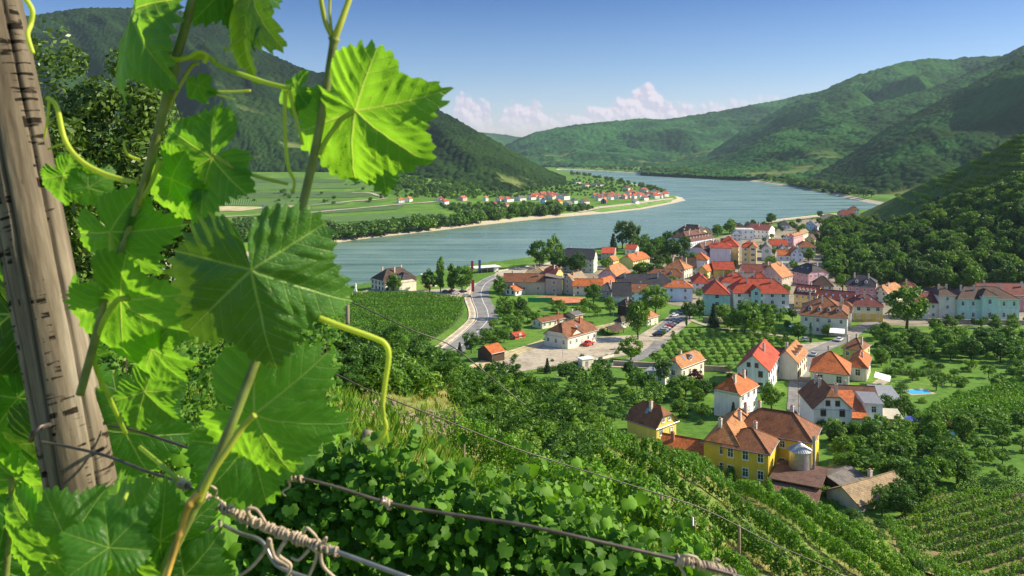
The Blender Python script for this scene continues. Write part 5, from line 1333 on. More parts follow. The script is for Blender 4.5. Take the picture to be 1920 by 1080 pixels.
scatter([(900, 600), (960, 612), (1000, 626), (930, 650), (890, 645)], 9, ['orchard', 'broad'], (3.5, 6), label='garden tree between the road and the red hut', group=OG, name='fruit_tree', seed=2)
scatter([(1090, 705), (1225, 712), (1240, 770), (1160, 790), (1080, 745)], 16, ['broad', 'orchard', 'dark'], (4.5, 7.5), gap=5, label='leafy tree on the meadow left of the half-hip villa', group='trees of the left meadow', seed=3)
scatter([(1235, 735), (1330, 715), (1345, 770), (1300, 800), (1270, 780)], 9, ['broad', 'orchard', 'dark'], (4, 6.5), gap=4.5, label='garden tree between the small yellow house and the villa', group='trees of the middle garden', seed=4)
scatter([(1650, 655), (1740, 640), (1925, 645), (1925, 690), (1800, 680), (1700, 672)], 31, ['broad', 'orchard', 'dark'], (5, 8.5), gap=5.5, label='dense tree in the dark belt of the right gardens', group='trees of the right garden belt', seed=5)
scatter([(1660, 690), (1800, 695), (1925, 700), (1925, 725), (1760, 735), (1700, 725)], 13, 'orchard', (3.2, 5), gap=9, label='small fruit tree standing free on the pool lawn', group='fruit trees on the pool lawn', name='fruit_tree', seed=6)
scatter([(1560, 830), (1680, 815), (1925, 790), (1925, 830), (1850, 860), (1840, 930), (1700, 930), (1620, 900), (1560, 890)], 40, ['broad', 'orchard', 'dark', 'orchard'], (3.5, 6.5), gap=4.2, label='garden tree in the thicket below the white farmhouse', group='trees of the lower right gardens', seed=7)
scatter([(1640, 620), (1665, 618), (1672, 700), (1650, 700)], 7, ['broad', 'dark'], (5, 7), gap=4, label='tree along the garden edge right of the lane', group='trees along the right garden edge', seed=8)
scatter([(1840, 850), (1925, 840), (1925, 900), (1850, 920)], 5, 'orchard', (3, 4.4), gap=8, label='young tree with pale trunk on the lower right lawn', group='young trees on the lower right lawn', name='fruit_tree', seed=9)
scatter([(1620, 945), (1700, 925), (1740, 935), (1700, 975), (1650, 985)], 11, ['dark', 'broad'], (4.5, 7), gap=3.6, label='bushy dark tree beside the stone-roofed house', group='trees round the stone-roofed house', seed=10)
scatter([(1335, 580), (1500, 596), (1500, 640), (1420, 632), (1350, 622)], 24, ['broad', 'light', 'dark'], (4, 7.5), gap=4.5, label='garden tree below the school and the shop terrace', group='trees below the school', seed=11)
scatter([(1260, 470), (1300, 500), (1250, 515), (1190, 512), (1200, 480)], 14, ['dark', 'broad'], (6, 10), gap=6, label='tree in the green gap between the riverside houses', group='trees in the riverside gap', seed=12)
scatter([(1180, 470), (1260, 448), (1290, 440), (1290, 455), (1200, 478)], 14, ['broad', 'willow', 'dark'], (6, 10), gap=7, label='tree on the river bank before the hotel', group='trees on the village bank', seed=13)
scatter([(1355, 430), (1460, 412), (1540, 408), (1540, 425), (1460, 440), (1400, 445)], 22, ['broad', 'willow'], (5, 9), gap=10, label='tree in the gardens of the upper village by the river', group='trees of the upper village', seed=14)
scatter([(1500, 440), (1560, 425), (1580, 470), (1560, 530), (1540, 500), (1528, 470)], 26, ['broad', 'dark'], (6, 10), gap=6, label='tree at the foot of the terraced hill by the railway', group='trees by the railway', seed=15)
scatter([(1770, 606), (1925, 606), (1925, 616), (1770, 616)], 12, ['broad', 'dark'], (3, 4.5), gap=5, label='bush in front of the wall below the mint villa', group='bushes under the mint villa', name='bush', seed=16, cat='bush')
scatter([(1640, 740), (1700, 765), (1720, 790), (1680, 800), (1640, 780)], 8, ['broad', 'dark'], (3, 5), gap=3.5, label='round bush at the grey-roofed annexe', group='bushes by the annexe', name='bush', seed=17, cat='bush')
scatter([(1120, 640), (1230, 668), (1225, 690), (1370, 700), (1370, 690), (1240, 680)], 8, ['orchard'], (2.5, 4), gap=5, label='small tree along the stone wall', group='trees along the stone wall', seed=18)
scatter([(900, 575), (1240, 570), (1500, 590), (1500, 690), (1330, 800), (1230, 780), (1050, 720), (900, 640)], 60, ['shrub'], (1.0, 2.2), gap=4, label='low garden bush in the village gardens between road and lane', group='bushes of the village gardens', name='bush', seed=41, cat='bush')
scatter([(1640, 640), (1925, 640), (1925, 900), (1560, 890), (1560, 820), (1660, 770)], 70, ['shrub'], (1.0, 2.4), gap=4, label='low garden bush in the large gardens on the right', group='bushes of the right gardens', name='bush', seed=42, cat='bush')
scatter([(1180, 500), (1400, 440), (1540, 415), (1540, 520), (1500, 560), (1300, 570), (1100, 560)], 46, ['broad', 'dark', 'light'], (3, 6), gap=5, label='small tree squeezed between the village houses', group='small trees between the village houses', seed=43)
# regular young orchard in rows
for i in range(9):
    for j in range(15):
        a = (i + .5) / 9; b_ = (j + .5) / 15
        x = 1235 + (1490 - 1235) * b_ + (1 - a) * 40 - 20; y = 690 - a * 62 - b_ * 6
        p = valley(x, y)
        if inhouse(p.x, p.y, 1) or onroad(p.x, p.y, 4): continue
        p = p + Vector((random.uniform(-.6, .6), random.uniform(-.6, .6), 0))
        tree('orchard', p, random.uniform(2.3, 3.3), random.uniform(.7, 1.0), 'fruit_tree', 'young fruit tree in the planted rows between villa and school', 'fruit trees in planted rows', 'tree')
# far bank willows, two deep
WB = 'trees on the far river bank'
g = random.Random(5)
for k in range(118):
    t = g.random(); x = 556 + t * 520; y = np.interp(x, [540, 600, 700, 820, 900, 1000, 1080], [471, 458, 445, 431, 419, 408, 400]) - abs(g.gauss(0, 5.0)) - .3
    if x > 1050: continue
    p = valley(x, y); tree('far', p, g.uniform(10, 18), g.uniform(.9, 1.35), 'riverside_tree', 'rounded tree in the belt along the far river bank', WB)
for k in range(96):
    t = g.random() ** 1.0; x = 1080 + t * 560; y = np.interp(x, [1080, 1200, 1280, 1400, 1480, 1560, 1600, 1660], [317, 322, 329, 335, 345, 358, 368, 376]) - abs(g.gauss(0, 3.0))
    p = valley(x, y); tree('far', p, g.uniform(12, 20), g.uniform(.9, 1.4), 'riverside_tree', 'tree on the bank below the right-hand wooded slopes', 'trees on the upper right bank')
for k in range(46):
    t = g.random(); x = 1070 + t * 180; y = np.interp(x, [1070, 1140, 1190, 1225, 1260], [326, 337, 347, 358, 366]) + g.uniform(0, 3)
    p = valley(x, y); tree('far', p, g.uniform(9, 15), g.uniform(.8, 1.2), 'riverside_tree', 'tree on the back shore of the river point', 'trees on the back shore of the point')

# masses that nobody could count: instanced crowns on a point mesh
def gn_scatter(name, pts, scl, kinds, lab=None, cat=None):
    me = bpy.data.meshes.new(name); me.from_pydata([tuple(p) for p in pts], [], [])
    a = me.attributes.new('scl', 'FLOAT', 'POINT'); a.data.foreach_set('value', np.asarray(scl, np.float32))
    o = link(name, me, None, kind='stuff', label=lab, cat=cat)
    ng = bpy.data.node_groups.new(name, 'GeometryNodeTree')
    ng.interface.new_socket('Geometry', in_out='INPUT', socket_type='NodeSocketGeometry'); ng.interface.new_socket('Geometry', in_out='OUTPUT', socket_type='NodeSocketGeometry')
    gi = ng.nodes.new('NodeGroupInput'); go = ng.nodes.new('NodeGroupOutput'); ip = ng.nodes.new('GeometryNodeInstanceOnPoints'); jn = ng.nodes.new('GeometryNodeJoinGeometry')
    for k in kinds:
        oi = ng.nodes.new('GeometryNodeObjectInfo'); oi.inputs['Object'].default_value = k; oi.inputs['As Instance'].default_value = True
        ng.links.new(oi.outputs['Geometry'], jn.inputs[0])
    ip.inputs['Pick Instance'].default_value = True
    ri = ng.nodes.new('FunctionNodeRandomValue'); ri.data_type = 'INT'; ri.inputs[4].default_value = 0; ri.inputs[5].default_value = len(kinds) - 1
    rr = ng.nodes.new('FunctionNodeRandomValue'); rr.data_type = 'FLOAT_VECTOR'; rr.inputs[0].default_value = (0, 0, 0); rr.inputs[1].default_value = (0, 0, 6.28)
    na = ng.nodes.new('GeometryNodeInputNamedAttribute'); na.data_type = 'FLOAT'; na.inputs[0].default_value = 'scl'
    ng.links.new(gi.outputs[0], ip.inputs['Points']); ng.links.new(jn.outputs[0], ip.inputs['Instance']); ng.links.new(ri.outputs[2], ip.inputs['Instance Index'])
    ng.links.new(rr.outputs[0], ip.inputs['Rotation']); ng.links.new(na.outputs[0], ip.inputs['Scale']); ng.links.new(ip.outputs[0], go.inputs[0])
    md = o.modifiers.new('scatter', 'NODES'); md.node_group = ng; return o
def crown_objs(kind, n=3):
    """one crown mesh each, taken from trees already standing in the scene"""
    out = []
    for v in range(n):
        me = proto(kind, v)[0]
        for o in bpy.data.objects:
            if o.data is me: out.append(o); break
    return out
# the wood on the terraced hill
g = random.Random(8); P = []; S = []
while len(P) < 1250:
    x = g.uniform(1550, 2150); t = g.random()
    f, c = np.interp(x, DPX, DF), np.interp(x, DPX, DC); Y = f - 8 + (c - f) * t; X = (x - 960) / F * Y
    edge = np.interp(x, [1550, 1590, 1640, 1700, 1760, 1850, 2150], [.95, .80, .50, .5, .56, .50, .56])
    if t > edge + .16 * (float(fbm(X * .02, Y * .02, 60)) - .5) * 2: continue
    z = float(HH(np.array([X]), np.array([Y]))[0]); P.append((X, Y, z - .8)); S.append(g.uniform(.45, 1.5))
gn_scatter('hillside_wood', P, S, crown_objs('broad', 3) + crown_objs('dark', 1) + crown_objs('willow', 2) + crown_objs('light', 1) + crown_objs('conifer', 1))
# bushes and orchards on the plain over the river
P = []; S = []
def plain_pts(poly, n, s0, s1):
    xs = [p[0] for p in poly]; ys = [p[1] for p in poly]; k = 0
    while k < n:
        x, y = g.uniform(min(xs), max(xs)), g.uniform(min(ys), max(ys))
        if not in_poly(poly, x, y): continue
        p = valley(x, y)
        if inhouse(p.x, p.y, 4): continue
        P.append((p.x, p.y, p.z - 1)); S.append(g.uniform(s0, s1)); k += 1
plain_pts([(400, 428), (560, 425), (640, 432), (760, 428), (860, 408), (1000, 398), (1060, 396), (1050, 402), (900, 416), (740, 438), (600, 452), (400, 455)], 420, .6, 1.1)
plain_pts([(390, 412), (560, 412), (600, 425), (400, 430)], 120, .4, .8)
plain_pts([(820, 386), (960, 382), (1100, 388), (1120, 394), (1040, 400), (860, 404)], 260, .45, .9)
plain_pts([(700, 368), (860, 362), (1010, 356), (1060, 340), (1090, 332), (1160, 342), (1230, 358), (1180, 356), (1100, 356), (1060, 364), (990, 368), (860, 374)], 420, .4, .9)
plain_pts([(1060, 356), (1180, 352), (1190, 362), (1060, 370)], 60, .4, .7)
plain_pts([(740, 330), (860, 345), (1000, 345), (1010, 358), (820, 366), (700, 360)], 260, .8, 1.3)
plain_pts([(370, 340), (720, 340), (740, 382), (370, 386)], 40, .4, .9)
plain_pts([(1100, 300), (1200, 300), (1400, 318), (1540, 340), (1600, 360), (1560, 360), (1400, 333), (1280, 326), (1100, 316)], 300, .9, 1.6)
plain_pts([(1000, 306), (1090, 306), (1090, 316), (1000, 317)], 60, .9, 1.6)
gn_scatter('riverside_scrub', P, S, crown_objs('far', 4))

# ---------------------------------------------------------------- vine rows
def row_mesh(S, hgt, thick_, per, size, seed, z0=.55, step=1.1):
    """foliage panel along world points S"""
    g = np.random.default_rng(seed); C = []; rad = []
    for p in S:
        nz = g.integers(2, 4) if hgt > 1 else 2
        for k in range(3):
            C.append((p[0] + g.normal(0, thick_ * .4), p[1] + g.normal(0, thick_ * .4), p[2] + z0 + (k + .5) / 3 * (hgt - z0) + g.normal(0, .09))); rad.append(g.uniform(.8, 1.25) * max(thick_, step * .45))
    return leafcloud(C, np.array(rad), per, size, seed, elong=1.25)
def along(P, step, fn):
    out = []; P = [Vector((p[0], p[1], 0)) for p in P]; P = spline(P, 8) if len(P) > 2 else P
    acc = 0
    for a, b_ in zip(P, P[1:]):
        L = (b_ - a).length; t = acc
        while t < L:
            q = a + (b_ - a) * (t / L); out.append((q.x, q.y)); t += step
        acc = t - L
    A = np.array(out); z = fn(A[:, 0], A[:, 1]); return [(x, y, float(w_)) for (x, y), w_ in zip(out, z)]
def vine_row(P, label, group, hgt=1.9, thick_=.42, per=44, size=.19, step=1.0, seed=0, posts=0, fn=H, mat=None, stems=True, lab_cat='vine row'):
    S = along(P, step, fn)
    if len(S) < 3: return None
    c = S[len(S) // 2]; r = empty('vine_row', c, label=label, cat=lab_cat, group=group)
    V, Fc = row_mesh(S, hgt, thick_, per, size, seed); V = V - np.array(c)
    link('foliage', mesh_np('foliage', V, Fc, [mat or LM_VINE]), r)
    if stems:
        mb = MB(); gg = random.Random(seed)
        for p in S:
            q = Vector(p) - Vector(c); mb.tube([q + Vector((0, 0, -.2)), q + Vector((gg.uniform(-.08, .08), gg.uniform(-.05, .05), .5)), q + Vector((gg.uniform(-.15, .15), 0, 1.0))], [.035, .03, .02], 5)
        mb.tube([Vector(p) - Vector(c) + Vector((0, 0, .7)) for p in S], .02, 4)
        mb.build('stems', M_BARK, r)
    if posts:
        for k in range(0, len(S), posts):
            q = Vector(S[k]) - Vector(c); mb = MB(); mb.box(-.045, .045, -.045, .045, -.4, hgt + .15)
            o = mb.build('post', M_POST, r); o.location = q
    return r
M_POST = plain('weathered_post', (.22, .18, .13), .9, 0, .3, 6)

RG = 'vine rows on the slope above the yellow manor'
rows_ = [
    ([(1130, 842), (1175, 850), (1240, 866), (1300, 884), (1375, 898)], 'highest vine row on the slope, just above the manor roofs'),
    ([(1075, 915), (1130, 950), (1190, 1000), (1250, 1050), (1320, 1112)], 'vine row nearest the bottom-centre leaves, first of the long parallel rows'),
    ([(1130, 890), (1200, 940), (1270, 998), (1340, 1055), (1410, 1112)], 'second of the long parallel vine rows from the left'),
    ([(1180, 870), (1260, 925), (1350, 998), (1420, 1052), (1490, 1110)], 'third of the long parallel vine rows from the left'),
    ([(1262, 885), (1340, 932), (1430, 1000), (1500, 1055), (1570, 1112)], 'fourth of the long parallel vine rows, starting below the highest row'),
    ([(1345, 900), (1420, 940), (1505, 1000), (1580, 1058), (1650, 1115)], 'fifth of the long parallel vine rows, passing in front of the open barn'),
    ([(1440, 925), (1510, 965), (1590, 1025), (1660, 1080), (1710, 1120)], 'sixth of the long parallel vine rows, left of the dry grass bank'),
    ([(1540, 975), (1610, 1020), (1680, 1075), (1730, 1115)], 'seventh and shortest of the long parallel vine rows, against the yellow grass bank')]
for i, (P_, lb) in enumerate(rows_):
    W = [hit(x, y, H, 12) for x, y in P_]
    vine_row([(w_.x, w_.y) for w_ in W], lb, RG, hgt=2.7, per=95, size=.23, thick_=.55, step=.9, seed=i, posts=6, stems=True)
# the row with the visible trunks in the middle
W = [hit(x, y, H, 12) for x, y in [(852, 850), (905, 872), (960, 905), (1040, 960), (1120, 1040)]]
vine_row([(w_.x, w_.y) for w_ in W], 'tall vine row with bare trunks right of the dry grass slope', RG, hgt=2.6, thick_=.6, per=150, size=.15, step=.7, seed=31, posts=5)
W = [hit(x, y, H, 12) for x, y in [(940, 1000), (1020, 1050), (1120, 1120)]]
vine_row([(w_.x, w_.y) for w_ in W], 'vine row just beyond the nearest leaves', RG, hgt=2.2, thick_=.6, per=150, size=.15, step=.7, seed=32)
W = [hit(x, y, H, 12) for x, y in [(585, 640), (650, 650), (700, 660), (760, 672)]]
vine_row([(w_.x, w_.y) for w_ in W], 'vine row on the shoulder of the slope with a leaning post', RG, hgt=2.6, thick_=.7, per=90, size=.18, step=.8, seed=33, posts=7)

# flat vineyard by the river
VP = [(640, 556), (690, 549), (800, 553), (872, 563), (868, 592), (845, 617), (800, 648), (700, 660), (600, 640), (600, 565)]
VW = [tuple(valley(*p)[:2]) for p in VP]; ys = [p[1] for p in VW]; ang = R(3)
k = 0; Y = min(ys)
while Y < max(ys):
    xs = [x for x in np.arange(-110, 0, 1.0) if in_poly(VW, x, Y + x * math.tan(ang))]
    if len(xs) > 6:
        vine_row([(xs[0], Y + xs[0] * math.tan(ang)), (xs[-1], Y + xs[-1] * math.tan(ang))], 'vine row of the flat vineyard between road and river manor', 'vine rows of the riverside vineyard', hgt=1.9, thick_=.5, per=14, size=.45, step=1.2, seed=200 + k, stems=False, fn=floor_h)
    k += 1; Y += 2.7
# lower right vineyard rows, running away to the right
VP = [(1655, 1000), (1742, 932), (1860, 934), (1960, 944), (2000, 1130), (1700, 1130)]
VW = [tuple(valley(*p)[:2]) for p in VP]
cx, cy = np.mean([p[0] for p in VW]), np.mean([p[1] for p in VW]); a = R(24); e1 = (math.cos(a), math.sin(a)); e2 = (-e1[1], e1[0])
for k in range(-14, 15):
    pts = [(cx + e1[0] * s + e2[0] * k * 2.9, cy + e1[1] * s + e2[1] * k * 2.9) for s in np.arange(-60, 60, 1.0)]
    pts = [p for p in pts if in_poly(VW, *p)]
    if len(pts) > 6: vine_row([pts[0], pts[-1]], 'vine row of the flat vineyard in the lower right corner', 'vine rows in the lower right corner', hgt=1.9, thick_=.36, per=60, size=.22, step=.9, seed=300 + k, stems=False, fn=H, posts=9)
# vine block right of the pool lawn
VP = [(1722, 790), (1760, 762), (1860, 728), (1960, 700), (1960, 800), (1860, 806), (1780, 806)]
VW = [tuple(valley(*p)[:2]) for p in VP]; cx, cy = np.mean([p[0] for p in VW]), np.mean([p[1] for p in VW]); a = R(12); e1 = (math.cos(a), math.sin(a)); e2 = (-e1[1], e1[0])
for k in range(-22, 23):
    pts = [(cx + e1[0] * s + e2[0] * k * 2.4, cy + e1[1] * s + e2[1] * k * 2.4) for s in np.arange(-60, 60, 1.0)]
    pts = [p for p in pts if in_poly(VW, *p)]
    if len(pts) > 6: vine_row([pts[0], pts[-1]], 'vine row of the dense block right of the swimming pool', 'vine rows right of the pool', hgt=1.9, thick_=.5, per=20, size=.36, step=1.1, seed=400 + k, stems=False, fn=floor_h)
# terraces on the right hill: rows along the contour
n = 0
for zl in np.arange(9, 150, 3.4):
    pts = []
    for x in np.arange(1575, 2060, 6.0):
        f, c, zc = np.interp(x, DPX, DF), np.interp(x, DPX, DC), np.interp(x, DPX, DZ)
        q = (zl - 4) / max(zc - 4, .1)
        if 0 < q <= 1:
            t = q ** (1 / .85)
            lo = np.interp(x, [1575, 1640, 1700, 1760, 1850, 2000], [.5, .45, .5, .55, .50, .56])
            if t > lo and t < .985:
                Y = f + (c - f) * t; pts.append(((x - 960) / F * Y, Y)); continue
        if len(pts) > 3: break
    runs = []; cur = []
    for q in pts:
        if fbm(q[0] * .045, q[1] * .02 + zl, 71, 2) > .43: cur.append((q[0], q[1] + 2.2 * (float(fbm(q[0] * .05, zl, 72, 2)) - .5)))
        else:
            if len(cur) > 3: runs.append(cur)
            cur = []
    if len(cur) > 3: runs.append(cur)
    for pts in runs:
        vine_row(pts, 'contour vine row on the terraced hill right of the village', 'vine rows on the terraced hill', hgt=2.8, thick_=.9, per=20, size=.7, step=1.9, seed=500 + n, stems=False, fn=hillD, mat=LM_LIGHT); n += 1

# ---------------------------------------------------------------- shrubs and grass of the near slope
g = random.Random(21); cnt = 0
SH = [(600, 640), (700, 650), (780, 668), (830, 690), (900, 705), (1000, 720), (1100, 770), (1130, 812), (1110, 840), (1060, 870), (1040, 900), (1000, 890), (960, 860), (900, 800), (830, 740), (740, 730), (640, 740)]
pts = []
while cnt < 190:
    x, y = g.uniform(590, 1240), g.uniform(640, 985)
    if not in_poly(SH, x, y): continue
    p = hit(x, y, H, 15)
    if p.y > 150 or p.y < 15: continue
    if x < 860 and g.random() < .62: continue
    if any((p.x - q.x) ** 2 + (p.y - q.y) ** 2 < 2.4 for q in pts): continue
    pts.append(p); k = g.choice(('shrub', 'feather', 'shrub', 'feather', 'shrub'))
    hh = g.uniform(1.6, 3.4) * (1.0 if p.y > 40 else .6)
    tree(k, p - Vector((0, 0, .2)), hh, g.uniform(.9, 1.4), 'shrub', 'leafy shrub in the thicket covering the slope above the station', 'shrubs on the near slope', 'shrub'); cnt += 1
for (x, y, hp, wd, kd, lb) in [(984, 765, 70, .9, 'broad', 'bushy young tree rising at the slope edge below the station yard'), (925, 740, 44, 1.3, 'light', 'light shrub at the slope edge below the wooden shed'), (850, 715, 40, 1.3, 'shrub', 'shrub above the bare stones of the slope'),
                               (1120, 800, 50, 1.4, 'feather', 'feathery shrub on the slope edge left of the small yellow house'), (1060, 790, 56, 1.5, 'feather', 'feathery shrub below the meadow'), (655, 700, 90, 1.3, 'dark', 'dark bush beside the long green tendril')]:
    p = hit(x, y, H, 15); tree(kd, p, hp / F * p.y, wd, 'shrub' if kd != 'broad' else 'tree', lb, None, 'shrub')
for x, y in [(1480, 940), (1560, 950), (1600, 975), (1650, 1010), (1700, 1010), (1740, 1030), (1720, 1070), (1540, 925), (1580, 935), (1680, 1050), (1650, 990), (1510, 930), (1620, 1000)]:
    p = hit(x, y, H, 15); tree('shrub', p, g.uniform(1.3, 2.4), 1.3, 'shrub', 'low shrub on the dry bank beside the open barn', 'shrubs on the dry bank', 'shrub')
# big dark tree behind the vine leaves, left
p = hit(215, 640, H, 20); c0 = Vector((-14.0, 26.0, float(H(np.array([-14.0]), np.array([26.0]))[0])))
def walnut():
    g = np.random.default_rng(4); r = empty('large_tree', c0, label='large dark tree with small glossy leaves behind the vine leaves', cat='tree')
    n = 170; d = g.normal(size=(n, 3)); d /= np.linalg.norm(d, axis=1)[:, None]
    C = d * g.uniform(.25, 1, (n, 1)) ** .45 * np.array([3.9, 3.4, 4.4]) * (1 + .12 * np.sin(d[:, :1] * 6)) + np.array([.6, 0, 5.3]); C[:40] += np.array([-2.6, 0, 1.2]); C[C[:, 2] < .6] += np.array([0, 0, 1.2])
    V, Fc = leafcloud(C, g.uniform(.5, .95, n), 210, .13, 5, elong=1.9)
    link('crown', mesh_np('crown', V, Fc, [leafmat('leaves_walnut', (.02, .060, .008), (.15, .25, .04), .25, .35)]), r); link('trunk', trunk_mesh(6, .22, 9, 3, 2.8), r)
walnut()

def grass(name, poly, n, h0, h1, w_, mat, seed, ymax=150, y0=5.0, cover=None):
    g = np.random.default_rng(seed); V = []; px = g.uniform(min(p[0] for p in poly), max(p[0] for p in poly), n * 3)
    Yv = np.exp(g.uniform(math.log(y0), math.log(ymax), n * 3)); X = (px - 960) / F * Yv; Z = H(X, Yv); py = HY + (ZC - Z) / Yv * F
    ok = np.array([in_poly(poly, a, b_) for a, b_ in zip(px, py)]); X, Yv, Z = X[ok][:n], Yv[ok][:n], Z[ok][:n]; m = len(X)
    B = 7; X, Y_, Z = (np.repeat(q, B) for q in (X, Yv, Z)); K = m * B
    bx = X + g.normal(0, .16, K); by = Y_ + g.normal(0, .16, K); a = g.uniform(0, 6.28, K); L = g.uniform(h0, h1, K); w2 = w_ * (.6 + Y_ / 60)
    lx, ly = np.cos(a) * L * .45, np.sin(a) * L * .45; tx, ty = -np.sin(a) * w2, np.cos(a) * w2
    p0 = np.stack([bx - tx, by - ty, Z - .05], 1); p1 = np.stack([bx + tx, by + ty, Z - .05], 1); p2 = np.stack([bx + lx + tx * .2, by + ly + ty * .2, Z + L], 1); p3 = np.stack([bx + lx * .4 - tx * .8, by + ly * .4 - ty * .8, Z + L * .6], 1)
    V = np.stack([p0, p1, p2, p3], 1).reshape(-1, 3); return link(name, mesh_np(name, V, np.arange(K * 4).reshape(-1, 4), [mat]), kind='stuff')
SL = [(300, 560), (600, 600), (780, 640), (900, 690), (1050, 740), (1200, 800), (1300, 850), (1450, 900), (1600, 930), (1800, 1100), (300, 1100)]
grass('grass', SL, 11000, .15, .45, .010, LM_GRASS, 1)
grass('weeds', SL, 3500, .2, .6, .018, LM_LIGHT, 2)
grass('undergrowth', [(300, 560), (600, 600), (900, 690), (1200, 800), (1250, 1100), (300, 1100)], 2500, .3, .9, .035, LM_BROAD, 3)
# ================================================================== FOREGROUND
def fp(px, py, Y): return Vector(((px - 960) / F * Y, Y, ZC - (py - HY) / F * Y))

def leaf_material(old=False):  # old: same leaf, its shade put into the material as lower translucency
    m, nt, b = newmat('shaded_grape_leaf' if old else 'grape_leaf')
    uv = N(nt, 'ShaderNodeUVMap', uv_map='vein').outputs[0]; sp = N(nt, 'ShaderNodeSeparateXYZ'); nt.links.new(uv, sp.inputs[0]); s, d = sp.outputs[0], sp.outputs[1]
    fl = N(nt, 'ShaderNodeUVMap', uv_map='flat').outputs[0]
    ad = math_(nt, 'ABSOLUTE', d)
    w_ = math_(nt, 'SUBTRACT', .022, math_(nt, 'MULTIPLY', s, .016))
    main = math_(nt, 'MULTIPLY', math_(nt, 'LESS_THAN', ad, 9), math_(nt, 'SUBTRACT', 1.0, math_(nt, 'SMOOTHSTEP' if False else 'DIVIDE', ad, w_)))
    main = math_(nt, 'MAXIMUM', main, 0.0)
    q = math_(nt, 'MULTIPLY', math_(nt, 'SUBTRACT', s, math_(nt, 'MULTIPLY', ad, .85)), 7.0)
    pp = math_(nt, 'PINGPONG', q, .5)
    sec = math_(nt, 'MAXIMUM', math_(nt, 'SUBTRACT', 1.0, math_(nt, 'DIVIDE', pp, .055)), 0.0)
    vor = N(nt, 'ShaderNodeTexVoronoi'); vor.feature = 'DISTANCE_TO_EDGE'; vor.inputs['Scale'].default_value = 26; nt.links.new(fl, vor.inputs['Vector'])
    net = math_(nt, 'MAXIMUM', math_(nt, 'SUBTRACT', 1.0, math_(nt, 'DIVIDE', vor.outputs[0], .06)), 0.0)
    n = noise(nt, 3.0, 5, fl, .6); oi = N(nt, 'ShaderNodeObjectInfo').outputs['Random']
    f = math_(nt, 'ADD', math_(nt, 'MULTIPLY', n, .5), math_(nt, 'MULTIPLY', oi, .5))
    base = ramp(nt, f, [(.2, (.010, .055, .008)), (.5, (.022, .095, .010)), (.8, (.055, .16, .014))]).outputs[0]
    spots = ramp(nt, noise(nt, 9.0, 2, fl), [(.70, (1, 1, 1)), (.78, (.75, .6, .35))]).outputs[0]
    base = mixc(nt, 1.0, base, spots, 'MULTIPLY')
    v = math_(nt, 'MINIMUM', math_(nt, 'ADD', main, math_(nt, 'ADD', math_(nt, 'MULTIPLY', sec, .5), math_(nt, 'MULTIPLY', net, .10))), 1.0)
    c = mixc(nt, v, base, (.26, .42, .07)); nt.links.new(c, b.inputs['Base Color'])
    b.inputs['Roughness'].default_value = .42; b.inputs['Specular IOR Level'].default_value = .35
    hgt = math_(nt, 'ADD', math_(nt, 'MULTIPLY', main, -1.0), math_(nt, 'ADD', math_(nt, 'MULTIPLY', sec, -.6), math_(nt, 'MULTIPLY', net, -.22)))
    bp = N(nt, 'ShaderNodeBump'); bp.inputs['Strength'].default_value = .55; bp.inputs['Distance'].default_value = .0022
    nt.links.new(hgt, bp.inputs['Height']); nt.links.new(bp.outputs[0], b.inputs['Normal'])
    t = N(nt, 'ShaderNodeBsdfTranslucent'); tc = mixc(nt, v, mixc(nt, f, (.17, .55, .02), (.46, .90, .04)), (.70, .85, .12)); nt.links.new(tc, t.inputs[0]); nt.links.new(bp.outputs[0], t.inputs['Normal'])
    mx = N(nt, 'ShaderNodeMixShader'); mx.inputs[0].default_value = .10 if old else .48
    nt.links.new(b.outputs[0], mx.inputs[1]); nt.links.new(t.outputs[0], mx.inputs[2]); nt.links.new(mx.outputs[0], nt.nodes['Material Output'].inputs[0])
    return m
M_LEAF = leaf_material(); M_LEAF_SHADED = leaf_material(True)
LT = [(0, 1.0), (9, .90), (20, .80), (28, .74), (34, .76), (46, .90), (56, .97), (66, .90), (78, .76), (86, .72), (96, .77), (108, .76), (120, .74), (136, .68), (152, .62), (164, .52), (173, .36), (180, .05)]
VA = np.radians([0, 56, -56, 112, -112])

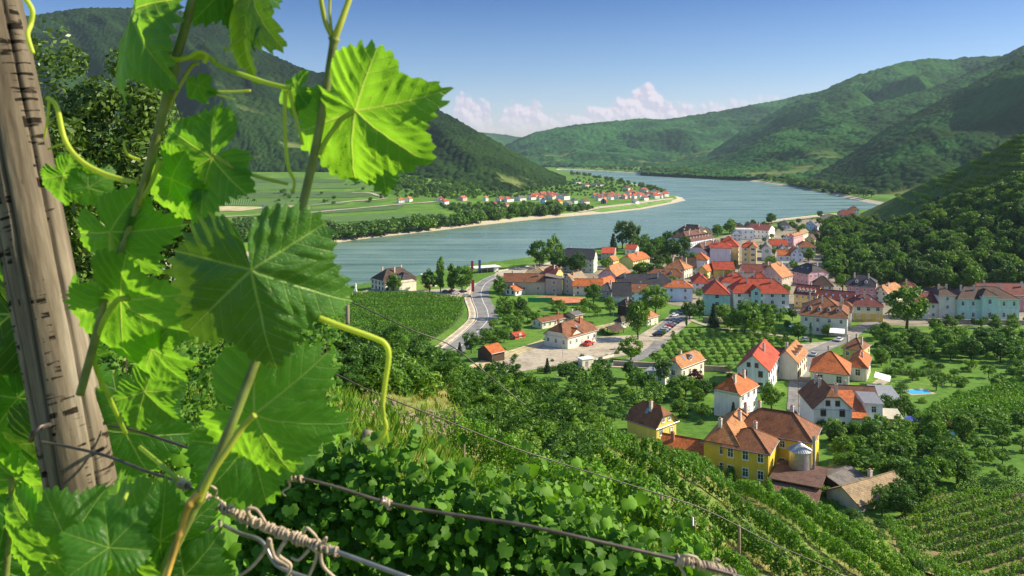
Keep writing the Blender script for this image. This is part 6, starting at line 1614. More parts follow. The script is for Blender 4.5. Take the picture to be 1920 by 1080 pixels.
def leaf_mesh(Rm, seed, cup=.15, wav=.07, old=False):
    g = np.random.default_rng(seed); NA, NR = 220, 15
    th = np.linspace(-np.pi, np.pi, NA, endpoint=False)
    a = np.degrees(np.abs(th)); jit = g.normal(0, .05, 19)
    r = np.interp(a, [q[0] for q in LT], [q[1] for q in LT]) * (1 + np.interp(th, np.linspace(-np.pi, np.pi, 19), jit))
    kk = 21 + g.integers(0, 3); ph = (np.abs(th) * kk / np.pi + .2 * np.sin(th * 5 + seed)) % 1.0
    saw = np.where(ph < .68, ph / .68, (1 - ph) / .32); r = r * (.93 + .105 * saw * (.6 + .8 * fbm(th * 6, th * 0 + seed, seed))) + .018 * np.sin(th * 37 + seed)
    rho = np.linspace(0, 1, NR) ** .85
    TH, RH = np.meshgrid(th, rho, indexing='xy'); RR = RH * r[None, :]
    x, y = RR * np.cos(TH), RR * np.sin(TH)
    dv = (TH[..., None] - VA + np.pi) % (2 * np.pi) - np.pi; i = np.argmin(np.abs(dv), -1); da = np.take_along_axis(dv, i[..., None], -1)[..., 0]
    s, d = RR * np.cos(da), RR * np.sin(da)
    z = .045 * (1 - np.exp(-(d / .10) ** 2)) * np.minimum(RR * 3, 1)
    z = z - cup * RR ** 2 + wav * np.sin(TH * 3 + seed) * RR ** 2 + wav * .6 * np.sin(TH * 7 + seed * 2) * RR ** 3
    qq = (s - np.abs(d) * .85) * 7.0; z = z + .010 * np.cos(2 * np.pi * qq) * np.minimum(np.abs(d) * 6, 1) * -1
    z = z + .035 * (fbm(x * 5 + seed * 3, y * 5, seed + 4) - .5) * 2
    z = z - (.16 + .1 * g.random()) * np.abs(y) * (1 if seed % 2 else -.8) - .12 * np.clip(x, 0, 1) ** 2 * (1 if seed % 3 else -1)
    z = z + .02 * (fbm(x * 9 + seed, y * 9, seed) - .5) * 2 * RR
    z = z - .22 * np.clip(RR - .72, 0, 1) ** 1.3 * (1 + .5 * np.sin(TH * 2 + seed))
    V = np.stack([x, y, z], -1).reshape(-1, 3) * Rm
    i0 = np.arange(NR - 1)[:, None] * NA + np.arange(NA)[None, :]; i1 = np.arange(NR - 1)[:, None] * NA + (np.arange(NA)[None, :] + 1) % NA
    Fc = np.stack([i0, i0 + NA, i1 + NA, i1], -1).reshape(-1, 4)
    me = mesh_np('leaf', V, Fc, [M_LEAF_SHADED if old else M_LEAF], smooth_=True)
    for nm, A in (('vein', np.stack([s, d], -1)), ('flat', np.stack([x, y], -1))):
        u = me.uv_layers.new(name=nm); u.data.foreach_set('uv', A.reshape(-1, 2)[Fc.ravel()].astype(np.float32).ravel())
    return me

M_CANE = plain('green_cane', (.16, .20, .045), .5, 0, .4, 30); M_CANE2 = plain('young_cane', (.42, .46, .06), .45, 0, .2, 20)
M_TENDRIL = plain('tendril_green', (.52, .62, .07), .45, 0, .15, 20); M_STALK = plain('leaf_stalk', (.40, .52, .07), .45, 0, .2, 30)
def soft(m, col, f=.35):
    nt = m.node_tree; b = nt.nodes['Principled BSDF']; b.inputs['Subsurface Weight'].default_value = 0
    t = N(nt, 'ShaderNodeBsdfTranslucent'); t.inputs[0].default_value = (*col, 1); mx = N(nt, 'ShaderNodeMixShader'); mx.inputs[0].default_value = f
    nt.links.new(b.outputs[0], mx.inputs[1]); nt.links.new(t.outputs[0], mx.inputs[2]); nt.links.new(mx.outputs[0], nt.nodes['Material Output'].inputs[0])
soft(M_TENDRIL, (.8, .9, .1)); soft(M_STALK, (.6, .8, .1)); soft(M_CANE2, (.6, .7, .1), .25)

def stem(name, pts, r0, r1, mat, parent, n=9, nodes=()):
    P = spline([fp(*p) for p in pts], 9); m = len(P); Y = np.mean([p[2] for p in pts]); base = P[0].copy()
    rad = [(r0 + (r1 - r0) * i / (m - 1)) / F * Y for i in range(m)]
    for i in nodes:
        for k in range(m):
            rad[k] *= 1 + .55 * math.exp(-((k / 9 - i) / .09) ** 2)
    mb = MB(); mb.tube(P, rad, n); o = mb.build(name, mat, parent, sm=True); return o

def put_leaf(parent, cx, cy, Rp, al, Y, yaw=0, pitch=10, seed=0, cup=.15):
    cup = cup + .02 + .16 * ((seed * 7) % 5) / 5
    Rm = Rp * (.92 if seed < 50 else 1) / F * Y; me = leaf_mesh(Rm, seed, cup, old=seed in (1, 8, 50, 52, 55))  # old picks the leaves darkened as if shaded, not by age
    # local x = tip, local y across, local z = upper face, turned towards the viewer
    X = Vector((math.cos(R(al)), 0, math.sin(R(al)))); Z = Vector((0, -1, 0)); Yv = Z.cross(X)
    M = Matrix((X, Yv, Z)).transposed().to_4x4()
    M = M @ Matrix.Rotation(R(yaw), 4, 'X') @ Matrix.Rotation(R(pitch), 4, 'Y')
    ns = (M.to_3x3() @ Vector((0, 0, 1))).dot(sd)
    o = link('leaf', me, parent); o.matrix_world = Matrix.Translation(fp(cx, cy, Y)) @ M
    return o

vine = empty('grapevine', (0, 0, 0), label='grapevine shoots with large sunlit leaves in the left foreground', cat='grapevine')
stem('cane', [(285, 1110, .80), (330, 1020, .80), (372, 935, .80), (405, 865, .81), (452, 750, .82), (500, 620, .84), (556, 428, .85), (590, 285, .85), (612, 165, .85), (627, 72, .85)], 10, 8, M_CANE, vine, 12, (2, 6, 9))
stem('cane', [(627, 72, .85), (640, 40, .85), (665, -30, .86)], 7.5, 5, M_CANE2, vine); stem('cane', [(626, 74, .85), (610, 40, .85), (598, -20, .84)], 5.5, 4, M_CANE2, vine); stem('cane', [(622, 60, .85), (618, 20, .85), (620, -20, .85)], 3, 2.5, M_CANE2, vine)
stem('cane', [(150, 740, .90), (172, 660, .90), (195, 575, .90), (218, 498, .89), (255, 395, .88), (292, 265, .87), (325, 130, .86), (345, 60, .86), (368, -30, .86)], 8, 8.5, M_CANE, vine, 12, (3, 6))
stem('cane', [(262, 385, .875), (300, 240, .87), (352, 135, .865), (372, 118, .86)], 4, 3.5, M_CANE2, vine)
stem('cane', [(372, 940, .79), (395, 890, .79), (425, 845, .795), (455, 800, .80), (478, 778, .80)], 7, 6, M_CANE2, vine)
stem('cane', [(312, 1085, .77), (338, 1000, .78), (356, 945, .78), (372, 925, .785)], 5, 7, plain('ripening_cane', (.42, .27, .05), .5, 0, .4, 40), vine, 10, (1, 2))
for pts, a, b_ in [([(405, 120, .86), (440, 135, .86), (500, 155, .855), (545, 166, .85)], 5, 4), ([(340, 108, .86), (390, 108, .86), (405, 118, .86)], 6, 5), ([(500, 30, .86), (470, 60, .86), (420, 95, .86)], 3, 3),
                   ([(250, 35, .87), (275, 42, .87), (300, 70, .87), (320, 100, .86)], 5, 4), ([(665, 207, .845), (640, 225, .85), (612, 262, .85), (598, 290, .85)], 5, 5), ([(478, 508, .80), (520, 470, .82), (545, 440, .84)], 5, 4),
                   ([(240, 560, .88), (222, 562, .89), (200, 590, .895), (182, 630, .9)], 6, 5), ([(176, 635, .9), (180, 690, .92), (205, 745, .96), (225, 790, 1.0), (236, 812, 1.1)], 4, 4), ([(262, 838, .98), (300, 870, .86), (335, 900, .84)], 4, 4),
                   ([(400, 290, .855), (430, 310, .85), (480, 330, .85), (540, 345, .85)], 5, 3), ([(207, 435, .88), (215, 480, .885), (216, 505, .89)], 4, 3.5), ([(215, 1000, .8), (225, 960, .8), (240, 920, .82)], 4, 4), ([(300, 300, .86), (285, 340, .87), (268, 372, .875)], 5, 4)]:
    stem('leaf_stalk', pts, a, b_, M_STALK, vine, 8)
for pts, a, b_ in [([(598, 596, .80), (640, 612, .80), (700, 633, .80), (722, 645, .80), (729, 668, .80), (722, 720, .80), (717, 770, .80), (724, 800, .80), (714, 822, .80), (694, 832, .80), (680, 824, .80)], 6, 3.5),
                   ([(716, 740, .80), (722, 790, .80), (728, 830, .81)], 3, 2), ([(88, 183, .92), (106, 200, .92), (122, 262, .92), (150, 300, .91), (195, 326, .90), (252, 343, .88)], 4.5, 5), ([(92, 190, .92), (88, 230, .92), (82, 262, .93)], 3, 1.5),
                   ([(42, -10, .95), (60, 18, .95), (58, 45, .95), (52, 66, .94), (62, 100, .94)], 5, 4), ([(126, 270, .92), (110, 272, .92), (90, 280, .92)], 3, 2), ([(535, 170, .85), (534, 240, .85), (540, 310, .85), (552, 340, .85), (548, 360, .85)], 4, 2.5),
                   ([(542, 170, .85), (556, 225, .85), (568, 272, .85)], 4, 2.5), ([(262, 300, .86), (240, 290, .86), (232, 268, .86), (240, 264, .86)], 3, 1.5), ([(470, 170, .86), (430, 172, .86), (390, 172, .86), (440, 186, .86)], 2.5, 1.5),
                   ([(308, 105, .86), (330, 112, .85), (352, 108, .85), (372, 98, .85), (388, 104, .85), (382, 118, .85)], 5, 4)]:
    stem('tendril', pts, a, b_, M_TENDRIL, vine, 8)
LV = [(471, 506, 228, -80, .77, -6, 2, 1, .10), (666, 207, 200, -48, .845, 24, 8, 2, .14), (556, 166, 62, 188, .85, 20, 30, 3, .2), (396, 296, 150, 205, .86, 16, 10, 4, .18), (322, 335, 122, -72, .875, 40, 10, 6, .2),
      (206, 435, 138, -58, .88, 18, 8, 7, .12), (246, 22, 200, -112, .87, 55, 5, 9, .2), (472, -22, 176, -112, .86, 48, 5, 8, .2), (438, -40, 120, -70, .88, -30, 10, 11, .2), (224, 562, 178, -48, .89, 26, 12, 10, .15),
      (236, 812, 148, 38, 1.14, 28, 10, 12, .12), (228, 1032, 170, 190, .80, 14, 22, 13, .15), (128, 1020, 125, 120, .86, 18, 15, 33, .12), (110, 1050, 140, 215, .78, -20, 25, 14, .15), (300, 1015, 120, 20, .80, 25, 20, 15, .15),
      (205, 1026, 105, 96, .76, 30, 25, 16, .15), (476, 778, 200, -20, .83, 12, 4, 17, .12), (470, 830, 150, -76, .90, -20, 10, 18, .15), (706, 268, 112, -78, .90, -12, 10, 21, .2),
      (118, 330, 78, -60, .93, 20, 10, 22, .15), (166, 352, 60, 30, .92, 20, 20, 23, .2), (372, 160, 44, -80, .86, 20, 10, 24, .2), (652, 176, 50, 85, .86, 45, 10, 25, .2), (392, 838, 66, 15, .98, 10, 10, 26, .15),
      (345, 1080, 110, -20, .82, 15, 20, 27, .15), (286, 655, 105, -70, .93, 30, 10, 28, .15), (150, 560, 80, -100, .96, 20, 10, 29, .15), (270, 735, 90, -50, 1.0, 10, 5, 30, .15)]
for q in LV: put_leaf(vine, *q)
# a second vine standing behind the post
vb = empty('grapevine', (0, 0, 0), label='shaded grapevine foliage at the left edge behind the wooden post', cat='grapevine')
stem('cane', [(10, 1100, 1.5), (22, 900, 1.5), (8, 700, 1.5), (-10, 480, 1.5)], 6, 5, M_CANE, vb)
gg = random.Random(3)
for k, (x, y, r_, al) in enumerate([(20, 590, 165, -80), (34, 745, 170, -70), (-20, 520, 150, -60), (30, 900, 150, -120), (-30, 960, 190, -30), (60, 830, 120, -40), (-40, 700, 170, -20), (70, 1000, 130, -100), (-10, 1060, 150, 20), (100, 960, 110, -30), (20, 420, 120, -90), (120, 620, 90, -60), (110, 900, 100, -160), (90, 760, 100, -100)]):
    put_leaf(vb, x, y, r_, al, 1.35 + .05 * (k % 5), gg.uniform(-30, 30), gg.uniform(0, 25), 50 + k)

# ---- wooden post
def post_material():
    m, nt, b = newmat('old_wood'); p = objco(nt)
    mp = N(nt, 'ShaderNodeMapping'); mp.inputs['Scale'].default_value = (22, 22, 2.2); nt.links.new(p, mp.inputs[0])
    n = noise(nt, 1.0, 8, mp.outputs[0], .7)
    mp2 = N(nt, 'ShaderNodeMapping'); mp2.inputs['Scale'].default_value = (16, 16, 120); nt.links.new(p, mp2.inputs[0])
    cr = noise(nt, 1.0, 5, mp2.outputs[0], .55); ck = ramp(nt, cr, [(.40, (.05, .04, .03)), (.455, (1, 1, 1))]).outputs[0]
    mask = ramp(nt, N(nt, 'ShaderNodeAttribute', attribute_name='check').outputs['Fac'], [(.35, (1, 1, 1)), (.6, (0, 0, 0))]).outputs[0]
    ck = mixc(nt, mask, ck, (1, 1, 1))
    c = ramp(nt, n, [(.28, (.055, .045, .03)), (.42, (.13, .11, .08)), (.55, (.22, .195, .145)), (.72, (.38, .35, .28))]).outputs[0]
    c = mixc(nt, 1.0, c, ramp(nt, noise(nt, 2.2, 5, p, .6), [(.3, (.62, .58, .55)), (.65, (1.1, 1.05, 1))]).outputs[0], 'MULTIPLY')
    g = N(nt, 'ShaderNodeAttribute', attribute_name='groove').outputs['Fac']
    c = mixc(nt, g, c, (.03, .022, .015)); c = mixc(nt, 1.0, c, mixc(nt, .95, (1, 1, 1), ck), 'MULTIPLY')
    nt.links.new(c, b.inputs['Base Color']); b.inputs['Roughness'].default_value = .9; b.inputs['Specular IOR Level'].default_value = .15
    h = math_(nt, 'ADD', math_(nt, 'MULTIPLY', n, .6), math_(nt, 'MULTIPLY', ck, .6)); bump(nt, b, h, .9, .004); return m
def post():
    A, B = fp(-28, -20, 1.12), fp(157, 945, 1.10); ax = (A - B).normalized(); NA, NH = 160, 260; L = (A - B).length * 1.5
    th = np.linspace(0, 2 * np.pi, NA, endpoint=False); hh = np.linspace(-.55, L, NH); TH, HHh = np.meshgrid(th, hh)
    r0 = .0445 - .004 * HHh
    gr = np.zeros(TH.shape)
    for k, (a, dp, wd) in enumerate([(-.80, 1.0, .12), (-.45, .9, .06), (-1.1, .55, .03), (-1.9, .5, .03), (-2.5, .6, .04), (.2, .6, .05), (1.2, .7, .06), (2.3, .7, .05), (-1.45, .35, .02)]):
        aa = a + .10 * np.sin(HHh * 5 + k) + .12 * (fbm(HHh * 6, np.full(TH.shape, k * 3.0), k) - .5); dd = (TH - aa + np.pi) % (2 * np.pi) - np.pi
        on = smooth(.25, .5, fbm(HHh * 2.5 + k * 7, TH * 0, k + 20)); gr = np.maximum(gr, dp * np.exp(-(dd / wd) ** 2) * (.35 + .65 * on))
    r_ = r0 * (1 - .20 * gr + .05 * (fbm(np.cos(TH) * 3, HHh * 2 + np.sin(TH) * 3, 9) - .5) + .02 * np.sin(TH * 3 + 1)) + .0012 * (fbm(TH * 12, HHh * 30, 4) - .5)
    X = r_ * np.cos(TH); Yc = r_ * np.sin(TH); V = np.stack([X, Yc, HHh], -1).reshape(-1, 3)
    i0 = np.arange(NH - 1)[:, None] * NA + np.arange(NA)[None, :]; i1 = np.arange(NH - 1)[:, None] * NA + (np.arange(NA)[None, :] + 1) % NA
    Fc = np.stack([i0, i1, i1 + NA, i0 + NA], -1).reshape(-1, 4)
    me = mesh_np('post_wood', V, Fc, [post_material()], smooth_=True); band = np.exp(-((TH - 2 * np.pi * (TH > np.pi) + .95) / .42) ** 2) * smooth(.3, .5, fbm(HHh * 3, TH * 0, 91)) + smooth(.52, .62, fbm(TH * 2, HHh * 5, 92)) * .9
    fattr(me, 'check', np.clip(band, 0, 1)); fattr(me, 'groove', np.clip(gr * 1.5 - .25, 0, 1))
    r = empty('vineyard_post', B, label='weathered cracked wooden post leaning in the left foreground', cat='post')
    q = ax.to_track_quat('Z', 'Y'); o = link('post_wood', me, r); o.rotation_euler = q.to_euler()
    mb = MB(); mb.tube([fp(58, 826, 1.03) - B, fp(62, 812, 1.02) - B, fp(76, 802, 1.02) - B, fp(90, 797, 1.045) - B, fp(100, 796, 1.10) - B], .0035, 8); mb.build('wire_hook', M_WIRE, r, sm=True)
M_WIRE = plain('rusty_wire', (.10, .085, .075), .5, .5, .3, 60); M_WIRE2 = plain('grey_wire', (.28, .28, .28), .4, .7, .2, 60)
M_DRY = plain('dry_tendril', (.42, .33, .24), .75, 0, .35, 60)
post()
def wire(label, pts, r0, r1, mat=None):
    P = spline([fp(*p) for p in pts], 8); c = P[0].copy(); m = len(P)
    mb = MB(); mb.tube([p - c for p in P], [r0 + (r1 - r0) * i / (m - 1) for i in range(m)], 8)
    o = mb.build('trellis_wire', mat or M_WIRE, None, sm=True); o.location = c; tag(o, label, 'wire', 'trellis wires'); return o
W1 = [(76, 828, 1.03), (120, 836, 1.03), (200, 855, .99), (270, 882, .95), (338, 905, .90), (385, 935, .88), (460, 972, .86), (540, 1005, .84), (635, 1036, .82), (770, 1085, .80)]
W2 = [(205, 798, 1.10), (245, 805, 1.08), (300, 822, 1.04), (390, 853, 1.0), (440, 872, .98), (570, 898, .96), (640, 916, .96), (720, 941, .96), (800, 957, .96), (900, 972, .96), (1000, 988, .96), (1120, 1015, .96), (1280, 1052, .97), (1440, 1096, .98)]
wire('wire running from the hook on the post down through the lower dried tendrils', W1[:6], .0018, .0018); wire('grey wire end leaving the lower dried tendrils to the bottom edge', W1[5:], .0022, .0024, M_WIRE2)
wire('upper foreground wire passing behind the shoot and away to the right', W2, .0016, .0024)
wire('short grey wire below the lower dried tendrils', [(420, 985, .88), (450, 1000, .87), (490, 1015, .86), (520, 1060, .85), (580, 1085, .84)], .0022, .0022, M_WIRE2)
wire('thin dark wire crossing the middle slope', [(560, 670, 4.6), (640, 706, 4.6), (700, 735, 4.6), (840, 790, 4.7), (960, 838, 4.8), (1050, 868, 4.9), (1200, 915, 5.0), (1320, 955, 5.1), (1440, 1015, 5.2), (1520, 1050, 5.3), (1640, 1110, 5.4)], .004, .004)
wire('thin dark wire over the riverside vineyard', [(560, 500, 5.2), (640, 556, 5.2), (700, 585, 5.2), (770, 618, 5.2), (840, 645, 5.3), (900, 690, 5.3), (945, 728, 5.4), (985, 760, 5.4)], .004, .004)
wire('thin wire far left of the middle slope', [(480, 640, 4.6), (560, 668, 4.6), (562, 671, 4.6)], .0035, .0035)

def dried(label, line, rad, coils, danglers, seed):
    g = random.Random(seed); P = spline([fp(*p) for p in line], 10); c = P[0].copy(); r = empty('dried_tendrils', c, label=label, cat='dried tendrils')
    def at(t):
        f = t * (len(P) - 1); i = min(int(f), len(P) - 2); return P[i].lerp(P[i + 1], f - i) - c
    ax = (P[-1] - P[0]).normalized(); u = ax.orthogonal().normalized(); v = ax.cross(u)
    for s in range(3):
        mb = MB(); pts = []; rr = []; ph = g.uniform(0, 6); n = coils * 12
        for k in range(n):
            t = k / (n - 1); a = ph + t * coils * 6.283 * (1 + .15 * math.sin(t * 9 + s)); w_ = rad * (.8 + .45 * math.sin(t * 17 + s * 2) * .6 + .25 * math.sin(t * 61 + s) + g.uniform(-.18, .25))
            pts.append(at(t) + (u * math.cos(a) + v * math.sin(a)) * w_); rr.append(.0013 * g.uniform(.6, 1.5))
        mb.tube(pts, rr, 6); mb.build('coil', M_DRY, r, sm=True)
    for pts, w_ in danglers:
        q = spline([fp(*p) for p in pts], 8); mb = MB(); mb.tube([p - c for p in q], [w_ * (1 - .45 * i / (len(q) - 1)) for i in range(len(q))], 7); mb.build('curl', M_DRY, r, sm=True)
dried('thick coil of dried tendrils on the lower wire', [(384, 934, .88), (460, 971, .86), (540, 1004, .84), (634, 1036, .82)], .0042, 30, [
    ([(470, 970, .85), (463, 955, .84), (480, 955, .84), (495, 975, .84), (500, 985, .85)], .0022), ([(385, 925, .88), (392, 912, .87), (405, 918, .87), (403, 930, .88), (392, 932, .88)], .0018),
    ([(412, 975, .87), (413, 995, .87), (411, 1010, .87)], .0022), ([(400, 985, .87), (385, 998, .87), (372, 1002, .87), (370, 1012, .87), (386, 1010, .87), (388, 1025, .87)], .0018),
    ([(505, 1010, .85), (495, 1035, .85), (470, 1065, .85), (440, 1085, .85)], .0026), ([(505, 1012, .85), (515, 1045, .85), (540, 1062, .85), (545, 1080, .85)], .0024), ([(535, 1015, .84), (522, 1040, .84), (545, 1060, .84), (535, 1085, .84)], .0024),
    ([(595, 1025, .83), (592, 1050, .83), (575, 1090, .83)], .0024), ([(600, 1030, .83), (605, 1060, .83), (630, 1085, .83)], .0024), ([(580, 1030, .83), (560, 1050, .83), (545, 1045, .83)], .002), ([(608, 1020, .83), (612, 1008, .82), (604, 1014, .82)], .0016), ([(568, 1000, .83), (575, 990, .82), (592, 1005, .82), (596, 1018, .83)], .0018)], 1)
dried('coil of dried tendrils on the upper wire beside the shoot', [(428, 868, .985), (470, 878, .975), (520, 888, .965), (568, 898, .96)], .0040, 20, [
    ([(436, 870, .98), (442, 858, .97), (458, 860, .97), (462, 872, .97)], .0018), ([(428, 875, .98), (430, 888, .98), (440, 892, .98)], .0018), ([(477, 890, .97), (478, 915, .97), (470, 945, .97), (462, 990, .97)], .0022), ([(482, 890, .97), (486, 905, .97), (488, 915, .97)], .002),
    ([(500, 895, .97), (505, 918, .96), (500, 935, .96), (488, 942, .96)], .002), ([(540, 900, .96), (543, 912, .96), (530, 922, .96), (535, 930, .96)], .0016), ([(460, 885, .97), (458, 900, .97), (472, 906, .97)], .0016)], 2)
dried('small dried tendril knot on the wire at the bottom centre', [(1268, 1050, .97), (1300, 1056, .97), (1340, 1066, .98), (1380, 1078, .98)], .0048, 13, [([(1275, 1052, .97), (1282, 1042, .96), (1305, 1045, .96), (1312, 1058, .97)], .0024), ([(1345, 1060, .97), (1342, 1048, .97), (1350, 1052, .97)], .002), ([(1270, 1055, .97), (1282, 1075, .97), (1290, 1090, .97)], .002)], 3)
dried('tiny dried knot on the wire below the vine leaves', [(716, 939, .96), (724, 941, .96), (732, 944, .96)], .0030, 4, [([(724, 945, .96), (728, 955, .96), (734, 952, .96)], .0016)], 5)
dried('dried knot where the hook wire meets the shoot', [(328, 901, .905), (340, 906, .90), (352, 912, .895)], .0040, 6, [], 6)

# ---- the near vines below: a hedge of lobed leaves
LM_NEAR = leafmat('near_vine_leaves', (.025, .10, .008), (.22, .46, .03), .40, .6)
def near_vines(label, xs, tops, Ys, n, size, depth, thick_, seed, hg=1.5):
    g = np.random.default_rng(seed); px = g.uniform(xs[0], xs[-1], n); top = np.interp(px, xs, tops) + 14 * (fbm(px * .02, px * 0, seed) - .5) * 4; Y0 = np.interp(px, xs, Ys)
    ns = max(4, int((xs[-1] - xs[0]) / 22)); sx_ = g.uniform(xs[0], xs[-1], ns); m2 = 14 * ns
    spx = np.repeat(sx_, 14) + np.tile(np.arange(14), ns) * np.repeat(g.normal(0, 2.2, ns), 14) + g.normal(0, 5, m2); rise = np.tile(np.arange(14) / 13, ns) * np.repeat(g.uniform(.08, .32, ns), 14)
    px = np.concatenate([px[:-m2], spx]); top = np.concatenate([top[:-m2], np.interp(spx, xs, tops)]); Y0 = np.interp(px, xs, Ys)
    dn = g.uniform(0, 1, n) ** 1.3 * hg; dn[-m2:] = -rise; Yv = Y0 + g.normal(0, thick_, n) * (.35 + np.clip(dn, -.2, .6)) - dn * .15
    X = (px - 960) / F * Yv; Z = ZC - (top - HY) / F * Y0 - dn + .10 * g.normal(size=n)
    out = np.array([(0, 1.0), (.20, .78), (.38, .62), (.60, .62), (.66, .38), (.84, .12), (.70, -.14), (.62, -.44), (.30, -.50), (0, -.20), (-.30, -.50), (-.62, -.44), (-.70, -.14), (-.84, .12), (-.66, .38), (-.60, .62), (-.38, .62), (-.20, .78)])
    nn = np.stack([g.normal(.35, .5, n), g.normal(-.55, .5, n), g.normal(.75, .35, n)], 1); nn /= np.linalg.norm(nn, axis=1)[:, None]
    t = np.stack([g.normal(0, .7, n), g.normal(-.2, .4, n), g.normal(-.7, .4, n)], 1); t -= nn * (t * nn).sum(1)[:, None]; t /= np.linalg.norm(t, axis=1)[:, None]; b_ = np.cross(nn, t)
    s = size * (.30 + .85 * g.beta(1.6, 1.8, n)) * .6; c = np.stack([X, Yv, Z], 1)
    V = c[:, None, :] + (t[:, None, :] * out[None, :, 1:2] + b_[:, None, :] * out[None, :, 0:1] - nn[:, None, :] * ((np.abs(out[:, 0]) ** 1.5)[None, :] * g.uniform(-.1, .8, (n, 1)) + (np.clip(out[:, 1], 0, 1) ** 2)[None, :] * g.uniform(-.1, .5, (n, 1)))[..., None]) * s[:, None, None]
    cen = c[:, None, :]; m = len(out); V = np.concatenate([V, cen], 1).reshape(-1, 3); k = m + 1
    base = np.arange(n)[:, None] * k
    Fs = [np.concatenate([base + m, base + i, base + (i + 1) % m], 1) for i in range(m)]
    Fc = np.stack(Fs, 1).reshape(-1, 3)
    p0 = Vector((float(X.mean()), float(Yv.mean()), float(Z.min()))); r = empty('vine_row', p0, label=label, cat='vine row'); V = V - np.array(p0)
    link('foliage', mesh_np('foliage', V, Fc, [LM_NEAR]), r)
    mb = MB(); gr = random.Random(seed)
    for i in range(int((xs[-1] - xs[0]) / 60)):
        x = gr.uniform(xs[0], xs[-1]); Y = float(np.interp(x, xs, Ys)); tp = fp(x, float(np.interp(x, xs, tops)) + 10, Y); gz = float(H(np.array([tp.x]), np.array([Y]))[0])
        mb.tube([Vector((tp.x, Y, gz - .1)) - p0, Vector((tp.x + gr.uniform(-.1, .1), Y, (gz + tp.z) / 2)) - p0, tp + Vector((gr.uniform(-.2, .2), 0, 0)) - p0], [.025, .018, .006], 6)
    mb.build('stems', M_BARK, r)
near_vines('nearest row of vines filling the bottom of the picture, broad bright leaves', [430, 560, 620, 690, 760, 870, 1000, 1100, 1200, 1330], [985, 905, 888, 872, 905, 925, 968, 1022, 1066, 1115], [5.6, 5.6, 5.6, 5.5, 5.4, 5.3, 5.2, 5.1, 5.0, 5.0], 11500, .11, 1, .30, 1, 1.9)
near_vines('vine hedge at the left edge under the post', [-120, 0, 120, 330, 430], [820, 860, 930, 1010, 1010], [3.2, 3.2, 3.4, 3.8, 4.2], 2600, .13, 1, .35, 3, 1.6)
near_vines('vines seen between the big leaves, behind the shoots', [120, 260, 420, 560, 640], [620, 640, 650, 600, 560], [14, 14, 14, 15, 16], 5200, .13, 1, 1.2, 4, 2.4)
# posts and trunks standing on the slope
def small_post(px, top, bot, wpx, label, mat=None):
    p = hit(px, bot, H, 4); k = p.y / F; h = (bot - top) * k; mb = MB(); r_ = wpx * k / 2
    mb.tube([(0, 0, -.3), (0, 0, 0), (.01, 0, h)], [r_, r_, r_ * .92], 10); o = mb.build('slope_post', mat or M_POST, None, sm=True); o.location = p; tag(o, label, 'post', 'posts on the slope'); return o
M_STEEL = plain('galvanised_post', (.33, .34, .35), .5, .5)
for q in [(652, 556, 650, 7, 'dark wooden post at the edge of the slope vineyard'), (991, 845, 905, 6, 'grey metal post standing in the middle vine rows', M_STEEL), (1240, 925, 985, 7, 'wooden post beside the bare soil patch'),
          (1298, 970, 1035, 6, 'thin grey post at the bare soil patch', M_STEEL), (1386, 985, 1045, 6, 'pale post among the lower vine rows'), (870, 815, 870, 5, 'thin brown stake on the dry slope')]: small_post(*q)
o = None
def stump():
    c = fp(688, 860, 10.2); mb = MB(); mb.tube([(0, 0, -2.2), (0, 0, 0), (.02, 0, .1)], [.075, .07, .068], 12); o = mb.build('slope_post', M_POST, None, sm=True); o.location = c + Vector((0, 0, .25)); tag(o, 'thick round post rising out of the near vine leaves', 'post', 'posts on the slope')
stump()
# loose dry-stone terraces
M_STONE = road_mat('field_stone', (.15, .125, .085), (.30, .25, .17), .8)
def stones(label, cx, cy, dx, dy, n, s0, s1, seed):
    g = random.Random(seed); bm = bmesh.new(); c = None
    for k in range(n):
        p = hit(cx + g.uniform(-dx, dx), cy + g.uniform(-dy, dy), H, 10)
        if c is None: c = p.copy()
        M = Matrix.Translation(p - c + Vector((0, 0, g.uniform(-.05, .3)))) @ Matrix.Rotation(g.uniform(0, 3), 4, 'Z') @ Matrix.Rotation(g.uniform(-.3, .3), 4, 'X') @ Matrix.Diagonal((g.uniform(s0, s1), g.uniform(s0, s1) * .8, g.uniform(s0, s1) * .55, 1))
        r = bmesh.ops.create_icosphere(bm, subdivisions=1, radius=.5, matrix=M)
        for v in r['verts']: v.co += Vector((g.uniform(-1, 1), g.uniform(-1, 1), g.uniform(-1, 1))) * s0 * .12
    me = bpy.data.meshes.new('rubble'); bm.to_mesh(me); bm.free(); me.materials.append(M_STONE); o = link('rubble', me, None, kind='stuff'); o.location = c
stones('', 760, 690, 50, 24, 190, .25, .8, 1); stones('', 800, 800, 60, 22, 150, .2, .6, 2); stones('', 700, 770, 40, 16, 90, .2, .5, 3); stones('', 1270, 1000, 26, 20, 60, .15, .4, 4)
sheet_dirt = None
def patch(name, cx, cy, rx, ry, mat, seed, dz=.05):
    g = random.Random(seed); pts = []
    n = 26; V = []; Fc = []
    for ring in (0, .35, .7, 1):
        for k in range(n):
            a = k * 6.283 / n; q = ring * (1 + .25 * math.sin(a * 3 + seed) + .12 * math.sin(a * 7)); p = hit(cx + rx * q * math.cos(a), cy + ry * q * math.sin(a), H, 8); V.append((p.x, p.y, p.z + dz))
    for r_ in range(3):
        for k in range(n): Fc.append((r_ * n + k, (r_ + 1) * n + k, (r_ + 1) * n + (k + 1) % n, r_ * n + (k + 1) % n))
    Fc = [f[::-1] for f in Fc]; link(name, mesh_np(name, np.array(V), np.array(Fc), [mat], smooth_=True), kind='structure')
patch('bare_soil', 1262, 985, 55, 34, road_mat('bare_soil', (.16, .10, .05), (.30, .20, .10), .8), 1)

